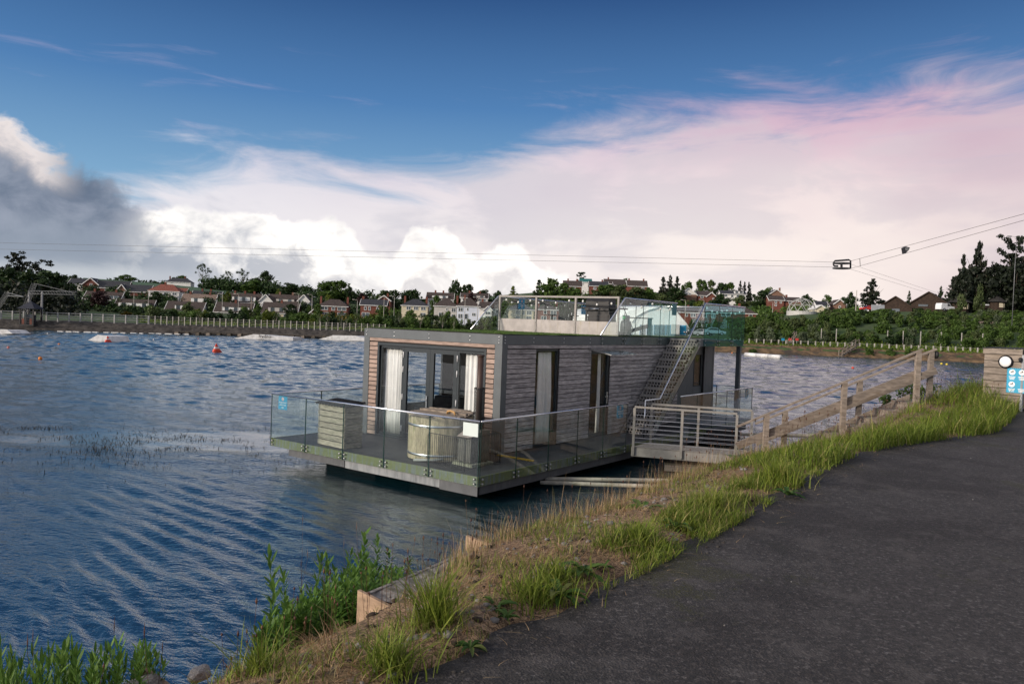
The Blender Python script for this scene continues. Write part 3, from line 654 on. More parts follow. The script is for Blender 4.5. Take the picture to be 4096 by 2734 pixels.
# perforated riser: cells each with an octagonal hole
rb = MB(); wX, hZ, nc = .89, rise_ - .055, 9
cw, chh = wX / nc, hZ / 2
for rr_ in range(2):
    for c_ in range(nc):
        ox = -1.213 + c_ * cw; oz = rr_ * chh
        oc = [(ox, oz), (ox + cw / 2, oz), (ox + cw, oz), (ox + cw, oz + chh / 2), (ox + cw, oz + chh), (ox + cw / 2, oz + chh), (ox, oz + chh), (ox, oz + chh / 2)]
        rad = .033; cx_, cz_ = ox + cw / 2 + (.018 if rr_ else -.01), oz + chh / 2
        ic = [(cx_ + rad * math.cos(R(225 + 45 * j)), cz_ + rad * math.sin(R(225 + 45 * j))) for j in range(8)]
        rb.add([(x, 0, z) for x, z in oc + ic], [(j, (j + 1) % 8, 8 + (j + 1) % 8, 8 + j) for j in range(8)])
rm = rb.mesh('riser', stm)
part('stair_dark_backing', MB().ext([(-1.2, SY0 + .16, .57), (-1.2, SY1 + .02, 3.08), (-1.2, SY1 + .02, 3.0), (-1.2, SY0 + .26, .57)], (.87, 0, 0)), M_BLACK, stair)  # dark panel added below the stairs, standing in for shade behind the holes
for k in range(NS):
    y, z = stair_pt(k)
    link('riser', rm, stair, (0, y + .005, z + .003)); link('tread', tr, stair, (0, y - .01, z + rise_))
# stair balustrade: glass follows the outer stringer
for k0, k1 in ((.4, 4.4), (4.45, 8.6), (8.65, 12.95)):
    y0, z0 = stair_pt(k0); y1, z1 = stair_pt(k1)
    z0t, z1t = z0 + 1.13, z1 + 1.13
    g = part('glass_panel', MB().ext([(-.285, y0, z0 - .1), (-.285, y1, z1 - .1), (-.285, y1, z1t), (-.285, y0, z0t)], (.012, 0, 0)), M_GLASS)
    part('glass_edge', MB().bar((-.279, y1, z1 - .1), (-.279, y1, z1t), .012, .012), M_GEDGE, g)
    for kk in (k0 + .4, k1 - .4):
        y, z = stair_pt(kk)
        for q in (-.03, .06): link('glass_clamp', clampm, g, (-.272, y, z + q), (0, R(90), 0))
y0, z0 = stair_pt(1.4)
part('handrail', MB().tube([(-.279, 7.6, 1.6), (-.279, 8.5, 1.6), (-.279, 11.5, 4.45), (-.279, 15.06, 4.46)], .026, 10), M_CHROME, smooth=True)
part('rail_post', MB().tube([(-.279, 7.6, .56), (-.279, 7.6, 1.6)], .018, 8), M_CHROME, smooth=True)
# windscreen across the roof
sx_ = [-5.72, -4.30, -2.87, -1.43]
for i, x in enumerate(sx_):
    p_ = part('screen_post', MB().box(x - .03, x + .03, 7.93, 7.99, 3.335, 4.42), M_STEEL2)
    bolts([(x, 7.928, z) for z in (3.40, 3.68)], (R(90), 0, 0), p_)
part('screen_rail', MB().box(-5.75, -1.40, 7.925, 7.995, 4.421, 4.475), M_STEEL2)
M_SCR = stained('screen_board', (.37, .34, .32), (.20, .17, .08), .75, .95, .6, (3, 3, .25))
for a, b_ in zip(sx_[:-1], sx_[1:]):
    part('screen_panel', MB().box(a + .031, b_ - .031, 7.95, 7.975, 3.34, 3.74), M_SCR)
    for j in range(6):
        z = 3.83 + j * .10
        part('screen_wire', MB().tube([(a + .03, 7.96, z), (b_ - .03, 7.96, z)], .0020, 5), M_STEEL)

# ------------------------------------------------------------------ things on the boat
def bthing(name, label, cat, x, y, z, rot=0., group=None): return thing(name, label, cat, B(x, y, z), -YAW + rot, group)
M_CURT = mat('curtain_linen', (.86, .85, .82), .9, .05, 3)
def curtain(x0, x1, y, z0, z1, label, axis='x', bunch=0.):
    n = 90; vs = []; 
    for i in range(n):
        s_ = i / (n - 1); wv = .035 * math.sin(s_ * 2 * math.pi * (x1 - x0) * 9 + 1.5 * math.sin(s_ * 9)) + .012 * math.sin(s_ * 61)
        for j, z in enumerate(np.linspace(z0, z1, 6)):
            q = s_ * (x1 - x0); q = q * (1 + bunch * (1 - abs(j - 2.5) / 2.5)); dep = wv * (1.1 - .12 * j)
            vs.append((q, dep, z) if axis == 'x' else (dep, q, z))
    fs = [(i * 6 + j, (i + 1) * 6 + j, (i + 1) * 6 + j + 1, i * 6 + j + 1) for i in range(n - 1) for j in range(5)]
    o = link('curtain', npmesh('curtain', vs, fs, M_CURT, smooth=True), None, B(x0, y, 0) if axis == 'x' else B(y, x0, 0), -YAW, None, label, 'curtain', 'curtains of the houseboat')
    sm = o.modifiers.new('thickness', 'SOLIDIFY'); sm.thickness = .004
    return o
curtain(-5.24, -4.47, 2.52, .62, 2.86, 'cream curtain behind the leftmost glazed panel of the houseboat front')
curtain(-2.52, -1.84, 2.52, .62, 2.86, 'cream curtain behind the stove flue at the right of the glazed front')
curtain(3.98, 4.55, -1.44, .62, 2.90, 'cream curtain in the tall narrow side window of the houseboat', 'y', .12)
curtain(7.02, 7.2, -1.5, .62, 2.86, 'narrow curtain inside the side door under the glass canopy', 'y')
# sofa glimpsed through the doors
M_SOFA = mat('dark_upholstery', (.03, .033, .04), .9, .2, 6)
so_ = bthing('sofa', 'dark upholstered sofa behind the glazed front doors of the houseboat', 'sofa', -4.3, 4.2, .585, R(8))
MB().box(-.9, .9, -.4, .4, .1, .42).build('seat', M_SOFA, so_)
MB().ext([(-.9, .28, .42), (-.9, .5, .42), (-.9, .6, .9), (-.9, .42, .9)], (1.8, 0, 0)).build('backrest', M_SOFA, so_)
for s_ in (-1, 1): MB().box(s_ * .98 - .09, s_ * .98 + .09, -.4, .5, .1, .62).build('armrest', M_SOFA, so_)
pf = bthing('framed_picture', 'dark framed picture on the wall seen through the right door', 'picture', -2.9, 6.08, 2.0)
MB().box(-.35, .35, -.03, 0, -.45, .45).build('frame', M_BLACK, pf)
MB().box(-.28, .28, -.036, -.031, -.38, .38).build('print', M_INT, pf)

# lettering
FONTS = {}
def text_mesh(txt, size, m_, depth=.002):
    cu = bpy.data.curves.new('lettering', 'FONT'); cu.body = txt; cu.size = size; cu.align_x = 'CENTER'; cu.align_y = 'CENTER'; cu.extrude = depth; cu.resolution_u = 2
    o = bpy.data.objects.new('lettering', cu); COL.objects.link(o); bpy.context.view_layer.update()
    me = bpy.data.meshes.new_from_object(o.evaluated_get(bpy.context.evaluated_depsgraph_get())); bpy.data.objects.remove(o)
    me.materials.clear(); me.materials.append(m_); return me
M_BLUE = mat('sign_blue', (.012, .26, .46), .45, .04, 2)
M_RED = mat('sign_red', (.5, .05, .04), .5, .05, 2)
ring = MB()
for j in range(20):
    a0, a1 = 2 * math.pi * j / 20, 2 * math.pi * (j + 1) / 20
    ring.quad(*[(r_ * math.cos(a), -.0035, r_ * math.sin(a)) for r_, a in ((.036, a0), (.044, a0), (.044, a1), (.036, a1))])
ring_m = ring.mesh('ring', M_RED, fix=False)
disc_m = MB().quad(*[(.042 * math.cos(2 * math.pi * j / 20), -.003, .042 * math.sin(2 * math.pi * j / 20)) for j in range(20)]).mesh('disc', M_WHITE, fix=False)
swim_m = MB().quad(*[(.011 * math.cos(2 * math.pi * j / 10) + .008, -.0045, .011 * math.sin(2 * math.pi * j / 10) + .012) for j in range(10)]).quad((-.022, -.0045, -.018), (.02, -.0045, -.022), (.008, -.0045, .004), (-.008, -.0045, .0)).mesh('swimmer_mark', M_BLACK, fix=False)
bar_m = MB().bar((-.026, -.005, .026), (.026, -.005, -.026), .006, .001, up=(0, 1, 0)).mesh('ring', M_RED)
TXT = [text_mesh(s_, .05, M_WHITE) for s_ in ('PLEASE DO NOT', 'SWIM IN THE', 'LAKE')]
board_m = MB().box(-.165, .165, 0, .006, -.165, .165).mesh('board', M_BLUE)
def sign(x, y, z, rot, label, wd=1.):
    s_ = bthing('no_swimming_sign', label, 'sign', x, y, z, rot, 'blue no swimming signs'); s_.scale = (wd, 1, 1)
    link('board', board_m, s_); link('disc', disc_m, s_, (0, 0, .09)); link('ring', ring_m, s_, (0, 0, .09)); link('swimmer_mark', swim_m, s_, (0, 0, .09)); link('prohibition_bar', bar_m, s_, (0, 0, .09))
    for t_, zz in zip(TXT, (0., -.06, -.12)): link('lettering', t_, s_, (0, -.002, zz), (R(90), 0, 0), (.78, .95, 1))
sign(-6.17, .03, 1.455, 0, 'blue no swimming sign at the left corner of the front deck balustrade')
sign(-.03, 5.72, 1.455, R(90), 'blue no swimming sign beside the gangway opening of the deck balustrade')
sign(-5.83, 9.3, 4.25, R(90), 'blue no swimming sign on the far roof glass behind the grey windscreen')
sign(-5.83, 13.3, 4.2, R(90), 'blue no swimming sign behind the barbecue on the far roof balustrade')
sign(-.03, 14.9, 1.455, R(90), 'blue no swimming sign at the far right end of the deck balustrade')
MB().box(-.16, .16, 0, .006, -.19, .19).build('blank_plaque', mat('plaque_teal', (.07, .21, .23), .4, .05, 2), None, loc=B(-1.26, 11.35, 4.24), rot=-YAW + R(90), label='blank teal plaque at the end of the roof glass above the stairs', cat='plaque')
MB().box(-.19, .19, 0, .006, -.13, .13).build('blank_plaque', mat('plaque_pale', (.62, .70, .66), .4, .03, 2), None, loc=B(-.22, -.034, 1.475), rot=-YAW, label='blank pale plaque on the glass at the near corner of the deck', cat='plaque')

# timber bin store ----------------------------------------------------------
M_PINE = mat('weathered_pine', (.30, .27, .21), .85, .28, 8, stretch=(.7, 1, 6), bump=.003, objvar=.16, col2=(.15, .15, .10), c2range=(.52, .72))
M_CORR = mat('black_bitumen_sheet', (.018, .018, .019), .7, .2, 8)
bs = bthing('slatted_bin_store', 'slatted grey timber bin store with a corrugated black lid on the deck', 'bin store', -4.62, .5, .557, R(-5))
sw, sd_ = 1.02, .5
for x in (-sw / 2 + .03, sw / 2 - .03):
    for y in (-sd_ / 2 + .05, sd_ / 2 - .05): MB().box(x - .025, x + .025, y - .025, y + .025, 0, .98).build('post', M_PINE, bs)
slf = MB().box(-sw / 2, sw / 2, -.011, .011, 0, .118).mesh('slat', M_PINE); sls = MB().box(-.011, .011, -sd_ / 2 + .012, sd_ / 2 - .012, 0, .118).mesh('slat', M_PINE)
for k in range(7):
    z = .012 + k * .137
    for y in (-sd_ / 2, sd_ / 2): link('slat', slf, bs, (random.uniform(-.006, .006), y, z), (0, random.uniform(-.006, .006), 0))
    for x in (-sw / 2 + .011, sw / 2 - .011): link('slat', sls, bs, (x, 0, z))
mb = MB(); nn = 60
for i in range(nn):
    x = -sw / 2 - .06 + i * (sw + .12) / (nn - 1); z = .02 * math.sin(i * 2 * math.pi / 6)
    mb.v += [(x, -sd_ / 2 - .09, .985 + z), (x, sd_ / 2 + .06, 1.05 + z)]
mb.f = [(2 * i, 2 * i + 2, 2 * i + 3, 2 * i + 1) for i in range(nn - 1)]
lid = mb.build('corrugated_lid', M_CORR, bs, True); q = lid.modifiers.new('thickness', 'SOLIDIFY'); q.thickness = .008

# hot tub ---------------------------------------------------------------------
M_STAVE = mat('tub_stave_wood', (.37, .31, .21), .85, .25, 7, stretch=(3, 3, .7), bump=.003, objvar=.2, col2=(.17, .18, .08), c2range=(.5, .72))
M_LID = mat('tub_lid_wood', (.24, .20, .16), .85, .3, 9, stretch=(.8, 4, 1), bump=.003, objvar=.15)
M_OAK = mat('new_oak', (.47, .28, .11), .6, .15, 8)
tub = bthing('hot_tub', 'round timber hot tub with steel hoops and half-open plank lid', 'hot tub', -1.98, 1.09, .557)
nst = 46; rt = .72
for k in range(nst):
    if k == 0:
        da = math.pi / nst * .97
        pts = [((rt) * math.cos(a), (rt) * math.sin(a)) for a in (-da, 0, da)] + [((rt - .04) * math.cos(a), (rt - .04) * math.sin(a)) for a in (da, -da)]
        stv = MB().ext([(x, y, .03) for x, y in pts], (0, 0, .93)).mesh('stave', M_STAVE)
    link('stave', stv, tub, (0, 0, random.uniform(-.004, .004)), (0, 0, 2 * math.pi * k / nst))
MB().lathe([(rt - .05, 0), (rt - .05, .08)], 40).build('base', M_BLACK, tub, True)
for z in (.12, .74): 
    h_ = MB().lathe([(rt + .002, z), (rt + .006, z + .003), (rt + .006, z + .047), (rt + .002, z + .05)], 60, cap=False).build('hoop', M_CAP, tub, True)
    MB().box(.16, .26, -rt - .03, -rt - .004, z + .008, z + .042).build('buckle', M_CAP, h_)
MB().lathe([(rt - .045, .955), (rt - .045, .96)], 40).build('water_cover', M_BLACK, tub, True)
for k in range(9):
    y = -.72 + k * .16; hw = math.sqrt(max(.02, (rt + .04) ** 2 - (max(abs(y), abs(y + .15))) ** 2))
    up_ = .0 if k < 5 else .035
    MB().box(-hw, hw, y, y + .15, .966 + up_, .99 + up_).build('lid_plank', M_LID, tub)
MB().box(-.68, .68, .02, .08, .992, 1.035).build('lid_batten', M_LID, tub)
MB().bar((-.62, .3, 1.03), (.63, .34, 1.03), .06, .035).build('lid_batten', M_LID, tub)
MB().tube([(.18, -.02, .99), (.2, -.03, 1.05), (.3, -.05, 1.07), (.42, -.06, 1.05), (.44, -.06, .99)], .022, 8).build('lid_handle', M_OAK, tub, True)
MB().ext([(-.86, .05, 0), (-.72, .05, 0), (-.72, .05, .36), (-.86, .05, .30)], (0, .4, 0)).build('wooden_step', M_OAK, None, loc=B(-1.98, 1.0, .557), rot=-YAW, label='small new-looking wooden step behind the left of the hot tub', cat='step')

# stove with flue and its guard ------------------------------------------------
M_STOVE = mat('stove_steel', (.13, .12, .105), .55, .2, 5, metal=.3)
M_FLUE = mat('flue_brown', (.06, .035, .026), .5, .15, 4)
M_IRON = mat('black_iron', (.012, .012, .013), .5, .1, 5)
sv = bthing('wood_stove', 'outdoor wood stove with a tall brown flue beside the hot tub', 'stove', -.98, 1.02, .557, R(-6))
MB().ext([(-.2, -.28, .09), (-.2, .28, .09), (-.2, .28, .74), (-.2, .05, .74), (-.2, -.28, .56)], (.4, 0, 0)).build('firebox', M_STOVE, sv)
MB().box(-.3, .3, -.33, .33, .0, .06).build('base_plate', mat('pale_stone', (.30, .30, .22), .9, .2, 6), sv)
for x in (-.16, .16):
    for y in (-.22, .22): MB().box(x - .02, x + .02, y - .02, y + .02, .06, .09).build('leg', M_IRON, sv)
MB().bar((-.21, -.19, .655), (.21, -.19, .655), .24, .01, up=(0, -.5, 1)).build('sloped_lid', mat('stove_lid', (.33, .27, .24), .5, .1, 5), sv)
MB().tube([(-.26, -.05, .78), (-.12, -.08, .76), (.1, -.1, .74)], .04, 8).build('lagged_pipe', M_BLACK, sv, True)
MB().tube([(0, .12, .74), (0, .12, 2.32)], .065, 16).build('flue', M_FLUE, sv, True)
MB().lathe([(.085, 2.3), (.085, 2.33)], 16, (0, .12, 0)).build('flue_collar', M_FLUE, sv, True)
# perforated guard: a lattice sleeve of diamond links
mb = MB(); na, nz, rg = 22, 26, .115
def gp(i, j): return (rg * math.cos(2 * math.pi * i / na), .12 + rg * math.sin(2 * math.pi * i / na), .74 + (1.62 - .74) * j / nz)
for j in range(nz):
    for i in range(na):
        if (i + j) % 2 == 0:
            mb.bar(gp(i, j), gp(i + 1, j + 1), .011, .003, up=(math.cos(2 * math.pi * i / na), math.sin(2 * math.pi * i / na), 0))
            mb.bar(gp(i, j), gp(i - 1, j + 1), .011, .003, up=(math.cos(2 * math.pi * i / na), math.sin(2 * math.pi * i / na), 0))
mb.lathe([(rg - .003, 1.6), (rg + .003, 1.6), (rg + .003, 1.63), (rg - .003, 1.63)], na, (0, .12, 0), cap=False)
o = mb.build('perforated_guard', M_IRON, sv); o['kind'] = 'stuff'
gd = bthing('wire_guard', 'black wire guard fence standing round the stove on the deck', 'guard', 0, 0, .557)
gx = [(-1.62, .28), (-.55, .22), (-.62, 1.5), (-1.35, 1.62)]
wb = MB().tube([(0, 0, .03), (0, 0, .66)], .005, 5).mesh('guard_bar', M_IRON, True)
for a, b_ in zip(gx[:-1], gx[1:]):
    a, b_ = np.array(a), np.array(b_); n_ = int(np.hypot(*(b_ - a)) / .055)
    for i in range(n_): p = a + (b_ - a) * (i + .5) / n_; link('guard_bar', wb, gd, (p[0], p[1], 0))
    MB().tube([(*a, .0), (*a, .62), (*(a + (b_ - a) * .03), .67), (*(b_ - (b_ - a) * .03), .67), (*b_, .62), (*b_, 0)], .008, 6).build('guard_frame', M_IRON, gd, True)
    MB().tube([(*a, .03), (*b_, .03)], .006, 5).build('guard_rail', M_IRON, gd, True)
MB().tube([(0, 0, .03), (.38, .18, .06), (.6, .27, .10)], .028, 8).build('drain_pipe', mat('pipe_grey', (.3, .31, .3), .5, .1, 4), None, True, loc=B(-2.0, .27, .57), rot=-YAW - R(3), label='short grey drain pipe lying on the deck before the hot tub', cat='pipe')
MB().box(-.5, .5, -.03, .03, 0, .03).build('yellow_strip', mat('yellow_paint', (.55, .33, .03), .6, .1, 5), None, loc=B(-.79, 2.28, .557), rot=-YAW, label='yellow timber strip across the deck below the cabin corner', cat='strip')

# roof furniture ---------------------------------------------------------------
M_CHAIR = mat('chair_grey_timber', (.06, .068, .062), .7, .12, 6, objvar=.1)
def adirondack(x, y, rot, label, m_=M_CHAIR):
    c = bthing('adirondack_chair', label, 'chair', x, y, 3.34, rot, 'Adirondack chairs on the roof')
    for k in range(6): MB().bar((-.27, -.30 + k * .1, .37 - k * .03), (.27, -.30 + k * .1, .37 - k * .03), .085, .02).build('seat_slat', m_, c)
    for k in range(6):
        q = (k - 2.5); top = .98 - .018 * q * q
        MB().bar((q * .075, .20, .20), (q * .1, .20 + top * .42, .20 + top * .85), .075, .018, up=(0, -1, .4)).build('back_slat', m_, c)
    MB().bar((-.26, .37, .50), (.26, .37, .50), .05, .03).build('back_rail', m_, c); MB().bar((-.29, .52, .84), (.29, .52, .84), .05, .03).build('back_rail', m_, c)
    for s_ in (-1, 1):
        MB().box(s_ * .36 - .07, s_ * .36 + .07, -.40, .38, .56, .585).build('armrest', m_, c)
        MB().box(s_ * .31 - .02, s_ * .31 + .02, -.36, -.24, 0, .56).build('leg', m_, c)
        MB().ext([(s_ * .30 - .015, -.34, .30), (s_ * .30 - .015, -.34, .42), (s_ * .30 - .015, .62, .10), (s_ * .30 - .015, .70, .0), (s_ * .30 - .015, .55, .0)], (.03, 0, 0)).build('leg', m_, c)
        MB().bar((s_ * .31, .28, .56), (s_ * .31, .28, .18), .05, .03).build('arm_post', m_, c)
adirondack(-1.95, 10.35, R(118), 'grey slatted Adirondack chair on the roof nearest the stairs')
adirondack(-4.35, 9.6, R(20), 'grey slatted Adirondack chair behind the windscreen facing the viewer')
adirondack(-3.35, 10.3, R(-75), 'grey slatted Adirondack chair behind the windscreen seen side-on')
bbq = bthing('barbecue', 'black hooded gas barbecue behind the roof windscreen', 'barbecue', -2.62, 9.0, 3.34, R(6))
MB().ext([(-.38, -.28, .82), (-.38, .28, .82), (-.38, .28, 1.05), (-.38, .14, 1.18), (-.38, -.12, 1.18), (-.38, -.28, 1.02)], (.76, 0, 0)).build('hood', M_IRON, bbq)
MB().box(-.4, .4, -.3, .3, .74, .82).build('burner_tray', M_IRON, bbq)
MB().box(-.3, .42, -.24, .24, .12, .62).build('cabinet', M_IRON, bbq)
MB().box(-.36, .36, -.22, .22, .62, .74).build('control_panel', M_IRON, bbq)
MB().tube([(-.2, -.33, .79), (.1, -.33, .79)], .018, 8).build('hood_handle', M_CHROME, bbq, True)
for s_ in (-1, 1): MB().ext([(s_ * .4, -.24, .8), (s_ * .82, -.2, .8), (s_ * .82, .2, .8), (s_ * .4, .24, .8)], (0, 0, .035)).build('side_shelf', M_IRON, bbq)
for x in (-.37, .37):
    for y in (-.22, .22): MB().box(x - .02, x + .02, y - .02, y + .02, 0, .74).build('leg', M_IRON, bbq)
gb = bthing('gas_bottle', 'dark gas bottle with a green cap label behind the roof glass', 'gas bottle', -1.78, 9.1, 3.34)
MB().lathe([(.12, 0), (.17, .03), (.17, .36), (.14, .45), (.07, .48)], 20).build('cylinder', mat('bottle_dark', (.04, .055, .06), .5, .1, 4), gb, True)
MB().lathe([(.11, .48), (.11, .62), (.105, .62), (.105, .48)], 16, cap=False).build('collar', mat('bottle_dark', (.04, .055, .06)), gb, True)
MB().tube([(0, -.115, .55), (0, -.125, .55)], .055, 14).build('green_label', mat('label_green', (.03, .35, .12), .5, .05, 3), gb, True)
# festoon lights
M_BULB = mat('bulb_white', (.75, .74, .70), .25, .03, 3)
bulb = MB().lathe([(.004, -.062), (.018, -.058), (.030, -.04), (.032, -.022), (.022, .002), (.013, .014)], 10).mesh('bulb', M_BULB, True)
sock = MB().lathe([(.014, .012), (.014, .05), (.008, .055)], 8).mesh('socket', M_BLACK, True)
def festoon(pts, n, label):
    f = bthing('festoon_light', label, 'string lights', 0, 0, 0, 0, 'festoon lights on the roof'); P = []
    for a, b_ in zip(pts[:-1], pts[1:]):
        for k in range(12): q = k / 12; p = np.array(a) * (1 - q) + np.array(b_) * q; p[2] -= .14 * 4 * q * (1 - q); P.append(p)
    P.append(np.array(pts[-1]))
    MB().tube(P, .006, 5).build('cable', M_BLACK, f, True)
    for k in range(n):
        p = P[int((k + .5) * (len(P) - 1) / n)]; link('bulb', bulb, f, (p[0], p[1], p[2] - .06)); link('socket', sock, f, (p[0], p[1], p[2] - .06))
festoon([(-5.7, 7.96, 4.50), (-4.3, 7.96, 4.48), (-2.87, 7.96, 4.50), (-1.43, 7.98, 4.42)], 9, 'festoon of white bulbs slung along the grey roof windscreen')
festoon([(-5.83, 8.6, 4.40), (-5.83, 10.3, 4.42), (-5.83, 12.0, 4.40), (-5.83, 13.4, 4.42), (-5.8, 14.8, 4.42)], 13, 'festoon of white bulbs along the far roof balustrade')
festoon([(-1.27, 8.1, 4.45), (-1.27, 9.8, 4.43), (-1.27, 11.5, 4.42)], 5, 'festoon of white bulbs on the roof glass beside the stairs')
festoon([(-.31, 11.6, 4.44), (-.31, 13.3, 4.42), (-.31, 14.9, 4.44)], 8, 'festoon of white bulbs along the balcony handrail at the right')

# ------------------------------------------------------------------ gangway and landing
M_GANG = mat('gangway_grey', (.23, .22, .20), .6, .12, 5)
M_PLATE = mat('gangway_deck', (.26, .24, .21), .8, .25, 14)
gA, gB_ = gz(2524, 1813, .42), gz(2947, 1849, .42); gC, gD_ = gz(2593, 1765, .62), gz(3009, 1798, .62)
gw = thing('gangway', 'grey steel gangway with wire railings from boat deck to bank', 'gangway')
lift = lambda p, z: np.array([p[0], p[1], z])
MB().ext([lift(gA, .36), lift(gB_, .36), lift(gB_, .60), lift(gA, .60)], (lift(gC, 0) - lift(gA, 0)) * .025).build('side_beam', M_GANG, gw)
MB().ext([lift(gC, .36), lift(gD_, .36), lift(gD_, .60), lift(gC, .60)], (lift(gA, 0) - lift(gC, 0)) * .025).build('side_beam', M_GANG, gw)
MB().ext([lift(p, .575) for p in (gA, gB_, gD_, gC)], (0, 0, .018)).build('walkway_plate', M_PLATE, gw)
for (p, q, outw) in ((gA, gB_, -1), (gC, gD_, 1)):
    nrm = np.cross(q - p, (0, 0, 1)); nrm = nrm / np.linalg.norm(nrm) * .035 * (1 if outw < 0 else -1)
    tops = []
    for k in (0.02, .48, .985):
        b_ = p + (q - p) * k + nrm; b_[2] = .40; t_ = b_.copy(); t_[2] = 1.585; tops.append(t_)
        MB().bar(b_, t_, .06, .06, up=(q - p)).build('post', M_GANG, gw)
    MB().bar(tops[0] + (0, 0, .025), tops[2] + (0, 0, .025), .06, .05).build('top_rail', M_GANG, gw)
    for j in range(7):
        z = .72 + j * .115; a, b_ = tops[0].copy(), tops[2].copy(); a[2] = b_[2] = z
        MB().tube([a, b_], .0045, 5).build('rail_wire', M_CAP, gw)
M_TIMB = mat('weathered_timber', (.245, .205, .168), .85, .25, 7, stretch=(.6, 3, 3), bump=.004, objvar=.12, col2=(.19, .15, .11), c2range=(.5, .7))
M_TIMBD = mat('dark_wet_timber', (.10, .085, .065), .85, .3, 7, stretch=(.6, 3, 3), bump=.004, objvar=.15)
# platform under it
pA = gz(2659, 1852, .22); pB_ = gz(2990, 1872, .22); dirp = (pB_ - pA) / np.linalg.norm(pB_ - pA); side = np.array([-dirp[1], dirp[0], 0])
pt = thing('timber_platform', 'low weathered timber platform standing in the water under the gangway', 'platform')
for k in range(7):
    a = pA + side * (k * .16); MB().ext([a + (0, 0, -.035), a + dirp * 2.0 + (0, 0, -.035), a + dirp * 2.0 + side * .15 + (0, 0, -.035), a + side * .15 + (0, 0, -.035)], (0, 0, .035)).build('plank', M_TIMBD, pt)
a = pA + side * .02 + (0, 0, -.036); MB().ext([a, a + dirp * 2, a + dirp * 2 + (0, 0, -.16), a + (0, 0, -.16)], side * .05).build('edge_beam', M_TIMB, pt)
for k in (.35, 1.5):
    c_ = pA + dirp * k + side * .25; MB().tube([(c_[0], c_[1], -.8), (c_[0], c_[1], .03)], .11, 10).build('pile', M_TIMBD, pt, True)
# landing with green mat
lA = np.array([5.28, 17.70]); 
ld = thing('landing_step', 'small timber landing with a green mat at the end of the gangway', 'landing')
MB().box(5.3, 6.45, 17.72, 18.85, .25, .59).build('block', M_TIMB, ld)
MB().box(5.34, 6.2, 17.70, 18.8, .593, .606).build('green_mat', mat('green_mat', (.025, .11, .045), .95, .3, 40, bump=.005), ld)
# timber steps with handrails
rp = thing('timber_stair', 'timber steps with twin handrails climbing from the landing to the path', 'steps')
YN, YF = 17.75, 18.62
def P3(px, py, Y): return at(px, py, Y)
near = [P3(3067, 1654, YN), P3(3378.5, 1526, YN), P3(3674, 1404, YN)]; far = [P3(3141, 1644, YF), P3(3440, 1521, YF), P3(3725.5, 1404, YF)]
for Y, tops in ((YN, near), (YF, far)):
    for t_ in tops: MB().box(t_[0] - .055, t_[0] + .055, Y - .05, Y + .05, t_[2] - 1.35, t_[2] - .01).build('post', M_TIMB, rp)
MB().bar(P3(2947, 1706, YN), P3(3692, 1396, YN), .075, .038).build('handrail', M_TIMB, rp)
MB().bar(P3(3022, 1694, YF), P3(3745, 1395, YF), .075, .038).build('handrail', M_TIMB, rp)
MB().bar(P3(2952, 1785, YN) + (0, .08, 0), P3(3690, 1488, YN) + (0, .08, 0), .045, .165).build('mid_rail', M_TIMB, rp)
MB().bar(P3(3018, 1766, YF) - (0, .08, 0), P3(3738, 1480, YF) - (0, .08, 0), .045, .165).build('mid_rail', M_TIMB, rp)
x0s, x1s = near[0][0] + .25, near[2][0] + .25; nst_ = 8
for k in range(nst_):
    x = x0s + (x1s - x0s) * k / nst_; xn = x0s + (x1s - x0s) * (k + 1) / nst_; z = .52 + (near[2][2] - 1.12 - .60) * (k + 1) / nst_
    MB().box(x, xn + .03, YN + .06, YF - .06, z - .06, z).build('tread', M_TIMB, rp)
    MB().box(x, x + .035, YN + .06, YF - .06, z - .3, z - .06).build('riser', M_TIMB, rp)
zs_, ze_ = .62, near[2][2] - 1.05
for Y in (YN + .055, YF - .1): MB().ext([(x0s - .1, Y, zs_ - .45), (x1s, Y, ze_ - .45), (x1s, Y, ze_ - .0), (x0s - .1, Y, zs_ - .0)], (0, .045, 0)).build('stringer', M_TIMB, rp)
pl_ = thing('post_lamp', 'small black and blue lamp on the top end post of the timber steps', 'lamp', P3(3738, 1418, YF))
MB().lathe([(.05, 0), (.09, .02), (.09, .06), (.05, .08)], 14).build('housing', M_BLACK, pl_, True, rot=(0, R(90), 0)); MB().lathe([(.055, .081), (.04, .09)], 14).build('lens', M_BLUE, pl_, True, rot=(0, R(90), 0))
# mooring poles
M_POLE = mat('galvanised_pole', (.36, .33, .27), .6, .2, 5, col2=(.22, .2, .12))
MB().tube([B(-.1, 2.5, .17), gz(2790, 1922, .16), np.array([6.2, 17.3, .35])], .045, 10).build('mooring_pole', M_POLE, None, True, label='upper of two pale mooring poles running from the hull to the bank', cat='pole', group='mooring poles')
MB().tube([B(-.1, 2.3, .12), gz(2790, 1950, .12), np.array([5.9, 16.4, .3])], .045, 10).build('mooring_pole', M_POLE, None, True, label='lower of two pale mooring poles running from the hull to the bank', cat='pole', group='mooring poles')
MB().tube([B(-.1, 11.4, .3), gz(2960, 1737, .3), gz(3235, 1741, .36), np.array([11.2, 23.2, .8])], .06, 10).build('mooring_pole', M_POLE, None, True, label='mooring pole beyond the gangway, behind the timber steps', cat='pole', group='mooring poles')
c_ = gz(2888, 1775, .06)
MB().ext([c_ + (-.75, -.1, 0), c_ + (.5, -.15, 0), c_ + (.5, -.15, .42), c_ + (.35, -.15, .52), c_ + (-.45, -.1, .46), c_ + (-.75, -.1, .3)], (.1, .8, 0)).build('black_float', M_BLACK, None, label='black plastic float tank in the water behind the gangway', cat='float')

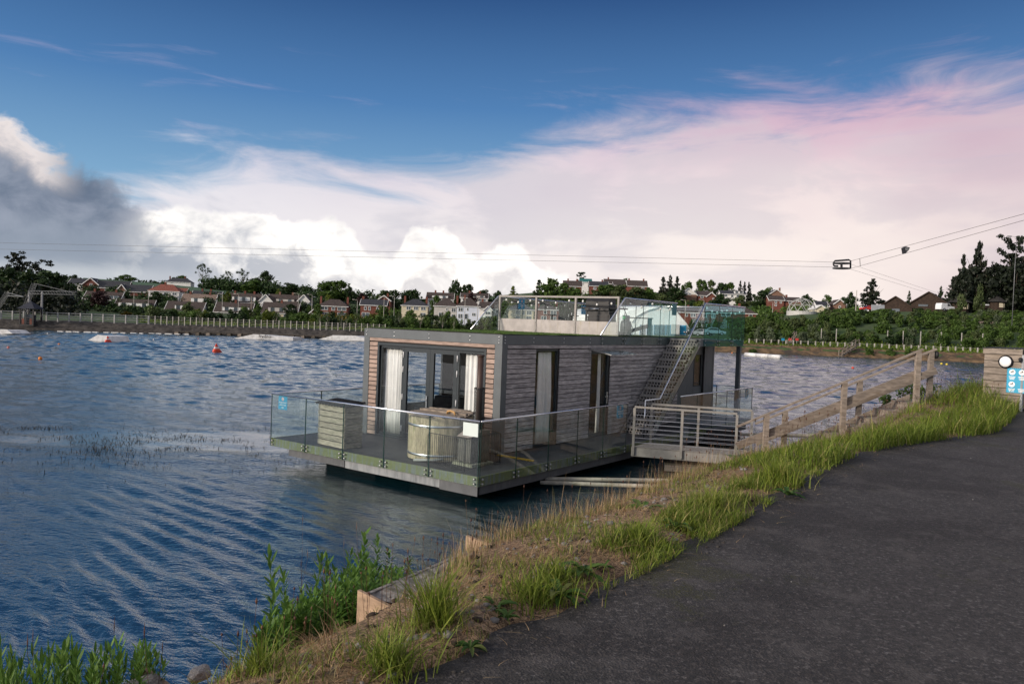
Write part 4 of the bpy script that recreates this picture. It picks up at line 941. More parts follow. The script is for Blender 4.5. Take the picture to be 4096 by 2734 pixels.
# concrete edging with shuttering boards at the crest
M_CONC = mat('rough_concrete', (.21, .195, .18), .9, .35, 18, bump=.012, col2=(.10, .09, .07), c2range=(.52, .68))
M_PLY = mat('old_shuttering_ply', (.36, .25, .165), .8, .25, 4, stretch=(1, 1, 2.5), bump=.003, col2=(.20, .14, .10), c2range=(.5, .66))
s0, s1 = np.array([-.93, 5.13]), np.array([-.30, 6.2]); du = (s1 - s0) / np.hypot(*(s1 - s0)); dn = np.array([du[1], -du[0]])
P2 = lambda s_, n_, z: (*(s0 + du * s_ + dn * n_), z)
cs = thing('concrete_kerb', 'broken concrete kerb slab between old shuttering boards at the water edge', 'kerb')
mb = MB(); nn, mm = 26, 9; Ls = np.hypot(*(s1 - s0))
for i in range(nn):
    for j in range(mm):
        p = s0 + du * Ls * i / (nn - 1) + dn * .42 * j / (mm - 1)
        mb.v.append((p[0], p[1], 1.735 + .016 * fbm(p[0], p[1], 7) + .01 * fbm(p[0], p[1], 23) + (.02 if j > 5 else 0)))
mb.f = [(i * mm + j, i * mm + j + 1, (i + 1) * mm + j + 1, (i + 1) * mm + j) for i in range(nn - 1) for j in range(mm - 1)]
mb.build('slab_top', M_CONC, cs, True)
MB().ext([P2(0, -.004, 1.40), P2(Ls, -.004, 1.40), P2(Ls, -.004, 1.742), P2(0, -.004, 1.742)], (dn[0] * .03, dn[1] * .03, 0)).build('slab_face', M_CONC, cs)
MB().ext([P2(-.03, -.02, 1.36), P2(-.03, .40, 1.36), P2(-.03, .40, 1.70), P2(-.03, -.02, 1.775)], (du[0] * .025, du[1] * .025, 0)).build('shuttering_board', M_PLY, cs)
MB().ext([P2(Ls + .01, -.02, 1.55), P2(Ls + .01, .40, 1.55), P2(Ls + .01, .40, 1.80), P2(Ls + .01, -.02, 1.86)], (du[0] * .03, du[1] * .03, 0)).build('shuttering_board', M_PLY, cs)
# stones on it
M_STONE = mat('pebble', (.25, .235, .22), .9, .3, 9, objvar=.25)
def rock(seed, sub=1):
    bm = bmesh.new(); bmesh.ops.create_icosphere(bm, subdivisions=sub, radius=1)
    for v_ in bm.verts: v_.co *= 1 + .3 * mn.noise(v_.co * 1.3 + Vector((seed, 0, 0)))
    me = bpy.data.meshes.new('stone'); bm.to_mesh(me); bm.free(); me.materials.append(M_STONE); return me
rk = [rock(i) for i in range(4)]; big_rock = rock(5, 3)
gr = [(s_ * Ls, n_) for s_, n_ in zip(rng.random(60), .12 + .34 * rng.random(60))]
gv, gf = [], []
for s_, n_ in gr:
    me = rk[rng.integers(4)]; o_ = len(gv); sc_ = rng.uniform(.006, .016); c_ = P2(s_, n_, 1.755)
    gv += [(v_.co.x * sc_ * 1.3 + c_[0], v_.co.y * sc_ + c_[1], v_.co.z * sc_ * .7 + c_[2]) for v_ in me.vertices]; gf += [tuple(i + o_ for i in p.vertices) for p in me.polygons]
link('gravel', npmesh('gravel', gv, gf, M_STONE), None, kind='stuff', label='loose gravel on the concrete kerb', cat='gravel')
for px, py, sc_, lb in ((560, 2728, .10, 'grey stone at the bottom edge among willowherb'), (1500 * .532, 2670, .05, 'pale round stone in the dry grass at the bottom edge')):
    p = gz(px, py, 1.62) - (0, 0, sc_ * .6); link('stone', big_rock, None, p, (0, 0, 1), (sc_ * 1.4, sc_, sc_ * .8), lb, 'stone')
p = gz(640, 2715, 1.58); MB().bar(p + (-.16, .05, .02), p + (.12, -.1, -.05), .025, .10).build('scrap_board', M_PLY, None, label='offcut of old board beside the stone at the bottom edge', cat='board')

# timber cabinet at the right
hL, hR = at(3937, 1470, 19.0), at(4087, 1470, 18.4); hz0 = 2.0
hzt = at(3937, 1392, 19)[2]; hu = (hR - hL); hu[2] = 0; hw_ = np.linalg.norm(hu); hu /= hw_; hrot = math.atan2(hu[1], hu[0])
ht = thing('timber_cabinet', 'small timber-boarded cabinet beside the path at the right edge', 'cabinet', (hL[0], hL[1], hz0), hrot)
hh_ = hzt - hz0
nb = 8; bh = (hh_ - .13) / nb
for k in range(nb):
    MB().box(0, hw_, -.022, 0, k * bh + .011, (k + 1) * bh - .009).build('board', M_TIMB, ht); MB().box(hw_ - .02, hw_ - .001, .0, .8, k * bh + .006, (k + 1) * bh - .004).build('board', M_TIMB, ht)
MB().box(-.005, hw_ - .022, .002, .8, 0, hh_ - .02).build('carcass', M_TIMBD, ht)
MB().box(-.03, hw_ + .012, -.04, .0, hh_ - .125, hh_).build('fascia_board', M_TIMB, ht)
MB().ext([(-.05, -.05, hh_), (hw_ + .04, -.05, hh_ + .012), (hw_ + .04, .85, hh_ + .03), (-.05, .85, hh_ + .02)], (0, 0, .02)).build('roof', M_CORR, ht)
MB().box(hw_ + .002, hw_ + .05, -.03, .05, -.05, hh_ - .12).build('corner_board', mat('pale_grey_board', (.33, .34, .36), .7, .1, 5), ht)
lm = thing('bulkhead_lamp', 'round white bulkhead lamp with a black rim on the timber cabinet', 'lamp', B(0, 0, 0) * 0 + np.array([hL[0], hL[1], hz0]), hrot)
lx, lz = .47, hh_ - .30
MB().tube([(lx, -.022, lz), (lx, -.075, lz)], .155, 28).build('rim', M_BLACK, lm, True)
MB().tube([(lx, -.076, lz), (lx, -.088, lz), (lx, -.095, lz)], [.128, .12, .06], 28).build('diffuser', M_WHITE, lm, True)
sn = thing('safety_sign', 'blue safety notice with white round pictograms on the timber cabinet', 'sign', (hL[0], hL[1], hz0), hrot)
a0_, a1_, c0_, c1_ = .50, .93, hh_ - 1.03, hh_ - .44
MB().box(a0_, a1_, -.030, -.024, c0_, c1_).build('board', mat('notice_blue', (.02, .33, .52), .4, .04, 2), sn)
for k in range(14):
    for x in (a0_ + .006, a1_ - .006): MB().ext([(x - .006, -.0305, c0_ + .6 * k / 14), (x + .006, -.0305, c0_ + .6 * k / 14 + .012), (x + .006, -.0305, c0_ + .6 * k / 14 + .03), (x - .006, -.0305, c0_ + .6 * k / 14 + .018)], (0, -.001, 0)).build('border_stripe', M_BLACK, sn)
for k in range(10): 
    x = a0_ + .02 + .4 * k / 10; MB().ext([(x, -.0305, c1_ - .014), (x + .018, -.0305, c1_ - .014), (x + .028, -.0305, c1_ - .002), (x + .01, -.0305, c1_ - .002)], (0, -.001, 0)).build('border_stripe', M_BLACK, sn)
for ix, x in enumerate((a0_ + .115, a1_ - .115)):
    for iz, z in enumerate((c1_ - .10, c1_ - .39)):
        if not (ix == 1 and iz == 1):
            MB().tube([(x, -.0305, z), (x, -.032, z)], .066, 20).build('pictogram_disc', M_WHITE, sn)
            MB().ext([(x - .035, -.0325, z - .01), (x + .03, -.0325, z + .005), (x + .03, -.0325, z + .02), (x - .03, -.0325, z + .012)], (0, -.001, 0)).build('pictogram', M_BLACK, sn)
            MB().tube([(x + .012, -.0325, z + .03), (x + .012, -.0335, z + .03)], .012, 10).build('pictogram', M_BLACK, sn)
        for k in range(3): MB().box(x - .07 + .01 * k, x + .07 - .01 * k, -.0325, -.0305, z - .115 - k * .03, z - .10 - k * .03).build('text_line', M_WHITE, sn)
MB().tube([(.78, -.022, hh_ - .22), (.78, -.08, hh_ - .22), (.78, -.1, hh_ - .29)], [.04, .04, .025], 10).build('outlet_hood', M_BLACK, ht, True)

# ------------------------------------------------------------------ near vegetation
def blades(roots, h, w_, lean, curl, tint, name, m_, label=None, cat=None, kind='stuff', split=None):
    n = len(roots); th = rng.uniform(0, 2 * np.pi, n); d = np.c_[np.cos(th), np.sin(th), np.zeros(n)]
    d = d * lean[:, None]; sdv = np.c_[-np.sin(th + rng.normal(0, .5, n)), np.cos(th + rng.normal(0, .5, n)), np.zeros(n)]
    L = []
    for t_, wf in ((0, 1.), (.35, .95), (.7, .65)):
        c_ = roots + d * (h * t_ ** 2 * (.6 + curl))[:, None] + np.c_[np.zeros(n), np.zeros(n), h * t_ * (1 - .35 * curl * t_)]
        L += [c_ - sdv * (w_ * wf / 2)[:, None], c_ + sdv * (w_ * wf / 2)[:, None]]
    L.append(roots + d * (h * (.6 + curl))[:, None] + np.c_[np.zeros(n), np.zeros(n), h * (1 - .35 * curl)])
    v_ = np.stack(L, 1).reshape(-1, 3); o = np.arange(n)[:, None] * 7
    f = np.stack([o + np.array(q) for q in ((0, 1, 3), (0, 3, 2), (2, 3, 5), (2, 5, 4), (4, 5, 6))], 1).reshape(-1, 3)
    return link(name, npmesh(name, v_, f, m_, np.repeat(tint, 7)), None, label=label, cat=cat, kind=kind)
def bank_pts(n, ymin, ymax, tlo, thi, mask=None):
    idx = np.where((ED[:, 1] >= ymin) & (ED[:, 1] <= ymax))[0]
    step = np.hypot(*np.gradient(ED, axis=0)[idx].T); pr = step / step.sum()
    out_ = []
    while len(out_) < n:
        i = rng.choice(idx, p=pr); t_ = rng.uniform(tlo, thi); p = bank_pt(i, t_)
        j = ED[i] * 0; p[:2] += TN[i] * rng.uniform(-.5, .5) * step[i - idx[0]]
        if mask is None or mask(p, t_): out_.append(np.r_[p, t_])
    return np.array(out_)
M_GRASS = leafmat('grass_blade', [(.065, .10, .013), (.13, .19, .022), (.22, .27, .04), (.37, .32, .12)], .35, objvar=0)
M_DRY = leafmat('dry_grass_blade', [(.15, .085, .04), (.33, .205, .105), (.46, .33, .19), (.20, .19, .07)], .3, objvar=0)
cl = lambda p, s_, off: .5 + .5 * fbm(p[0] + off, p[1], s_, 3)
def green(n, y0, y1, t0, t1, hm, name, thr=.45, wd=.006, off=0., label=None, lo=.0, taper=0.):
    P = bank_pts(n, y0, y1, t0, t1, lambda p, t_: cl(p, 1.7, off) + rng.normal(0, .06) > thr)
    den = np.array([cl(p, 1.7, off) for p in P]); h = hm * (.45 + .9 * np.clip(den - thr + .25, .1, 1)) * rng.lognormal(0, .28, len(P)) * (1 - taper * np.clip(P[:, 3] / 1.2, 0, 1))
    blades(P[:, :3] - (0, 0, .01), h, wd * rng.uniform(.6, 1.4, len(P)), rng.uniform(.2, 1., len(P)), rng.uniform(0, .8, len(P)), np.clip(rng.beta(2, 2.4, len(P)) * .8 + lo + 1. * (rng.random(len(P)) > (.82 if y0 < 9 else .93)), 0, 1), name, M_GRASS, label, 'grass')
green(8000, 4.7, 9.5, -.10, .42, .13, 'verge_grass', .50, .0055, label='green grass tufts along the near edge of the path')
green(900, -1, 4.7, .0, .5, .10, 'verge_grass', .55, .004, 11., label='short green grass at the bottom edge of the path')
green(3500, 2, 9.5, .4, 1.5, .11, 'verge_grass', .58, .0045, 7., label='sparse green grass among the dry straw of the bank')
green(24000, 9.3, 24, -.1, 1.35, .36, 'verge_grass', .38, .009, label='thick long green grass between the timber steps and the path', taper=.8)
green(2600, 15, 26, 1.2, 2.4, .26, 'verge_grass', .40, .010, 3., label='long grass on the far part of the bank slope', lo=.1)
green(1500, 8, 15, 1.0, 1.9, .13, 'verge_grass', .45, .006, 5., label='short grass on the crest below the landing', lo=.15)
green(3200, 16.5, 23, -.15, 1.1, .46, 'verge_grass', .3, .011, 2., label='long grass round the foot of the timber cabinet')
green(4000, 24, 60, -.1, 2.5, .42, 'verge_grass', .2, .02, label='grass verge beyond the timber cabinet')
P = bank_pts(24000, 1.5, 12.5, .12, 1.75, lambda p, t_: cl(p, 1.9, 21.) + rng.normal(0, .06) > .48)
blades(P[:, :3] - (0, 0, .008), rng.lognormal(-3.2, .45, len(P)), .0035 * rng.uniform(.6, 1.5, len(P)), rng.uniform(.4, 2.4, len(P)), rng.uniform(.2, 1, len(P)), rng.random(len(P)), 'dry_grass', M_DRY, 'matted dry straw covering the crest of the bank', 'grass')
P = bank_pts(4200, 4.6, 13, 1.15, 1.9, lambda p, t_: cl(p, 1.6, 40.) + rng.normal(0, .1) > .42)
blades(P[:, :3] - (0, 0, .01), rng.lognormal(-1.75, .38, len(P)), .003 * rng.uniform(.7, 1.5, len(P)), rng.uniform(.1, .55, len(P)), rng.uniform(0, .6, len(P)), np.clip(rng.normal(.65, .3, len(P)), 0, 1), 'dry_grass', M_DRY, 'thin upright dry grasses standing along the crest above the water', 'grass')
# broad single tussocks that stand out
def tussock(px, py, zg, n, h, spread, label, lo=.1, wd=.007):
    c_ = gz(px, py, zg); r_ = np.abs(rng.normal(0, spread, n)); a = rng.uniform(0, 6.28, n)
    P = np.c_[c_[0] + r_ * np.cos(a), c_[1] + r_ * np.sin(a), np.full(n, zg - .02)]
    blades(P, h * rng.uniform(.45, 1.15, n), wd * rng.uniform(.6, 1.3, n), rng.uniform(.15, .9, n), rng.uniform(.1, .9, n), np.clip(rng.beta(2, 2.2, n) * .8 + lo, 0, 1), 'grass_tussock', M_GRASS, label, 'grass', None)
tussock(1740, 2540, 1.93, 420, .42, .075, 'tall bright green grass tussock by the concrete kerb')
tussock(1560, 2700, 1.95, 340, .26, .09, 'green grass tussock at the bottom edge left of the path')
tussock(1040, 2734, 1.86, 140, .30, .06, 'small green grass tussock at the bottom among dry straw')
tussock(2130, 2400, 1.96, 360, .20, .13, 'low green grass tussock on the path edge beyond the kerb')
tussock(2560, 2180, 1.97, 420, .24, .13, 'leafy green grass tussock on the path edge in front of the mooring poles')
tussock(2230, 2330, 1.97, 320, .20, .14, 'spreading green tussock on the path edge in front of the houseboat')
tussock(2840, 2040, 1.97, 380, .27, .14, 'yellow-green grass tussock below the landing', .25)
tussock(3120, 1930, 1.97, 420, .32, .16, 'arching bright grass tussock on the path edge below the steps', .15, .009)
# broad-leaved docks and plantains
M_DOCK = leafmat('dock_leaf', [(.03, .075, .015), (.06, .125, .025), (.10, .17, .04), (.16, .17, .05)], .3, objvar=0)
def rosette(px, py, zg, n, L, label):
    c_ = gz(px, py, zg); vs, fs, tn = [], [], []
    for k in range(n):
        a = k * 2.4 + rng.normal(0, .2); ln = L * rng.uniform(.6, 1.15); el = rng.uniform(.25, 1.0); w2 = ln * rng.uniform(.11, .17); d_ = np.array([math.cos(a), math.sin(a), 0]); sd2 = np.array([-math.sin(a), math.cos(a), 0]); o = len(vs); tt_ = rng.random()
        for s_, wf in ((.05, .12), (.3, .8), (.6, 1.), (.85, .6)):
            q = d_ * ln * s_ * math.cos(el * (1 - .5 * s_)) + np.array([0, 0, ln * (math.sin(el) * s_ - .45 * s_ ** 2.2)]); vs += [q + sd2 * w2 * wf + (0, 0, .012 * wf), q, q - sd2 * w2 * wf + (0, 0, .012 * wf)]
        vs.append(d_ * ln * math.cos(el * .5) + np.array([0, 0, ln * (math.sin(el) - .5)]))
        for j in range(3):
            for i in range(2): e = o + j * 3 + i; fs += [(e, e + 1, e + 4), (e, e + 4, e + 3)]
        e = o + 9; fs += [(e, e + 1, o + 12), (e + 1, e + 2, o + 12)]; tn += [tt_] * 13
    link('dock_plant', npmesh('dock_plant', vs, fs, M_DOCK, tn, smooth=True), None, c_ + (0, 0, .01), label=label, cat='plant', group='broad-leaved docks on the verge')
rosette(2570, 2050, 1.84, 16, .26, 'dark broad-leaved dock on the crest in front of the mooring poles'); rosette(2240, 2390, 1.97, 14, .17, 'broad-leaved dock on the path edge before the boat hull'); rosette(2330, 2300, 1.97, 14, .20, 'tall dock plant among the tufts right of the kerb')
rosette(3150, 1985, 1.97, 12, .20, 'dock with a long arching leaf at the path edge below the steps'); rosette(1980, 2440, 1.96, 12, .14, 'small dock at the path edge beside the concrete kerb'); rosette(2700, 2120, 1.97, 12, .16, 'small dock at the path edge before the landing')
for px, py, q in ((2030, 2480, 'right of the concrete kerb'), (2420, 2275, 'before the mooring poles'), (2900, 2060, 'below the landing'), (1880, 2600, 'beside the tallest tussock')): rosette(px, py, 1.965, 10, .09, f'tiny weed rosette on the crumbling asphalt edge {q}')
# seed heads on thin stems
M_SEED = leafmat('seed_head_brown', [(.05, .025, .018), (.11, .05, .035), (.16, .09, .05)], .1)
def seedheads(P, h, hl_, hr_, name, label):
    vs, fs, tn = [], [], []
    for p, hh_2 in zip(P, h):
        a = rng.uniform(0, 6.28); ln = rng.uniform(0, .25) * hh_2; top = p + np.array([ln * math.cos(a), ln * math.sin(a), hh_2])
        o = len(vs); w2 = .0016; tt_ = rng.random()
        for q, ww in ((p, w2), (top, w2 * .7)): vs += [q + (ww, 0, 0), q + (-ww / 2, ww * .87, 0), q + (-ww / 2, -ww * .87, 0)]
        fs += [(o, o + 1, o + 4), (o, o + 4, o + 3), (o + 1, o + 2, o + 5), (o + 1, o + 5, o + 4), (o + 2, o, o + 3), (o + 2, o + 3, o + 5)]
        o = len(vs); l2 = hl_ * rng.uniform(.6, 1.3); r2 = hr_ * rng.uniform(.7, 1.2)
        vs += [top + (0, 0, l2)] + [top + (r2 * math.cos(k * 1.257), r2 * math.sin(k * 1.257), l2 * .45) for k in range(5)] + [top - (0, 0, l2 * .15)]
        for k in range(5): fs += [(o, o + 1 + k, o + 1 + (k + 1) % 5), (o + 6, o + 1 + (k + 1) % 5, o + 1 + k)]
        tn += [tt_] * 13
    link(name, npmesh(name, vs, fs, M_SEED, tn), None, kind='stuff', label=label, cat='seed heads')
P = bank_pts(150, 3, 12, .6, 2.0)[:, :3]; seedheads(P, rng.uniform(.14, .42, len(P)), .03, .006, 'seed_heads', 'brown plantain seed heads along the crest of the bank')
P = bank_pts(260, 9.5, 20, .1, 2.0)[:, :3]; seedheads(P, rng.uniform(.3, .6, len(P)), .04, .009, 'seed_heads', 'brown seed heads over the long green grass')
P = bank_pts(36, 2.4, 5.2, 1.2, 2.0)[:, :3]; seedheads(P, rng.uniform(.15, .35, len(P)), .026, .006, 'seed_heads', 'reddish seed heads on thin stems at the bottom left')
# rubble, clods and grit
def scatter(P, smin, smax, name, label, m_):
    gv, gf = [], []; base = [np.array([v2.co[:] for v2 in r2.vertices]) for r2 in rk]; fcs = [np.array([p2.vertices[:] for p2 in r2.polygons]) for r2 in rk]; o_ = 0
    for p in P:
        j = int(rng.integers(4)); sc_ = rng.uniform(smin, smax) * rng.uniform(.5, 1.); a = rng.uniform(0, 6.28); q = base[j] * sc_ * (1.3, .9, .7); q = np.c_[q[:, 0] * math.cos(a) - q[:, 1] * math.sin(a), q[:, 0] * math.sin(a) + q[:, 1] * math.cos(a), q[:, 2]] + p
        gv.append(q); gf.append(fcs[j] + o_); o_ += len(q)
    link(name, npmesh(name, np.vstack(gv), np.vstack(gf), m_), None, kind='stuff', label=label, cat='stones')
scatter(bank_pts(420, 2.5, 12, .1, 1.5, lambda p, t_: cl(p, 2.1, 60.) > .5)[:, :3], .008, .035, 'rubble', 'broken stones and clods among the dry grass of the bank', M_STONE)
scatter(bank_pts(500, 2.5, 12, .05, 1.4)[:, :3], .010, .035, 'soil_clods', 'dark soil clods in the dry straw', mat('dark_soil', (.05, .035, .024), .95, .3, 20))
P = bank_pts(260, 2.0, 14, -.25, .03)[:, :3]; P[:, 2] = PATH_Z + .014; scatter(P, .005, .016, 'path_grit', 'crumbled asphalt and grit along the path edge', mat('asphalt_crumb', (.05, .045, .04), .9, .3, 20))
P = np.c_[rng.uniform(-.5, 9, 120), rng.uniform(3.3, 12, 120), np.full(120, PATH_Z + .014)]; P = P[P[:, 0] > np.interp(P[:, 1], ED[:, 1], ED[:, 0]) + .15]; scatter(P, .004, .011, 'path_grit', 'pale pebbles lying on the asphalt', M_STONE)
# straws fallen on the asphalt
P = bank_pts(160, 2.5, 12, -.35, .0)[:, :3]; P[:, 2] = PATH_Z + .02
blades(P, rng.uniform(.012, .03, len(P)), np.full(len(P), .004), rng.uniform(2, 4, len(P)), np.full(len(P), 1.), rng.uniform(.3, .8, len(P)), 'fallen_straw', M_DRY, 'dry straws fallen on the edge of the asphalt', 'straw')

# willowherb: upright leafy stems
M_WILLOW = leafmat('willowherb_leaf', [(.028, .072, .012), (.052, .122, .018), (.09, .185, .03), (.15, .25, .05)], .35, objvar=.15)
def stem_mesh(seed, H=.8, n=46):
    r_ = np.random.default_rng(seed); vs, fs, tn = [], [], []
    bend = r_.normal(0, .05, 2)
    cen = lambda s_: np.array([bend[0] * s_ * s_, bend[1] * s_ * s_, H * s_])
    o = 0
    for k in range(7):
        s_ = k / 6; c_ = cen(s_); rr_ = .0045 * (1 - .6 * s_)
        vs += [c_ + (rr_ * math.cos(q), rr_ * math.sin(q), 0) for q in (0, 2.1, 4.2)]; tn += [.55] * 3
        if k: fs += [((k - 1) * 3 + j, (k - 1) * 3 + (j + 1) % 3, k * 3 + (j + 1) % 3) for j in range(3)] + [((k - 1) * 3 + j, k * 3 + (j + 1) % 3, k * 3 + j) for j in range(3)]
    for k in range(n):
        s_ = .12 + .88 * (k / n) ** .85; a = k * 2.4 + r_.normal(0, .2); ln = H * (.19 - .11 * s_) * r_.uniform(.8, 1.2) + (.01 if s_ > .9 else 0); el = .25 + .75 * s_ ** 3 + r_.normal(0, .15)
        d_ = np.array([math.cos(a) * math.cos(el), math.sin(a) * math.cos(el), math.sin(el)]); sd2 = np.array([-math.sin(a), math.cos(a), 0]); c_ = cen(s_); w2 = ln * .15
        o = len(vs); drop = np.array([0, 0, -ln * .22 * (1 - s_)])
        vs += [c_, c_ + d_ * ln * .4 + sd2 * w2, c_ + d_ * ln * .4 - sd2 * w2, c_ + d_ * ln * .75 + sd2 * w2 * .7 + drop * .5, c_ + d_ * ln * .75 - sd2 * w2 * .7 + drop * .5, c_ + d_ * ln + drop]
        fs += [(o, o + 1, o + 2), (o + 1, o + 3, o + 4), (o + 1, o + 4, o + 2), (o + 3, o + 5, o + 4)]; tn += [float(np.clip(.25 + .5 * s_ + r_.normal(0, .15), 0, 1))] * 6
    return npmesh('stem', vs, fs, M_WILLOW, tn)
SM = [stem_mesh(i, .8, 52) for i in range(6)]
def willowherb(name, label, pts, k=1.):
    t_ = thing(name, label, 'plant', pts[0][:3] if False else (0, 0, 0))
    for (x, y, z, h) in pts: link('stem', SM[rng.integers(6)], t_, (x, y, z), (rng.normal(0, .05), rng.normal(0, .05), rng.uniform(0, 6.28)), ((.80 + .2 * h) * k * rng.uniform(.8, 1.15),) * 2 + (h / .8,))
def near_bank(px, py, D):      # ground under a photo column at depth D
    p = at(px, py, D); i = np.argmin(np.hypot(ED[:, 0] - p[0], ED[:, 1] - p[1])); t_ = float(np.dot(p[:2] - ED[i], NL[i])) / crest_k(i); return p, PATH_Z + prof(max(0, t_))
pts = []
for px, py, D in [(1140, 2235, 6.2), (1230, 2230, 6.5), (1275, 2280, 6.3), (1340, 2215, 6.5), (1440, 2165, 6.4), (1475, 2220, 6.7), (1520, 2185, 6.4), (1575, 2225, 6.6), (1090, 2330, 6.0), (1170, 2310, 6.1), (1310, 2260, 6.1), (1400, 2240, 6.2), (1620, 2290, 6.7)]:
    p, g = near_bank(px, py, D); pts.append((p[0], p[1], g - .05, max(.4, p[2] - g + .10)))
for k in range(230):
    px = rng.uniform(1060, 1630); D = rng.uniform(5.4, 6.6); p, g = near_bank(px, rng.uniform(2215, 2430) + (60 if px < 1150 else 0), D); pts.append((p[0], p[1], g - .05, float(np.clip(p[2] - g, .25, .8))))
willowherb('willowherb_clump', 'tall leafy willowherb clump growing below the concrete kerb', pts)
pts = []
for k in range(85):
    px = rng.uniform(-20, 640); D = rng.uniform(3.8, 4.4); top = 2520 + 80 * abs(math.sin(px * .013)) + rng.uniform(0, 130); p, g = near_bank(px, top, D); pts.append((p[0], p[1], g - .08, float(np.clip(p[2] - g + .08, .25, 1.25))))
willowherb('willowherb_clump', 'leafy willowherb clump at the bottom left corner by the water', pts, .65)
# bare stems of last year
P = []
for k in range(16):
    px = rng.uniform(40, 640) if k < 11 else rng.uniform(1100, 1480); D = rng.uniform(3.9, 4.5) if k < 11 else 6.4; p, g = near_bank(px, 2500, D); P.append((p[0], p[1], max(g, 1.05)))
seedheads(np.array(P), rng.uniform(.45, .8, len(P)), .10, .003, 'dead_stems', 'thin dead brown stems rising over the willowherb')

# sapling behind the timber steps
def leafcloud(n, blobs, size, r_, flat=.0, clump=None):
    """leaf triangles spread in ellipsoid blobs [(c, rad)], denser to the outside"""
    wts = np.array([np.prod(b_[1]) ** (2 / 3) for b_ in blobs]); wts /= wts.sum(); idx = r_.choice(len(blobs), n, p=wts)
    C = np.array([b_[0] for b_ in blobs])[idx]; Rr = np.array([b_[1] for b_ in blobs])[idx]
    d = r_.normal(size=(n, 3)); d /= np.linalg.norm(d, axis=1)[:, None]; rad = r_.random(n) ** .45
    c_ = C + d * rad[:, None] * Rr
    a = r_.normal(size=(n, 3)); a /= np.linalg.norm(a, axis=1)[:, None]; b_ = np.cross(a, d + .3 * r_.normal(size=(n, 3))); b_ /= np.linalg.norm(b_, axis=1)[:, None] + 1e-9
    s_ = size * r_.uniform(.5, 1.4, n)[:, None]
    v_ = np.stack([c_ - a * s_ * .5, c_ + b_ * s_ * .33, c_ + a * s_ * .6, c_ - b_ * s_ * .33], 1).reshape(-1, 3)
    if flat: pass
    f = np.arange(4 * n).reshape(-1, 4); tint = np.clip(.5 * r_.random(n) + .35 * (r_.random(len(blobs))[idx]) + .15 * d[:, 2], 0, 1)
    return v_, f, np.repeat(tint, 4)
M_SALL = leafmat('sallow_leaf', [(.04, .075, .02), (.075, .125, .03), (.13, .18, .06)], .4)
M_BARK = mat('bark', (.09, .07, .055), .95, .3, 6, stretch=(3, 3, .6), bump=.01)
M_BIRCH = mat('pale_bark', (.33, .30, .26), .9, .35, 5, stretch=(1, 1, 3))
r9 = np.random.default_rng(9)
sp0 = at(3620, 1640, 19.6); sp0[2] = 1.3
sg = thing('sallow_sapling', 'leafy sallow sapling behind the top of the timber steps', 'sapling', sp0)
blb = []
for k in range(34):
    a = r9.uniform(0, 6.28); rr_ = r9.uniform(.1, .85); z = r9.uniform(.25, 1.45); blb.append(((rr_ * math.cos(a), rr_ * math.sin(a) * .6, z * (1 - .35 * rr_)), (.16, .16, .13)))
v_, f, tn = leafcloud(1500, blb, .075, r9); link('crown', npmesh('crown', v_, f, M_SALL, tn), sg)
mb = MB()
for c_, _ in blb[:16]: mb.tube([(0, 0, -.2), (c_[0] * .4, c_[1] * .4, c_[2] * .5), c_], [.012, .008, .003], 4)
mb.build('branches', M_BARK, sg)

# ------------------------------------------------------------------ on the lake
M_RAMP = mat('ramp_white', (.66, .66, .65), .5, .12, 2, col2=(.48, .46, .43), c2range=(.6, .75))
M_BUOY = mat('buoy_red', (.62, .055, .02), .45, .08, 3)
M_ORNG = mat('buoy_orange', (.65, .20, .03), .45, .08, 3)
# water weed: dark sprigs just breaking the surface
def weed(n, cx, cy, sx_, sy_, slope):
    P = []
    while len(P) < n:
        a = rng.normal(0, .5, 2); x, y = cx + a[0] * sx_, cy + a[1] * sy_ + slope * a[0] * sx_
        if .5 + .5 * fbm(x, y * 1.6, .8, 2) + rng.normal(0, .06) > .50: P.append((x, y, -.01))
    P = np.array(P); m_ = len(P)
    return P, rng.uniform(.02, .10, m_)
M_WEED = leafmat('water_weed', [(.02, .017, .012), (.05, .035, .02), (.07, .05, .02)], .1)
P, h = weed(2600, -8.6, 20.6, 5.4, 3.0, .22); blades(P, h, np.full(len(P), .012), rng.uniform(.5, 3, len(P)), rng.uniform(0, 1, len(P)), rng.random(len(P)), 'water_weed', M_WEED, 'dark weed breaking the surface left of the houseboat', 'weed')
P, h = weed(260, -14.2, 22.4, 1.6, .8, .1); blades(P, h, np.full(len(P), .012), rng.uniform(.5, 3, len(P)), rng.uniform(0, 1, len(P)), rng.random(len(P)), 'water_weed', M_WEED, 'small weed patch at the left edge of the lake', 'weed')
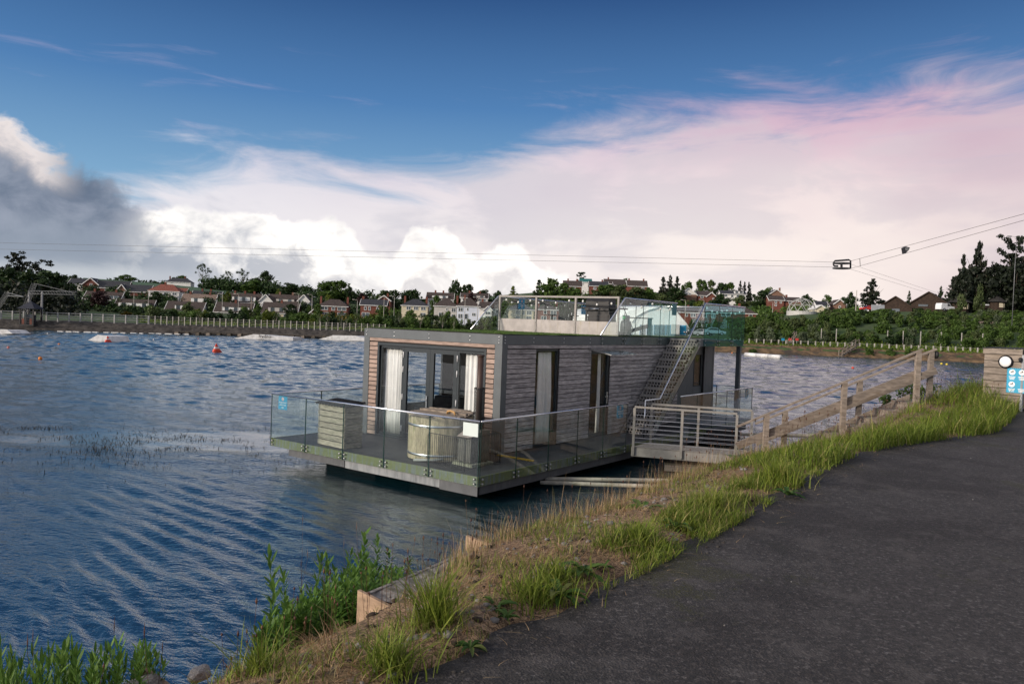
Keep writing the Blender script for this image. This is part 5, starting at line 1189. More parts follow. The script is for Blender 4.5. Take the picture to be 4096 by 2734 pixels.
def pyramid_buoy(px, py, hpx, label):
    p = gz(px, py, 0); s_ = hpx * p[1] / FPX; b_ = thing('inflatable_buoy', label, 'buoy', p, .4, 'red pyramid buoys')
    def ring_(z): k = (1 - z) * .62 + .03; return [(k * s_ * math.cos(a + q), k * s_ * math.sin(a + q), z * s_) for a in (0, 2.094, 4.189) for q in (-.22, .22)]
    mb = MB(); lv = [-.1, .08, .42, .62, .9, 1.0]
    for z in lv: mb.v += ring_(z if z > 0 else .04)[:] if z > 0 else [(x * .8, y * .8, -.1 * s_) for x, y, _ in ring_(.05)]
    mb.f = [(i * 6 + j, i * 6 + (j + 1) % 6, (i + 1) * 6 + (j + 1) % 6, (i + 1) * 6 + j) for i in range(5) for j in range(6) if i != 2] + [tuple(range(30, 36)), tuple(range(6))[::-1]]
    mb.build('body', M_BUOY, b_, True)
    mb = MB(); mb.v = [tuple(np.array(q) * (1.01, 1.01, 1)) for q in ring_(.42) + ring_(.62)]; mb.f = [(j, (j + 1) % 6, 6 + (j + 1) % 6, 6 + j) for j in range(6)]; mb.build('white_band', M_RAMP, b_)
    for a in (0, 2.094, 4.189): MB().lathe([(.01 * s_, -.05 * s_), (.12 * s_, 0), (.12 * s_, .1 * s_), (.02 * s_, .16 * s_)], 10, (.52 * s_ * math.cos(a), .52 * s_ * math.sin(a), 0)).build('corner_tube', M_BUOY, b_, True)
pyramid_buoy(430, 1368, 25, 'red inflatable pyramid buoy in front of the small white ramp')
pyramid_buoy(864, 1408, 35, 'larger red inflatable pyramid buoy alone on open water')
def ball(px, py, dpx, m_, label, g):
    p = gz(px, py, 0); r_ = dpx / 2 * p[1] / FPX
    MB().lathe([(r_ * math.cos(a), r_ * math.sin(a) + r_ * .4) for a in np.linspace(-1.5, 1.5, 9)], 14).build('ball_buoy', m_, None, True, loc=p, label=label, cat='buoy', group=g)
M_PINKB = mat('buoy_pink', (.6, .18, .14), .5, .05, 2); M_YEL = mat('buoy_yellow', (.65, .5, .05), .5, .05, 2)
ball(161, 1436, 15, M_ORNG, 'orange ball buoy nearest the left edge', 'ball buoys'); ball(236, 1378, 9, M_ORNG, 'small orange ball buoy left of the white ramp', 'ball buoys')
ball(33, 1391, 10, M_PINKB, 'faded pink ball buoy at the far left', 'ball buoys'); ball(793, 1355, 5, M_PINKB, 'tiny pink buoy left of the long white ramp', 'ball buoys')
ball(3411, 1473, 10, M_BUOY, 'small red buoy on the bright water left of the steps', 'ball buoys'); ball(2928, 1412, 6, M_ORNG, 'tiny orange buoy beside the white pipe slider', 'ball buoys')
ball(3766, 1456, 9, M_YEL, 'yellow buoy left of its pair near the timber cabinet', 'yellow buoys'); ball(3787, 1458, 9, M_YEL, 'yellow buoy right of its pair near the timber cabinet', 'yellow buoys')
for k, (px, py) in enumerate(((55, 1328), (190, 1334), (572, 1359), (614, 1359))): ball(px, py, 5, M_RAMP, f'{ORD[k]} tiny white float dot from the left on the open water', 'white float dots')
def kicker(poly, D, depth, label):      # outline in photo pixels, given a real width
    pts = [at(px, py, D) for px, py in poly]; zmin = min(p[2] for p in pts)
    for p in pts: p[2] = max(-.1, p[2] - zmin - .08)
    o = pts[0].copy(); o[2] = 0
    k = thing('wake_ramp', label, 'ramp', o, 0, 'white wakeboard ramps')
    MB().ext([p - o for p in pts], (depth * .25, depth, 0)).build('body', M_RAMP, k)
    sl = [p - o for p in pts]; MB().bar(sl[1] + (.0, .1, .03), sl[2] + (0, .1, .03), .12, .05).build('edge_tube', M_RAMP, k); return k
kicker([(352, 1351), (388, 1331), (428, 1335), (440, 1360), (395, 1358)], 83, 3.0, 'small white kicker ramp behind the red pyramid buoy')
hk = kicker([(925, 1350), (1010, 1333), (1060, 1336), (1172, 1345), (1172, 1356), (1000, 1353)], 110, 2.5, 'long white wakeboard ramp with black lettering')
p = at(1060, 1345, 109.9) - np.array(hk.location); link('lettering', text_mesh('hydro', .75, M_BLACK), hk, p, (R(90), 0, 0))
kicker([(1262, 1355), (1330, 1337), (1425, 1339), (1470, 1350), (1470, 1359)], 119, 2.5, 'white wakeboard ramp touching the left edge of the cabin')
kicker([(-60, 1335), (0, 1325), (30, 1327), (50, 1341), (-60, 1344)], 92, 2.5, 'white wakeboard ramp cut by the left edge')
a, b_ = gz(2982, 1417, .25), gz(3122, 1428, .25)
ps = thing('pipe_slider', 'white floating pipe slider near the right bank', 'slider'); 
for k in range(3): MB().tube([a + (b_ - a) * (k / 3 + .004), a + (b_ - a) * ((k + 1) / 3 - .004)], .32, 12).build('segment', M_RAMP, ps, True)
for k in range(30):
    px = 258 + k * 36 + rng.uniform(-8, 8); py = np.interp(px, [200, 800, 1456], [1325, 1338, 1351]); p = gz(px, py, .0); w2 = rng.uniform(.25, .55)
    MB().box(-w2, w2, -.2, .2, -.05, .12).build('float_block', M_RAMP, None, loc=p + (0, -1.2, 0), label=f'{ORD[k]} white float block from the left along the far bank', cat='float', group='white float blocks')

# ------------------------------------------------------------------ far shore: bank, fence, jetty
M_REV = mat('stone_revetment', (.05, .044, .038), .95, .5, 1.6, bump=.12, col2=(.085, .075, .065), c2range=(.5, .66))
M_EARTH = mat('heather_bank', (.13, .085, .045), .95, .4, .9, bump=.1, col2=(.05, .04, .03), c2range=(.52, .62))
def strip(name, px0, px1, prof_, m_, n=120, rough_=.12, kind='structure', **k):
    vs = []
    for px in np.linspace(px0, px1, n):
        for d, z in prof_:
            D_ = shore_d(px) + d; x = horizon_x(px, D_); q = rough_ if 0 < z else 0; vs.append((x, D_ + q * fbm(x, z * 9, .9), z + q * .7 * fbm(x + 40, z * 7, 1.1)))
    m2 = len(prof_); fs = [(i * m2 + j, (i + 1) * m2 + j, (i + 1) * m2 + j + 1, i * m2 + j + 1) for i in range(n - 1) for j in range(m2 - 1)]
    return link(name, npmesh(name, vs, fs, m_, smooth=True), kind=kind, **k)
strip('stone_bank', -900, 2760, [(-.6, -.3), (-.3, .15), (.4, .5), (1.1, .95), (1.8, 1.3), (3.2, 1.42), (5, 1.36)], M_REV, 260, .22)
strip('heather_bank', 2740, 5200, [(-.5, -.3), (-.1, .1), (.3, .35), (1.0, .55), (1.8, .85), (2.6, 1.3), (3.4, 1.5), (5, 1.55)], M_EARTH, 160, .25)
strip('promenade', -900, 2760, [(3.3, 1.47), (5.6, 1.47)], mat('promenade_gravel', (.10, .095, .085), .9, .2, 1.5), 90, 0)
M_FENCE = mat('fence_pale', (.40, .38, .34), .75, .12, 2)
M_FENCEW = mat('fence_white', (.33, .33, .32), .7, .1, 2)
def fence(name, label, cols, dback, h, rails, m_, zoff=0., w_=.09, railh=.09):
    f = thing(name, label, 'fence'); prev = None
    for px in cols:
        D_ = shore_d(px) + dback; p = np.array([horizon_x(px, D_), D_, zoff])
        MB().box(p[0] - w_, p[0] + w_, p[1] - w_, p[1] + w_, zoff - .2, zoff + h).build('post', m_, f)
        if prev is not None:
            for rz in rails: MB().bar(prev + (0, 0, rz), p + (0, 0, rz), .05, railh).build('rail', m_, f)
        prev = p
fence('rail_fence', 'white post and rail fence along the stone bank at the left', list(np.arange(-130, 600, 45.3)), 2.2, 1.25, (.45, .8, 1.15), M_FENCEW, 1.42, .08, .1)
fence('rail_fence', 'long pale post and wire fence along the stone bank behind the ramps', list(np.arange(598, 1560, 23.6)), 2.2, 1.25, (.3, .55, .8, 1.1), M_FENCE, 1.42, .06, .035)
fence('post_fence', 'row of pale fence posts along the green right bank', list(np.arange(2998, 4300, 29.5)), 6.0, 1.0, (.85,), M_FENCE, 1.5, .09, .02)
for i, px in enumerate((3285, 3345, 3550, 3612, 3682, 3764, 3846, 3930)):
    p = spot(px, shore_d(px) + 10); MB().box(p[0] - .06, p[0] + .06, p[1] - .06, p[1] + .06, p[2] - .5, p[2] + 2.9).build('tree_stake', M_FENCE, None, label=f'{ORD[i]} tall thin pale stake from the left on the right bank', cat='stake', group='tall stakes on the right bank')
jt = thing('jetty', 'dark timber jetty ledge at the foot of the far stone bank', 'jetty')
for i, px in enumerate(np.arange(700, 1560, 42)):
    D_ = shore_d(px) - 1.0; p = np.array([horizon_x(px, D_), D_, 0]); q = np.array([horizon_x(px + 41, shore_d(px + 41) - 1.0), shore_d(px + 41) - 1.0, 0])
    MB().bar(p + (0, 0, .42), q + (0, 0, .42), 1.2, .12).build('plank', M_TIMBD, jt); MB().box(p[0] + .2, p[0] + .75, D_ - .5, D_ + .3, -.3, .36).build('block', M_TIMBD if i % 3 else M_TIMB, jt)
def timber_steps(px, d0, d1, z0, z1, wd, label, n=9):
    s_ = thing('bank_steps', label, 'steps'); a, b_ = spot(px, shore_d(px) + d0), spot(px + 22, shore_d(px) + d1); a[2], b_[2] = z0, z1
    for k in range(n): p = a + (b_ - a) * (k + .5) / n; MB().box(p[0] - wd / 2, p[0] + wd / 2, p[1] - .22, p[1] + .22, p[2] - .12, p[2]).build('tread', M_TIMB, s_)
    for sx2 in (-wd / 2, wd / 2):
        MB().bar(a + (sx2, 0, .95), b_ + (sx2, 0, .95), .08, .09).build('handrail', M_TIMB, s_); MB().bar(a + (sx2, 0, .45), b_ + (sx2, 0, .45), .06, .09).build('mid_rail', M_TIMB, s_)
        for k in range(4): p = a + (b_ - a) * k / 3; MB().box(p[0] + sx2 - .05, p[0] + sx2 + .05, p[1] - .05, p[1] + .05, p[2] - .3, p[2] + 1.0).build('post', M_TIMB, s_)
    return s_
def bank_stair(pxs_, pys, D, wd, label, n=9):   # stair climbing sideways along the bank
    s_ = thing('bank_steps', label, 'steps'); a, b_ = at(pxs_[0], pys[0], D), at(pxs_[1], pys[1], D + 2.5)
    for k in range(n): p = a + (b_ - a) * (k + .5) / n; MB().box(p[0] - .2, p[0] + .2, p[1], p[1] + wd, p[2] - .1, p[2]).build('tread', M_TIMB, s_)
    for dy in (0, wd):
        MB().bar(a + (0, dy, .95), b_ + (0, dy, .95), .07, .09).build('handrail', M_TIMB, s_); MB().bar(a + (0, dy, .1), b_ + (0, dy, .1), .07, .2).build('stringer', M_TIMB, s_)
        for k in range(5): p = a + (b_ - a) * k / 4 + (0, dy, 0); MB().box(p[0] - .05, p[0] + .05, p[1] - .05, p[1] + .05, p[2] - .2, p[2] + 1.0).build('post', M_TIMB, s_)
bank_stair((3368, 3436), (1424, 1378), 137, 1.4, 'pale timber steps down the right bank to the water')
bank_stair((3160, 3186), (1378, 1345), 146, 1.2, 'short timber steps with red signs behind the post fence')
for px, m_, lb in ((3132, M_BLUE, 'small blue notice board behind the post fence'), (3160, M_RED, 'red notice left of the short bank steps'), (3188, M_RED, 'red notice right of the short bank steps'), (3312, M_RED, 'round red notice on the hilltop near the dome')):
    up_ = px == 3312; p = at(px, 1256 if up_ else 1357, 178 if up_ else 146); s_ = thing('notice_board', lb, 'sign', p)
    MB().box(-.28, .28, -.03, .03, -.22, .22).build('panel', m_, s_); MB().box(-.04, .04, .03, .09, -1.6, .2).build('post', M_FENCE, s_)

# ------------------------------------------------------------------ houses
M_BRICK = mat('red_brick', (.155, .055, .038), .9, .22, 3); M_BRICKD = mat('dark_red_brick', (.15, .055, .04), .9, .22, 3); M_BRICKP = mat('pale_brick', (.20, .115, .08), .9, .2, 3)
M_REND = mat('white_render', (.68, .67, .64), .85, .06, 1); M_CREAM = mat('cream_render', (.58, .52, .38), .85, .08, 1); M_GREYR = mat('grey_render', (.46, .44, .41), .85, .06, 1); M_BLUER = mat('pale_blue_render', (.58, .62, .70), .85, .05, 1)
M_TILE = mat('brown_roof_tile', (.055, .042, .037), .85, .3, 2.5); M_SLATE = mat('slate_roof', (.032, .034, .04), .7, .25, 2.5); M_TILER = mat('red_roof_tile', (.19, .065, .045), .85, .25, 2.5); M_TILET = mat('tan_roof_tile', (.17, .125, .10), .85, .25, 2.5); M_TEAL = mat('teal_roof', (.02, .13, .12), .7, .1, 2)
M_WGL = mat('house_window_glass', (.06, .075, .085), .12, .3, .5, spec=.7)
M_TRIM = mat('white_trim', (.72, .72, .70), .6, .04, 2)
def house(label, px0, px1, ridge, eave, base, D, kind='side', wall=M_BRICK, roof=M_TILE, wins=None, chim=(), dorm=None, rot=0., dep=7.5, fine=True, group='houses across the lake', gable=None, trim=None):
    pc = (px0 + px1) / 2; s_ = D / FPX; Wd = (px1 - px0) * s_; ps_ = at(pc, base, D); zb = ps_[2]; ze, zr = at(pc, eave, D)[2] - zb, at(pc, ridge, D)[2] - zb
    h = thing('house', label, 'house', (ps_[0], D, zb), -math.atan2(ps_[0], D) * .35 + rot, group)
    hw2 = Wd / 2; ov = .35
    MB().box(-hw2, hw2, 0, dep, -5, ze).build('wall', wall, h)
    if kind == 'side':
        rf_ = MB().ext([(-hw2 - ov, -ov, ze - .12), (-hw2 - ov, dep / 2, zr), (-hw2 - ov, dep + ov, ze - .12), (-hw2 - ov, dep + ov, ze - .3), (-hw2 - ov, dep / 2, zr - .2), (-hw2 - ov, -ov, ze - .3)], (Wd + 2 * ov, 0, 0)).build('roof', roof, h)
        for x in (-hw2, hw2 - .02): MB().ext([(x, .02, ze), (x, dep - .02, ze), (x, dep / 2, zr - .2)], (.02, 0, 0)).build('gable', gable or wall, h)
        for x in (-hw2 - ov - .02, hw2 + ov - .06): MB().bar((x + .04, -ov, ze - .22), (x + .04, dep / 2, zr - .1), .1, .22).build('bargeboard', M_TRIM, h)
        MB().box(-hw2 - ov, hw2 + ov, -ov - .08, -ov, ze - .34, ze - .16).build('gutter', M_TRIM, h)
    elif kind == 'front':
        rf_ = MB().ext([(-hw2 - ov, -ov, ze - .2), (0, -ov, zr), (hw2 + ov, -ov, ze - .2), (hw2 + ov, -ov, ze - .4), (0, -ov, zr - .22), (-hw2 - ov, -ov, ze - .4)], (0, dep + 2 * ov, 0)).build('roof', roof, h)
        MB().ext([(-hw2 + .02, 0, ze), (hw2 - .02, 0, ze), (0, 0, zr - .22)], (0, .1, 0)).build('gable', gable or wall, h)
        for x in (-1, 1): MB().bar((x * (hw2 + ov), -ov - .03, ze - .3), (0, -ov - .03, zr - .1), .06, .26).build('bargeboard', trim or M_TRIM, h)
    else:
        rl = max(.2, hw2 - dep / 2 * .8)
        mb = MB(); o_ = [(-hw2 - ov, -ov, ze - .1), (hw2 + ov, -ov, ze - .1), (hw2 + ov, dep + ov, ze - .1), (-hw2 - ov, dep + ov, ze - .1), (-rl, dep / 2, zr), (rl, dep / 2, zr)]
        mb.add(o_, [(0, 1, 5, 4), (1, 2, 5), (2, 3, 4, 5), (3, 0, 4), (3, 2, 1, 0)]); rf_ = mb.build('roof', roof, h)
        MB().box(-hw2 - ov, hw2 + ov, -ov - .08, -ov, ze - .3, ze - .12).build('gutter', M_TRIM, h)
    for fx in chim:
        x = (fx - .5) * Wd; MB().box(x - .3, x + .3, dep / 2 - .3, dep / 2 + .3, ze, zr + .8).build('chimney', M_BRICK if wall is not M_BRICKP else M_BRICKP, rf_)
    if dorm:
        a, b_, z0, z1, m_ = dorm; x0, x1 = (a - .5) * Wd, (b_ - .5) * Wd; zz0, zz1 = ze + (zr - ze) * z0, ze + (zr - ze) * z1
        dm = MB().box(x0, x1, .25, dep / 2, zz0, zz1).build('dormer', m_, h); MB().box(x0 - .15, x1 + .15, .1, dep / 2, zz1, zz1 + .15).build('dormer_roof', roof, dm)
        nw = max(2, int((x1 - x0) / 2.4))
        for k in range(nw):
            xc = x0 + (x1 - x0) * (k + .5) / nw; MB().box(xc - .55, xc + .55, .2, .24, zz0 + .12, zz1 - .1).build('window', M_WGL, dm)
    if wins is None: wins = [(.08, .30, .55, .85), (.42, .56, .55, .85), (.68, .92, .55, .85), (.08, .30, .12, .42), (.68, .92, .12, .42)]
    for a, b_, c, d in wins:
        x0, x1, z0, z1 = (a - .5) * Wd, (b_ - .5) * Wd, c * ze, d * ze
        w2 = MB().box(x0 + .1, x1 - .1, -.06, -.01, z0 + .1, z1 - .1).build('window', M_WGL, h)
        if fine:
            mb = MB().box(x0, x1, -.1, -.005, z1 - .1, z1).box(x0, x1, -.1, -.005, z0, z0 + .1).box(x0, x0 + .1, -.1, -.005, z0 + .1, z1 - .1).box(x1 - .1, x1, -.1, -.005, z0 + .1, z1 - .1)
            if x1 - x0 > 1.2: mb.box((x0 + x1) / 2 - .05, (x0 + x1) / 2 + .05, -.1, -.005, z0 + .1, z1 - .1)
            mb.build('frame', M_TRIM, w2)
    return h
LOW = [(.06, .26, .12, .8), (.40, .50, .0, .75), (.62, .94, .12, .8)]
house('white and brick house with a dark cross gable beside the left trees', 276, 350, 1112, 1133, 1162, 300, 'side', M_REND, M_SLATE, [(.1, .4, .3, .85), (.6, .95, .3, .85)])
house('dark brick gabled wing with a white bargeboard left on the hillside', 332, 390, 1110, 1136, 1164, 299, 'front', M_BRICKD, M_SLATE, [(.45, .62, .8, 1.1)])
house('long dark-roofed house with a brick left gable below the field', 385, 505, 1121, 1150, 1168, 300, 'side', M_BRICKD, M_SLATE, [(.3, .45, .1, .8), (.75, .9, .1, .8)])
house('dark-roofed house with skylights left of the white red-roofed house', 490, 594, 1137, 1165, 1182, 290, 'side', M_BRICKD, M_SLATE, [(.1, .3, .1, .8)])
house('brick gable with white edges between the dark-roofed houses', 466, 506, 1136, 1165, 1182, 289, 'front', M_BRICKP, M_SLATE, [(.3, .7, .1, .8)])
house('white two-storey house with a red hipped roof on the left hillside', 596, 712, 1135, 1162, 1204, 272, 'hip', M_REND, M_TILER, [(.5, .62, .6, .85), (.78, .92, .6, .85), (.5, .65, .1, .4), (.75, .9, .05, .4)], (.45,))
house('small red-roofed house tucked behind the white hillside house', 700, 738, 1150, 1172, 1188, 292, 'side', M_GREYR, M_TILER, [(.3, .7, .2, .7)])
house('brown-roofed chalet half hidden by the copper tree', 338, 473, 1164, 1196, 1224, 256, 'side', M_GREYR, M_TILE, [(.05, .2, .2, .8)], (.2, .8), (.7, .95, .1, .5, M_TRIM))
house('chalet house with a long white dormer behind the yellow bush', 458, 601, 1195, 1236, 1275, 240, 'side', M_GREYR, M_TILE, LOW, (), (.12, .92, .08, .62, M_TRIM))
house('chalet house with white dormer windows behind young birches at the left', 664, 804, 1204, 1240, 1266, 238, 'side', M_REND, M_TILE, LOW, (), (.25, .6, .05, .55, M_TRIM))
house('tan and brown roofed white house on the second row', 725, 852, 1174, 1213, 1240, 265, 'side', M_REND, M_TILET, LOW, (.2, .8), (.3, .88, .08, .55, M_TRIM))
house('dark-roofed house at the foot of the crop field', 766, 876, 1162, 1192, 1208, 290, 'side', M_REND, M_SLATE, [(.8, .95, .1, .8)], (.3, .6))
house('chalet house with a wide white dormer on the second row', 904, 1034, 1171, 1207, 1240, 265, 'side', M_REND, M_TILE, LOW, (.2, .5, .78), (.18, .88, .1, .58, M_TRIM))
house('brick-gabled chalet house with white dormers behind the leaning pole', 860, 1001, 1208, 1247, 1268, 235, 'side', M_REND, M_TILE, LOW, (.5,), (.2, .94, .02, .5, M_TRIM), gable=M_BRICK)
house('long house on the second row with an orange panelled front', 1072, 1200, 1176, 1208, 1226, 266, 'side', M_BRICKP, M_TILE, LOW, (.3, .7), (.25, .8, .05, .4, M_GREYR))
house('white gable end at the left of the orange panelled house', 1037, 1086, 1176, 1203, 1226, 265, 'front', M_REND, M_TILE, [(.2, .7, .1, .6)])
house('white gable end at the right of the orange panelled house', 1192, 1236, 1177, 1203, 1224, 265, 'front', M_REND, M_TILE, [(.3, .8, .1, .6)])
house('chalet house with a dark dormer next to the red hipped house', 1047, 1185, 1208, 1250, 1272, 235, 'side', M_CREAM, M_TILE, LOW, (.5,), (.18, .92, .02, .5, M_GREYR), gable=M_BRICK)
house('red brick house with a brown hipped roof and two tall chimneys', 1272, 1388, 1195, 1222, 1260, 240, 'hip', M_BRICK, M_TILE, [(.10, .34, .5, .9), (.46, .58, .5, .9), (.66, .96, .5, .9), (.1, .36, .05, .3), (.66, .96, .05, .3)], (.03, .95))
house('tall red brick house with a bay window and slate roof', 1441, 1542, 1195, 1218, 1276, 236, 'side', M_BRICK, M_SLATE, [(.14, .24, .6, .85), (.3, .4, .6, .85), (.62, .72, .6, .85), (.8, .9, .6, .85), (.06, .36, .1, .45)], (.04,))
house('brick gable end behind the tall brick house', 1508, 1560, 1180, 1200, 1235, 262, 'front', M_BRICK, M_TILE, [(.6, .8, .3, .6)], (.7,))
house('cream rendered house with a black hipped roof', 1605, 1709, 1194, 1220, 1272, 235, 'hip', M_CREAM, M_SLATE, [(.18, .36, .62, .9), (.46, .64, .62, .9), (.74, .92, .62, .9), (.74, .92, .1, .45), (.18, .36, .1, .45)], (.08, .92))
house('grey half of the pale semi-detached pair with a brown roof', 1735, 1826, 1189, 1222, 1277, 235, 'hip', M_GREYR, M_TILE, [(.52, .60, .62, .85), (.76, .96, .55, .85), (.2, .36, .25, .5), (.55, .68, .0, .42), (.76, .96, .05, .4)], (.98,))
house('pale blue half of the semi-detached pair with a brown roof', 1827, 1917, 1189, 1222, 1277, 235, 'hip', M_BLUER, M_TILE, [(.05, .26, .55, .85), (.42, .50, .62, .85), (.66, .84, .25, .5), (.05, .26, .05, .4), (.34, .5, .0, .42)], (.3,))
house('brown-roofed house with a white dormer behind the cream house', 1706, 1812, 1168, 1195, 1214, 282, 'side', M_REND, M_TILE, LOW, (.3, .6), (.2, .8, .05, .5, M_TRIM))
house('brown-roofed house behind the semi-detached pair', 1843, 1950, 1170, 1190, 1206, 282, 'side', M_REND, M_TILE, LOW, (.3, .7), (.4, .9, .05, .45, M_GREYR))
house('white house with a brown roof behind the raked roof glass', 1917, 2009, 1205, 1232, 1276, 235, 'side', M_REND, M_TILE, [(.2, .42, .6, .9), (.7, .95, .6, .9), (.2, .42, .1, .45), (.7, .95, .1, .45)], (.1,))
house('white gabled bay in front of the brown-roofed white house', 1935, 1966, 1222, 1238, 1276, 233, 'front', M_REND, M_TILE, [(.15, .85, .5, .8), (.15, .85, .05, .35)])
house('cream house with a dark hipped roof behind the windscreen wires', 2031, 2133, 1213, 1236, 1280, 235, 'hip', M_CREAM, M_SLATE, [(.3, .48, .5, .88), (.56, .66, .5, .88), (.72, .92, .5, .88), (.3, .48, .05, .4), (.72, .92, .05, .4)], ())
house('red brick house behind the windscreen wires with two chimneys', 2146, 2233, 1210, 1236, 1282, 235, 'hip', M_BRICK, M_TILE, [(.3, .46, .55, .85), (.62, .9, .5, .88), (.2, .46, .05, .4), (.62, .9, .05, .4)], (.08, .92))
house('small white gabled house behind the barbecue', 2322, 2372, 1232, 1248, 1276, 230, 'front', M_REND, M_TILE, [(.2, .45, .4, .8), (.55, .8, .4, .8)])
house('red brick hilltop house left of the teal roof', 2254, 2326, 1120, 1143, 1166, 332, 'side', M_BRICK, M_TILE, [(.12, .25, .3, .75), (.5, .66, .3, .75)], (.25, .75))
house('white hilltop house with a teal roof', 2320, 2366, 1112, 1126, 1145, 362, 'side', M_REND, M_TEAL, [(.1, .3, .3, .7)])
house('red brick hilltop house right of the teal roof', 2358, 2432, 1123, 1142, 1166, 332, 'side', M_BRICK, M_SLATE, [(.2, .36, .3, .75)], (.7,))
house('brown-roofed hilltop house in the middle of the row', 2418, 2500, 1114, 1134, 1150, 348, 'side', M_BRICK, M_TILE, [(.6, .8, .3, .75)], (.2,))
house('low brown-roofed hilltop house behind the green trees', 2455, 2512, 1126, 1140, 1155, 336, 'side', M_BRICKD, M_TILE, [(.3, .5, .3, .75)])
house('red brick gabled house at the right end of the hilltop row', 2510, 2588, 1119, 1143, 1162, 332, 'side', M_BRICK, M_TILE, [(.35, .5, .3, .75), (.7, .85, .3, .75)], (.1, .85))
house('white-gabled house between the dark conifers and the skyline trees', 2722, 2786, 1150, 1177, 1192, 302, 'front', M_BRICKP, M_TILE, [(.3, .45, .85, 1.3), (.5, .65, .85, 1.3)], gable=M_REND)
house('brown-roofed house with a white end wall on the right hill', 2790, 2850, 1162, 1180, 1196, 302, 'side', M_BRICK, M_TILE, [(.2, .4, .2, .8)], gable=M_REND)
house('brick gable below the skyline trees on the right hill', 2826, 2864, 1168, 1185, 1200, 300, 'front', M_BRICK, M_TILE, [(.6, .8, .2, .6)])
house('white dormered house behind the round green trees', 2884, 2982, 1160, 1174, 1190, 302, 'side', M_REND, M_SLATE, LOW, (), (.55, .9, .1, .8, M_TRIM))
house('tall plain brick gable with a chimney on the right hill', 3072, 3138, 1156, 1180, 1196, 304, 'front', M_BRICKP, M_SLATE, [(.2, .3, .3, .6)], (.8,))
house('red brick house with white windows below the tall gable', 3078, 3134, 1180, 1198, 1224, 272, 'side', M_BRICK, M_TILE, [(.36, .52, .45, .8), (.72, .85, .45, .8), (.36, .52, .0, .3)])
house('red brick house with a brown roof left of the dome', 3134, 3202, 1186, 1201, 1220, 272, 'side', M_BRICK, M_TILE, [(.3, .45, .3, .8)], (.3,))
house('long red brick terrace behind the white marquee', 2708, 2876, 1230, 1248, 1280, 230, 'side', M_BRICK, M_TILE, [(.2, .26, .4, .85), (.32, .44, .35, .85), (.6, .7, .35, .85), (.8, .9, .35, .85)], (.3,))
house('brick bungalow with a brown roof behind the balcony glass', 2878, 3022, 1222, 1250, 1276, 226, 'hip', M_BRICK, M_TILE, [(.05, .3, .35, .9), (.8, .9, .35, .9)], (.6,))
house('white house with a dark roof right of the dome', 3270, 3312, 1202, 1222, 1240, 242, 'side', M_REND, M_SLATE, [(.2, .4, .2, .7)])
house('brick gable beside the dark roof right of the dome', 3336, 3380, 1196, 1214, 1240, 244, 'front', M_BRICKP, M_TILE, [(.4, .6, .3, .7)])
house('cream gable end just right of the dome', 3262, 3302, 1218, 1232, 1248, 215, 'front', M_CREAM, M_TRIM, [])
house('dark-roofed house on the skyline above the left field', 664, 760, 1110, 1127, 1135, 420, 'hip', M_REND, M_SLATE, [(.2, .3, .2, .7)], (.1, .7))
# sheds and garages
for px0, px1, r_, e_, b_, D_, m_, lb in ((420, 455, 1237, 1247, 1274, 236, M_BRICKD, 'small gabled garage with a parked car at the left'), (1024, 1050, 1248, 1256, 1278, 232, M_REND, 'small white gabled garage between the chalet houses'), (1240, 1270, 1234, 1250, 1262, 236, M_BRICKD, 'small red pitched shed left of the red hipped house')):
    house(lb, px0, px1, r_, e_, b_, D_, 'front', m_, M_TILE, [(.25, .75, .0, .7)], group='garages and sheds')

# ------------------------------------------------------------------ huts, marquee, dome on the right
M_THATCH = mat('dark_felt_roof', (.028, .026, .025), .95, .3, 3); M_LOG = mat('dark_log_wall', (.035, .022, .015), .9, .3, 3)
house('dark felt-roofed lodge right of the tall conifer', 3520, 3640, 1183, 1226, 1248, 192, 'front', M_LOG, M_THATCH, [(.35, .65, .0, .7)], rot=R(-22), dep=9, trim=M_LOG, fine=False, group='lodges on the right hill')
house('dark felt-roofed lodge with an upswept gable left of the van', 3650, 3775, 1165, 1208, 1245, 190, 'front', M_LOG, M_THATCH, [(.2, .5, .5, .8)], rot=R(-25), dep=9, trim=M_LOG, fine=False, group='lodges on the right hill')
def roundhut(px0, px1, top, eave, base, D, label, n=8):
    pc = (px0 + px1) / 2; p = at(pc, base, D); r_ = (px1 - px0) / 2 * D / FPX; ze, zt = at(pc, eave, D)[2] - p[2], at(pc, top, D)[2] - p[2]
    h = thing('round_hut', label, 'hut', p, .3, 'lodges on the right hill')
    MB().lathe([(r_ * .75, -2), (r_ * .75, ze)], n).build('wall', M_LOG, h); MB().lathe([(r_ * 1.05, ze - .1), (r_ * .5, ze + (zt - ze) * .5), (.05, zt)], n).build('roof', M_THATCH, h)
    for k in range(2): a = R(-75 + 40 * k); MB().box(-.45, .45, -r_ * .74, -r_ * .70, .4, ze - .4).build('window', M_CREAM, h, rot=a + R(60))
roundhut(3792, 3880, 1180, 1208, 1242, 188, 'octagonal dark hut with a lit-looking cream window right of the van')
roundhut(3946, 4024, 1180, 1206, 1236, 190, 'octagonal dark hut below the big pines')
p = at(3511, 1241, 186); MB().box(-1.55, 1.55, -.1, .1, 0, 1.35).build('grey_screen', mat('grey_sheet', (.33, .35, .37), .6, .08, 2), None, loc=p, label='grey sheet screen beside the tall conifer', cat='screen')
p = at(3934, 1236, 184); tr_ = thing('flat_trailer', 'pale roofed trailer between the two octagonal huts', 'trailer', p); MB().box(-1.3, 1.3, 0, 1.4, .9, 1.2).build('roof', M_RAMP, tr_); MB().box(-1.25, 1.25, .1, 1.3, .15, .85).build('body', M_LOG, tr_)
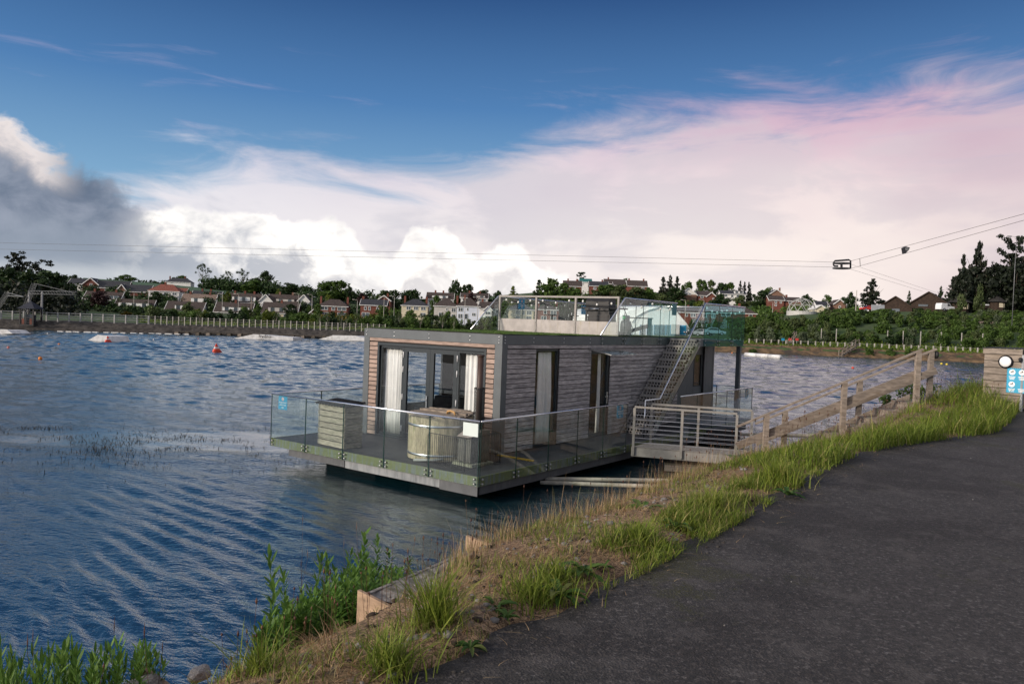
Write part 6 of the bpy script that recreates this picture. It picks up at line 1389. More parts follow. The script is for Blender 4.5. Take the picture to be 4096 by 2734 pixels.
# geodesic dome of tubes
p = at(3206, 1247, 186); rd = 56 * 186 / FPX; dm = thing('geodesic_dome', 'open geodesic dome frame on the right bank', 'dome', p)
bm = bmesh.new(); bmesh.ops.create_icosphere(bm, subdivisions=2, radius=rd)
M_TUBE = mat('dome_tube', (.42, .42, .40), .5, .05, 2)
mb = MB()
for e in bm.edges:
    a, b_ = e.verts[0].co, e.verts[1].co
    if a.z > -.4 and b_.z > -.4: mb.tube([a, b_], .06, 4, cap=False)
bm.free(); o = mb.build('tube_lattice', M_TUBE, dm); o['kind'] = 'stuff'
MB().lathe([(rd + .05, -1.2), (rd + .05, .15)], 30, cap=False).build('base_ring', M_TUBE, dm)
# marquee
M_TENT = mat('tent_white', (.80, .80, .78), .6, .05, .5); M_TENTB = mat('tent_blue_frame', (.05, .22, .42), .5, .1, 2)
Dm = 163
def tp(px, py): q = at(px, py, Dm); return q
mq = thing('white_marquee', 'large white marquee behind the roof terrace glass', 'marquee')
fr_ = [(2522, 1342), (2522, 1290), (2540, 1266), (2580, 1244), (2642, 1226), (2704, 1252), (2740, 1292), (2756, 1318), (2757, 1342)]
MB().ext([tp(*q) for q in fr_], (-3, .3, 0)).build('gable_wall', M_TENT, mq)
roofpts = [(2522, 1290), (2540, 1266), (2580, 1244), (2642, 1226), (2704, 1252), (2740, 1292), (2756, 1318)]
mb = MB(); off = np.array([-13, 14, 0])
for q in roofpts: a = tp(*q) + (0, 0, .12); mb.v += [tuple(a + (.2, -.4, 0)), tuple(a + off)]
mb.f = [(2 * i, 2 * i + 2, 2 * i + 3, 2 * i + 1) for i in range(len(roofpts) - 1)]; o = mb.build('canopy', M_TENT, mq, True); q_ = o.modifiers.new('t', 'SOLIDIFY'); q_.thickness = .1
for i, px in enumerate((2560, 2588, 2616, 2640, 2664, 2682)): a, b_ = tp(px, 1298), tp(px + 20, 1340); w2 = MB().box(a[0], b_[0], Dm - .12, Dm - .02, b_[2], a[2]).build('window_bay', M_WGL, mq); MB().box(a[0] - .05, a[0] + .05, Dm - .2, Dm - .13, b_[2], a[2]).build('frame', M_TENTB, w2)
a, b_ = tp(2684, 1296), tp(2712, 1336); MB().box(a[0], b_[0], Dm - 1.2, Dm - .15, b_[2], a[2]).build('entrance_porch', M_GREYR, mq)
a, b_ = tp(2720, 1300), tp(2742, 1338); MB().box(a[0], b_[0], Dm - .3, Dm - .14, b_[2], a[2]).build('blue_banner', M_BLUE, mq)
sm_ = thing('small_white_tent', 'smaller white rounded tent behind the barbecue', 'tent', at(2378, 1300, 158)); 
MB().lathe([(1.6, -1.5), (1.6, 0), (1.45, .8), (1.0, 1.4), (.4, 1.75), (.05, 1.85)], 12).build('shell', M_TENT, sm_, True); MB().box(-.4, .4, -1.62, -1.5, -1, .5).build('door_flap', M_GREYR, sm_)
# pergola on the slope
pg = thing('pergola', 'long dark-roofed timber pergola on the right bank', 'pergola'); Dp = 168
a, b_ = at(3594, 1282, Dp), at(4040, 1286, Dp - 4)
MB().bar(a + (0, 1, 0), b_ + (0, 1, 0), 3.0, .18).build('roof', M_THATCH, pg); MB().bar(a + (0, -.55, -.1), b_ + (0, -.55, -.1), .1, .18).build('beam', M_TIMB, pg)
for k in range(12):
    p = a + (b_ - a) * k / 11; MB().box(p[0] - .08, p[0] + .08, p[1] - .55, p[1] - .4, p[2] - 3.2, p[2] - .1).build('post', M_TIMB, pg)
    MB().bar(p + (0, -.5, -.7), p + (.5, -.5, -.2), .07, .07).build('brace', M_TIMB, pg)
p = at(3712, 1312, Dp - 1); MB().box(-.7, .7, -.1, .1, -.2, 1.5).build('white_board', M_REND, pg, loc=p)
# van and cars
M_CARW = mat('car_white', (.72, .73, .74), .3, .02, 1); M_CARS = mat('car_silver', (.35, .38, .42), .3, .02, 1); M_CARD = mat('car_dark', (.03, .035, .045), .3, .02, 1); M_CGL = mat('car_glass', (.02, .025, .03), .08, .0, 1, spec=.8)
def vehicle(name, label, cat, p, rot, L, H, Wd, m_, van=False, group=None):
    c = thing(name, label, cat, p, rot, group)
    pr_ = [(0, .35), (0, .95), (.12, 1.05), (.95, 1.12), (1.55, H), (L - .25, H), (L, H - .5), (L, .35)] if van else [(0, .35), (.02, .7), (.2, .8), (1.05, .92), (1.7, H), (2.9, H), (3.7, .98), (L - .05, .92), (L, .4)]
    MB().ext([(x - L / 2, -Wd / 2, z) for x, z in pr_], (0, Wd, 0)).build('body', m_, c)
    wn_ = [(1.05, 1.12), (1.6, H - .1), (2.1, H - .1), (2.1, 1.12)] if van else [(1.2, .95), (1.75, H - .08), (2.85, H - .08), (3.5, .98)]
    for y in (-Wd / 2 - .012, Wd / 2): MB().ext([(x - L / 2, y, z) for x, z in wn_], (0, .012, 0)).build('side_window', M_CGL, c)
    MB().bar((1.0 - L / 2, 0, 1.16 if van else .98), (1.52 - L / 2, 0, H - .06), Wd - .2, .02, up=(-1, 0, 1)).build('windscreen', M_CGL, c)
    for x in (.8, L - .85):
        for y in (-Wd / 2 + .02, Wd / 2 - .02):
            w2 = MB().tube([(x - L / 2, y - .1, .32), (x - L / 2, y + .1, .32)], .32, 14).build('wheel', M_BLACK, c); MB().tube([(x - L / 2, y - .105, .32), (x - L / 2, y + .105, .32)], .18, 10).build('hub', M_CARS, w2)
    for y in (-Wd / 2 + .25, Wd / 2 - .25): MB().box(-L / 2 - .02, -L / 2 + .02, y - .15, y + .15, .62, .76).build('headlight', M_WHITE, c)
vehicle('van', 'white van parked among the lodges on the right hill', 'van', at(3779, 1243, 185) , R(196), 3.9, 1.8, 1.8, M_CARW, True)
vehicle('car', 'dark parked car beside the white marquee', 'car', at(2780, 1342, 150), R(10), 4.0, 1.4, 1.7, M_CARD, group='cars parked by the marquee')
vehicle('car', 'silver parked car in the middle of those beside the marquee', 'car', at(2815, 1345, 148), R(168), 4.0, 1.4, 1.7, M_CARS, group='cars parked by the marquee')
vehicle('car', 'pale blue-grey car furthest right of those beside the marquee', 'car', at(2856, 1340, 147), R(172), 4.2, 1.45, 1.7, M_CARS, group='cars parked by the marquee')
vehicle('car', 'silver car in front of the small gabled garage at the left', 'car', at(441, 1273, 232), R(80), 4.0, 1.4, 1.7, M_CARS)
vehicle('car', 'small red car by the grey screen on the right hill', 'car', at(3472, 1243, 190), R(5), 3.6, 1.3, 1.6, M_RED)

# ------------------------------------------------------------------ left bank structures
M_NAVY = mat('navy_shingle', (.022, .026, .038), .8, .2, 3)
p = gz(122, 1318, 0); sc_ = p[1] / FPX
wt = thing('valve_tower', 'dark pyramid-roofed tower on a round concrete base in the lake', 'tower', p)
u = lambda q: q * sc_
MB().lathe([(u(26), -1), (u(26), u(14)), (u(28), u(16))], 24).build('round_base', M_CONC, wt, True)
MB().box(-u(29), u(29), -u(29), u(29), u(16), u(22)).build('floor_slab', M_BLACK, wt)
for x in (-u(26), u(26)):
    for y in (-u(26), u(26)): MB().box(x - u(2.5), x + u(2.5), y - u(2.5), y + u(2.5), u(22), u(84)).build('post', M_BLACK, wt)
for k in range(3): MB().box(-u(25), u(25), -u(26.5), -u(25.5), u(28 + k * 9), u(31 + k * 9)).build('rail', M_BLACK, wt)
MB().box(-u(14), u(14), -u(12), u(12), u(22), u(60)).build('machine_box', M_CARD, wt)
for x in (-u(19), u(12)): MB().box(x, x + u(9), -u(27), -u(26.6), u(22), u(44)).build('red_panel', M_BRICKD, wt)
mb = MB(); mb.add([(-u(35), -u(35), u(84)), (u(35), -u(35), u(84)), (u(35), u(35), u(84)), (-u(35), u(35), u(84)), (0, 0, u(115))], [(0, 1, 4), (1, 2, 4), (2, 3, 4), (3, 0, 4), (3, 2, 1, 0)]); mb.build('roof', M_NAVY, wt)
MB().bar((u(26), u(20), u(20)), (u(44), u(70), u(20)), u(14), u(4)).build('footbridge', M_BLACK, wt)
def lattice(mb, a, b_, w_, n, r_=.035):
    a, b_ = np.array(a, float), np.array(b_, float); d = (b_ - a) / np.linalg.norm(b_ - a); s1_ = np.cross(d, (0, 1, .01)); s1_ /= np.linalg.norm(s1_); s2_ = np.cross(d, s1_)
    cs_ = [s1_ * w_ / 2 + s2_ * w_ / 2, -s1_ * w_ / 2 + s2_ * w_ / 2, -s1_ * w_ / 2 - s2_ * w_ / 2, s1_ * w_ / 2 - s2_ * w_ / 2]
    for c in cs_: mb.tube([a + c, b_ + c], r_, 4)
    for k in range(n):
        p0, p1 = a + (b_ - a) * k / n, a + (b_ - a) * (k + 1) / n
        for j in range(4): mb.tube([p0 + cs_[j], p1 + cs_[(j + 1) % 4]], r_ * .6, 3, cap=False)
M_GALV = mat('galvanised_steel', (.2, .205, .205), .5, .1, 2, metal=.4)
def ski_mast(label, foot, top, arm_end, D):
    m_ = thing('cable_mast', label, 'mast'); f, t_, e = at(*foot, D), at(*top, D), at(*arm_end, D - 6)
    mb = MB(); lattice(mb, f, t_, .5, 16); o = mb.build('lattice_leg', M_GALV, m_); o['kind'] = 'stuff'
    return m_, f, t_, e
m_, f, t_, e = ski_mast('leaning lattice cable mast behind the dark tower', (78, 1290), (138, 1133), (300, 1172), 118)
mb = MB(); s_ = at(118, 1169, 118); lattice(mb, s_, e, .45, 16); o = mb.build('lattice_arm', M_GALV, m_); o['kind'] = 'stuff'
MB().tube([t_, e], .03, 5).build('stay_cable', M_GALV, m_)
m_, f, t_, e = ski_mast('smaller leaning lattice cable mast at the far left edge', (-15, 1240), (31, 1170), (94, 1186), 125); MB().tube([t_, e], .05, 5).build('arm', M_GALV, m_); MB().tube([t_ + (0, 0, -.5), e], .07, 5).build('arm', M_GALV, m_)
def pole(px, top, base, D, r_, label, m_=M_GALV, lamp=False, cat='lamp post', group='street lamp posts across the lake'):
    a, b_ = at(px, base, D), at(px - (base - top) * .0 + (base - top) * .0383, top, D); b_ = np.array([a[0], a[1], b_[2]])
    o = thing('street_lamp' if lamp else 'pole', label, cat, (a[0], a[1], a[2]), 0, group); h = b_[2] - a[2]
    MB().tube([(0, 0, -2), (0, 0, h)], [r_, r_ * .6], 8).build('shaft', m_, o, True)
    if lamp: MB().tube([(0, 0, h), (0, 0, h + .25), (-.9, 0, h + .35)], r_ * .5, 6).build('arm', m_, o, True); MB().box(-1.4, -.8, -.15, .15, h + .28, h + .42).build('lantern', m_, o)
    return o
pole(114, 1165, 1268, 119, .22, 'left of two thick white poles behind the dark tower', M_FENCEW, cat='pole', group='white poles by the dark tower'); pole(166, 1163, 1268, 119, .22, 'right of two thick white poles behind the dark tower', M_FENCEW, cat='pole', group='white poles by the dark tower')
for px, tp_, bs_, lb in ((534, 1172, 1260, 'lamp post before the chalet with a long white dormer'), (592, 1172, 1260, 'lamp post right of the long white dormer'), (888, 1180, 1255, 'lamp post left of the wide white dormer'), (953, 1180, 1248, 'lamp post in front of the wide white dormer'), (1192, 1178, 1250, 'lamp post right of the dark dormer chalet'), (1246, 1182, 1270, 'lamp post left of the red hipped house'), (1428, 1203, 1255, 'lamp post right of the red hipped house'), (1534, 1190, 1275, 'lamp post at the right edge of the tall brick house'), (1575, 1189, 1272, 'lamp post left of the cream house'), (1858, 1194, 1274, 'lamp post before the pale blue house'), (1910, 1194, 1262, 'lamp post at the right end of the pale blue house'), (2740, 1204, 1275, 'lamp post before the long brick terrace'), (2813, 1203, 1275, 'lamp post behind the raked balcony rail'), (3090, 1210, 1255, 'lamp post left of the brick houses on the right'), (3310, 1205, 1240, 'small lamp post behind the cream gable')):
    pole(px, tp_, bs_, 215, .09, lb, M_FENCE, True)
pole(1003, 1184, 1296, 165, .13, 'thick wooden pole with a yellow band before the chalet houses', M_TIMB, cat='pole', group='wooden poles across the lake')
pole(969, 1265, 1292, 150, .07, 'short leaning white pole among the shrubs', M_FENCEW, cat='pole', group='wooden poles across the lake')
pole(1487, 1155, 1200, 300, .12, 'telegraph pole on the skyline above the tall brick house', M_TIMBD, cat='pole', group='wooden poles across the lake')
pole(3423, 1160, 1242, 188, .16, 'pale thick pole left of the tall conifer', M_FENCE, cat='pole', group='wooden poles across the lake')
pole(4050, 955, 1250, 120, .055, 'tall lamp post among the big pines at the right edge', M_GALV, True)

# ------------------------------------------------------------------ trees and shrubs
L_DARK = leafmat('leaf_dark', [(.013, .028, .009), (.025, .050, .014), (.048, .082, .022)], .2, nscale=1); L_MID = leafmat('leaf_mid', [(.032, .062, .013), (.066, .118, .023), (.115, .175, .036)], .3)
L_YEL = leafmat('leaf_yellow_green', [(.05, .075, .010), (.095, .13, .016), (.15, .17, .02)], .3); L_OLIVE = leafmat('leaf_olive', [(.042, .062, .020), (.080, .11, .038), (.13, .165, .062)], .3)
L_COPPER = leafmat('leaf_copper', [(.018, .008, .009), (.035, .014, .015), (.055, .025, .022)], .2); L_CON = leafmat('needle_dark', [(.006, .010, .006), (.012, .018, .009), (.02, .028, .012)], .1); L_GOLD = leafmat('leaf_gold', [(.10, .085, .01), (.17, .13, .012), (.22, .16, .02)], .3)
L_SILV = leafmat('leaf_silver', [(.06, .085, .045), (.10, .13, .07), (.15, .18, .10)], .3)
def crown_broad(seed, n=2600, size=.072):
    r_ = np.random.default_rng(seed); bl = [((0, 0, .5), (.27, .27, .33)), ((0, 0, .32), (.26, .26, .2))]
    for k in range(30):
        a = r_.uniform(0, 6.28); el = r_.uniform(-1.1, 1.5); q = r_.uniform(.27, .37); bl.append(((q * math.cos(a) * math.cos(el), q * math.sin(a) * math.cos(el), .52 + q * math.sin(el) * 1.15), tuple(r_.uniform(.08, .15) * np.array([1, 1, .85]))))
    return leafcloud(n, bl, size, r_)
def crown_shrub(seed, n=1300, size=.105):
    r_ = np.random.default_rng(seed); bl = [((0, 0, .3), (.34, .34, .3))]
    for k in range(18): a = r_.uniform(0, 6.28); q = r_.uniform(.05, .38); z = r_.uniform(.15, .9) * (1 - q * .55); bl.append(((q * math.cos(a), q * math.sin(a), z), tuple(r_.uniform(.10, .19) * np.array([1, 1, 1.1]))))
    return leafcloud(n, bl, size, r_)
def crown_conifer(seed, n=3000, size=.06, jag=1.):
    r_ = np.random.default_rng(seed); bl = []
    for k in range(60):
        z = r_.uniform(.1, .99); rad = .46 * (1 - z) ** .8 + .02; a = r_.uniform(0, 6.28); q = rad * r_.uniform(.55, 1.05) * (1 if r_.random() < .8 else 1.2 * jag)
        bl.append(((q * math.cos(a), q * math.sin(a), z - .03 * q), (.13 * (1.1 - z) + .022, .13 * (1.1 - z) + .022, .035)))
    bl += [((0, 0, z), (.22 * (1 - z) + .02,) * 2 + (.06,)) for z in np.linspace(.1, .97, 14)]
    return leafcloud(n, bl, size, r_)
def crown_pine(seed, n=3000, size=.042):
    r_ = np.random.default_rng(seed); bl = []
    for k in range(75): a = r_.uniform(0, 6.28); z = r_.uniform(.25, .98); q = r_.uniform(.03, .46) * (1.12 - .55 * z); bl.append(((q * math.cos(a), q * math.sin(a), z + .16 * q), (.075, .075, .028)))
    return leafcloud(n, bl, size, r_)
def crown_airy(seed, n=800, size=.04):
    r_ = np.random.default_rng(seed); bl = []
    for k in range(26): a = r_.uniform(0, 6.28); el = r_.uniform(-.15, 1.5); q = r_.uniform(.25, .40); bl.append(((q * math.cos(a) * math.cos(el), q * math.sin(a) * math.cos(el), .55 + q * math.sin(el)), (.07, .07, .055)))
    return leafcloud(n, bl, size, r_)
def limbs(seed, n=9, r0=.022, top=.75):
    r_ = np.random.default_rng(seed); mb = MB(); mb.tube([(0, 0, -.25), (0, 0, .2), (.01, .01, .45), (0, 0, top)], [r0 * 1.3, r0, r0 * .7, r0 * .25], 7)
    for k in range(n): a = k * 2.4; z = r_.uniform(.22, .55); q = r_.uniform(.2, .38); mb.tube([(0, 0, z), (q * .5 * math.cos(a), q * .5 * math.sin(a), z + .12), (q * math.cos(a), q * math.sin(a), z + .3)], [r0 * .45, r0 * .3, r0 * .1], 5)
    return mb
GEN = {'broad': (crown_broad, 6), 'shrub': (crown_shrub, 6), 'conifer': (crown_conifer, 4), 'pine': (crown_pine, 3), 'airy': (crown_airy, 3)}
RAW = {k: [g(100 + i) for i in range(c)] for k, (g, c) in GEN.items()}
CACHE = {}
def crown_mesh(kind, i, m_):
    key = (kind, i, m_.name)
    if key not in CACHE: v_, f, tn = RAW[kind][i]; CACHE[key] = npmesh('crown', v_, f, m_, tn)
    return CACHE[key]
TRK = [limbs(i).mesh('trunk', M_BARK, True) for i in range(3)]; TRKP = [limbs(i, 6, .016).mesh('trunk', M_BIRCH, True) for i in range(3)]
def tree(kind, px, top, D, wpx, label, m_=L_MID, name=None, group=None, base=None, cat='tree', pale=False, trunk=True):
    g = spot(px, D); zt = at(px, top, D)[2]; zb = g[2] - .2 if base is None else at(px, base, D)[2]
    h = max(.6, zt - zb); wd = wpx * D / FPX
    t_ = thing(name or {'broad': 'tree', 'airy': 'tree', 'shrub': 'shrub', 'conifer': 'conifer_tree', 'pine': 'pine_tree'}[kind], label, cat, (g[0], D, zb), rng.uniform(0, 6.28), group, (wd / .92, wd / .92, h))
    link('crown', crown_mesh(kind, int(rng.integers(GEN[kind][1])), m_), t_)
    if trunk: link('trunk', (TRKP if pale else TRK)[int(rng.integers(3))], t_)
    return t_
T = tree
# dark trees at the left edge
for px, top, D, w_, k, lb in ((-60, 1010, 190, 230, 'conifer', 'huge dark cypress cut by the left edge'), (60, 1012, 185, 150, 'pine', 'dark spiky cypress at the left with a ragged crown'), (150, 1045, 182, 170, 'pine', 'dark cypress leaning right on the left shore'), (25, 1070, 175, 200, 'broad', 'dense dark tree mass behind the dark tower'), (110, 1085, 172, 190, 'broad', 'dense dark tree behind the white poles'), (190, 1078, 178, 160, 'broad', 'dense dark tree right of the white poles'), (245, 1095, 185, 110, 'broad', 'dark green tree beside the white and brick house'), (235, 1160, 168, 110, 'broad', 'low dark tree above the stone bank at the left')):
    T(k, px, top, D, w_, lb, L_CON if k != 'broad' else L_DARK, group='dark trees at the left edge')
T('broad', 405, 1165, 222, 92, 'copper-leaved tree in front of the chalet house', L_COPPER)
T('broad', 300, 1098, 330, 60, 'dark green tree behind the cross-gabled house', L_DARK)
# skyline
for px, top, D, w_, k, m_, lb in ((808, 1050, 425, 78, 'airy', L_DARK, 'tall airy tree with bare lower branches on the left skyline'), (908, 1080, 425, 66, 'airy', L_DARK, 'thin airy tree left of the pair on the skyline'), (965, 1072, 425, 70, 'airy', L_DARK, 'dense-topped airy tree right of the pair on the skyline'), (1058, 1083, 420, 100, 'broad', L_DARK, 'dark rounded skyline tree with a notched crown'), (510, 1098, 440, 90, 'broad', L_MID, 'low green skyline tree above the skylight house'), (722, 1098, 430, 80, 'broad', L_MID, 'green skyline tree behind the skyline house'), (600, 1118, 440, 36, 'conifer', L_DARK, 'small pointed tree on the skyline hedge'), (860, 1110, 410, 110, 'broad', L_DARK, 'spreading green tree below the airy skyline tree'), (1010, 1120, 400, 120, 'broad', L_MID, 'green tree in the hedge below the notched tree'), (1150, 1132, 395, 90, 'broad', L_DARK, 'dark hedge tree right of the notched skyline tree'), (1215, 1140, 390, 80, 'broad', L_DARK, 'dark hedge tree left of the big round tree'), (1340, 1115, 340, 165, 'broad', L_MID, 'big round green tree above the red hipped house'), (1398, 1145, 335, 60, 'broad', L_DARK, 'dark tree at the right of the big round tree'), (1530, 1162, 330, 70, 'broad', L_MID, 'green tree beside the skyline telegraph pole'), (1565, 1152, 275, 110, 'broad', L_DARK, 'broad dark green tree behind the tall brick house'), (1645, 1150, 280, 100, 'broad', L_DARK, 'broad dark green tree behind the cream house'), (1818, 1120, 330, 70, 'broad', L_DARK, 'dark tall tree left of the pair behind the semi-detached houses'), (1868, 1128, 330, 64, 'broad', L_DARK, 'dark tall tree right of the pair behind the semi-detached houses'), (1935, 1160, 340, 80, 'broad', L_DARK, 'dark hedge tree right of the semi-detached houses'), (1990, 1162, 340, 60, 'broad', L_DARK, 'dark hedge tree left of the golden cypress'), (2048, 1143, 330, 68, 'conifer', L_YEL, 'golden green spreading conifer on the skyline'), (2150, 1118, 320, 70, 'conifer', L_DARK, 'narrow dark tree left of the hilltop houses'), (2200, 1110, 315, 110, 'broad', L_MID, 'large dark green tree left of the hilltop houses'), (2255, 1125, 310, 90, 'broad', L_MID, 'bright green tree in front of the left hilltop house'), (2315, 1090, 370, 56, 'pine', L_DARK, 'flat-topped pine behind the hilltop houses'), (2495, 1110, 380, 40, 'broad', L_MID, 'small round tree behind the hilltop roofs')):
    T(k, px, top, D, w_, lb, m_, group='trees on the skyline')
# tree band below the hilltop houses
for i, (px, top, w_, m_, lb) in enumerate(((2310, 1152, 90, L_MID, 'green tree below the teal-roofed house'), (2375, 1158, 90, L_OLIVE, 'olive green tree above the roof screen'), (2425, 1130, 110, L_MID, 'round green tree left in the hillside band'), (2480, 1135, 110, L_OLIVE, 'olive green rounded tree in the middle of the hillside band'), (2540, 1145, 110, L_OLIVE, 'pale olive tree in the hillside band'), (2590, 1150, 100, L_MID, 'green tree right in the hillside band'), (2640, 1172, 90, L_OLIVE, 'olive tree at the foot of the dark conifers'))):
    T('broad', px, top, 285 + 4 * (i % 3), w_, lb, m_, group='hillside tree band')
for px, top, w_, lb in ((2645, 1106, 60, 'left dark spire of the conifer group'), (2672, 1100, 62, 'middle dark spire of the conifer group'), (2700, 1104, 62, 'right dark spire of the conifer group')): T('conifer', px, top, 300, w_, lb, L_CON, group='dark conifer group on the hill')
T('broad', 2690, 1150, 296, 110, 'dark tree mass under the conifer spires', L_DARK)
for px, top, D, w_, m_, lb in ((2745, 1120, 345, 60, L_MID, 'green skyline tree right of the conifer spires'), (2795, 1110, 345, 64, L_MID, 'highest round skyline tree on the right hill'), (2838, 1118, 345, 50, L_OLIVE, 'small pale skyline tree on the right hill'), (2880, 1128, 345, 70, L_DARK, 'dark skyline tree above the brick gable'), (2915, 1128, 345, 70, L_MID, 'rounded skyline tree left of the three spires'), (2880, 1175, 275, 110, L_DARK, 'wide dark tree before the white dormered house'), (2960, 1180, 272, 90, L_OLIVE, 'yellowish round tree above the brick bungalow'), (3040, 1155, 280, 100, L_DARK, 'tall round dark tree left of the tall brick gable'), (3070, 1150, 340, 60, L_MID, 'green tree behind the tall brick gable'), (2770, 1200, 262, 90, L_DARK, 'dark tree above the long brick terrace'), (2800, 1205, 250, 80, L_YEL, 'yellow-green tree above the long brick terrace'), (3220, 1178, 300, 60, L_DARK, 'dark tree behind the dome'), (3300, 1180, 300, 50, L_MID, 'round green tree above the small dark roofs'), (3400, 1168, 235, 60, L_DARK, 'dense dark tree left of the pale thick pole'), (3370, 1185, 250, 50, L_DARK, 'small dark tree among the small roofs'), (3250, 1200, 290, 60, L_MID, 'low green tree right behind the dome')):
    T('broad', px, top, D, w_, lb, m_, group='trees on the right hill')
for px, top, w_ in ((2953, 1122, 22), (2970, 1126, 22), (2988, 1128, 24)): T('conifer', px, top, 345, w_ * 1.6, {2953: 'left of the three small dark spires on the right skyline', 2970: 'middle of the three small dark spires on the right skyline', 2988: 'right of the three small dark spires on the right skyline'}[px], L_CON, group='three small dark spires')
T('conifer', 3478, 1114, 200, 104, 'tall dark conifer beside the grey screen', L_CON, base=1242)
T('conifer', 3628, 1162, 215, 34, 'small conifer behind the felt-roofed lodge', L_DARK); T('conifer', 3754, 1144, 205, 40, 'small dark conifer left of the big pine wood', L_DARK)
# pine wood at the right edge
for px, top, D, w_, k, lb in ((3800, 1105, 190, 60, 'conifer', 'outermost low conifer of the right pine wood'), (3838, 1016, 200, 74, 'conifer', 'second tall spruce from the left in the right pine wood'), (3900, 966, 205, 110, 'conifer', 'tallest pointed spruce of the right pine wood'), (3880, 1060, 195, 150, 'broad', 'dense dark tree under the tallest spruce'), (3960, 1055, 192, 150, 'broad', 'dense dark tree in the middle of the right wood'), (4050, 1050, 190, 170, 'broad', 'dense dark tree at the right edge'), (4045, 945, 196, 190, 'pine', 'flat-branched pine rising over the right wood'), (4130, 990, 200, 200, 'pine', 'dark pine cut by the right edge'), (4150, 1060, 188, 200, 'broad', 'dark tree mass cut by the right edge'), (3830, 1090, 188, 90, 'broad', 'dark low tree behind the octagonal hut'), (3862, 1075, 206, 150, 'conifer', 'broad dark conifer filling the left of the right wood'), (3935, 1068, 208, 170, 'conifer', 'broad dark conifer in the centre of the right wood'), (4010, 1062, 206, 180, 'conifer', 'broad dark conifer under the flat-branched pine'), (4090, 1058, 205, 190, 'conifer', 'broad dark conifer at the right end of the wood')):
    T(k, px, top, D, w_, lb, L_CON, group='pine wood at the right edge')
T('shrub', 3905, 1125, 180, 44, 'slender pale green young tree before the pine wood', L_OLIVE, base=1245); T('shrub', 3838, 1168, 182, 46, 'pale young tree before the octagonal hut', L_OLIVE, base=1240)
# shrubs between promenade and houses, left to middle
BELT = [(575, 'the yellow-green bush'), (640, 'the copper tree'), (735, 'the tall pale birch'), (830, 'the tan-roofed house'), (925, 'the brick-gabled chalet'), (1003, 'the thick wooden pole'), (1110, 'the dark-dormered chalet'), (1215, 'the small red shed'), (1330, 'the red hipped house'), (1400, 'the golden hedge'), (1490, 'the tall brick house'), (1590, 'the lamp post by the cream house'), (1660, 'the cream house'), (1735, 'the clipped dark hedge'), (1790, 'the grey semi-detached half'), (1870, 'the pale blue semi-detached half'), (1960, 'the white house behind the glass'), (2040, 'the left end of the windscreen')]
CNAME = {L_MID: 'mid-green', L_OLIVE: 'olive', L_DARK: 'dark green', L_YEL: 'yellow-green', L_SILV: 'silvery'}
i_ = 0
for px in np.arange(560, 2080, 19):
    if rng.random() < .95:
        D = shore_d(px) + rng.uniform(9, 30); top = np.interp(px, [560, 900, 1200, 1500, 1800, 2080], [1228, 1240, 1248, 1258, 1262, 1272]) + rng.uniform(-12, 24)
        big = rng.random() < .18
        m_ = [L_MID, L_MID, L_OLIVE, L_DARK, L_YEL][int(rng.choice(5, p=[.36, .2, .22, .14, .08]))]
        T('shrub', px + rng.uniform(-9, 9), top - (14 if big else 0), D, rng.uniform(46, 80), f"{'tall' if big else 'low'} {CNAME[m_]} shrub behind the far fence below {nearest(px, BELT)}", m_, group='shrubs behind the far pale fence', cat='shrub', trunk=False); i_ += 1
for k_, px in enumerate((728, 800, 1105, 1280, 1312, 1366, 1385, 1424, 1595, 1683, 1770, 1816)):
    T('airy', px, 1235 + rng.uniform(0, 18), shore_d(px) + 9, 34, f'{ORD[k_]} young pale-stemmed tree from the left before the far green belt', L_OLIVE, 'young_tree', 'young pale-stemmed trees', pale=True)
T('shrub', 500, 1243, 190, 52, 'yellow-green bush in front of the chalet with a long white dormer', L_GOLD, cat='shrub'); T('shrub', 552, 1240, 190, 48, 'round green bush right of the yellow-green bush', L_MID, cat='shrub')
for px, top, w_, lb in ((760, 1200, 66, 'tall pale green birch before the tan-roofed house'), (790, 1228, 40, 'slim birch right of the tall pale green birch'), (700, 1238, 44, 'young birch left of the tall pale green birch')): T('shrub', px, top, 190, w_, lb, L_OLIVE, name='birch_tree')
for px0, px1, top, m_, lb in ((1290, 1440, 1255, L_GOLD, 'clipped golden hedge before the red hipped house'), (1700, 1760, 1255, L_DARK, 'clipped dark hedge right of the cream house')):
    D = 220; a, b_ = at(px0, top, D), at(px1, top, D); n = 900; v_, f, tn = leafcloud(n, [((x, 0, -.8), (.9, .6, .95)) for x in np.linspace(0, b_[0] - a[0], 10)], .45, rng); link('hedge', npmesh('hedge', v_, f, m_, tn), None, a + (0, 0, -.2), label=lb, cat='hedge')
for px, top in ((1328, 1246), (1344, 1246)): T('conifer', px, top, 221, 15, 'small golden clipped bush above the golden hedge', L_GOLD, 'clipped_bush', 'golden clipped bushes', cat='bush', trunk=False)
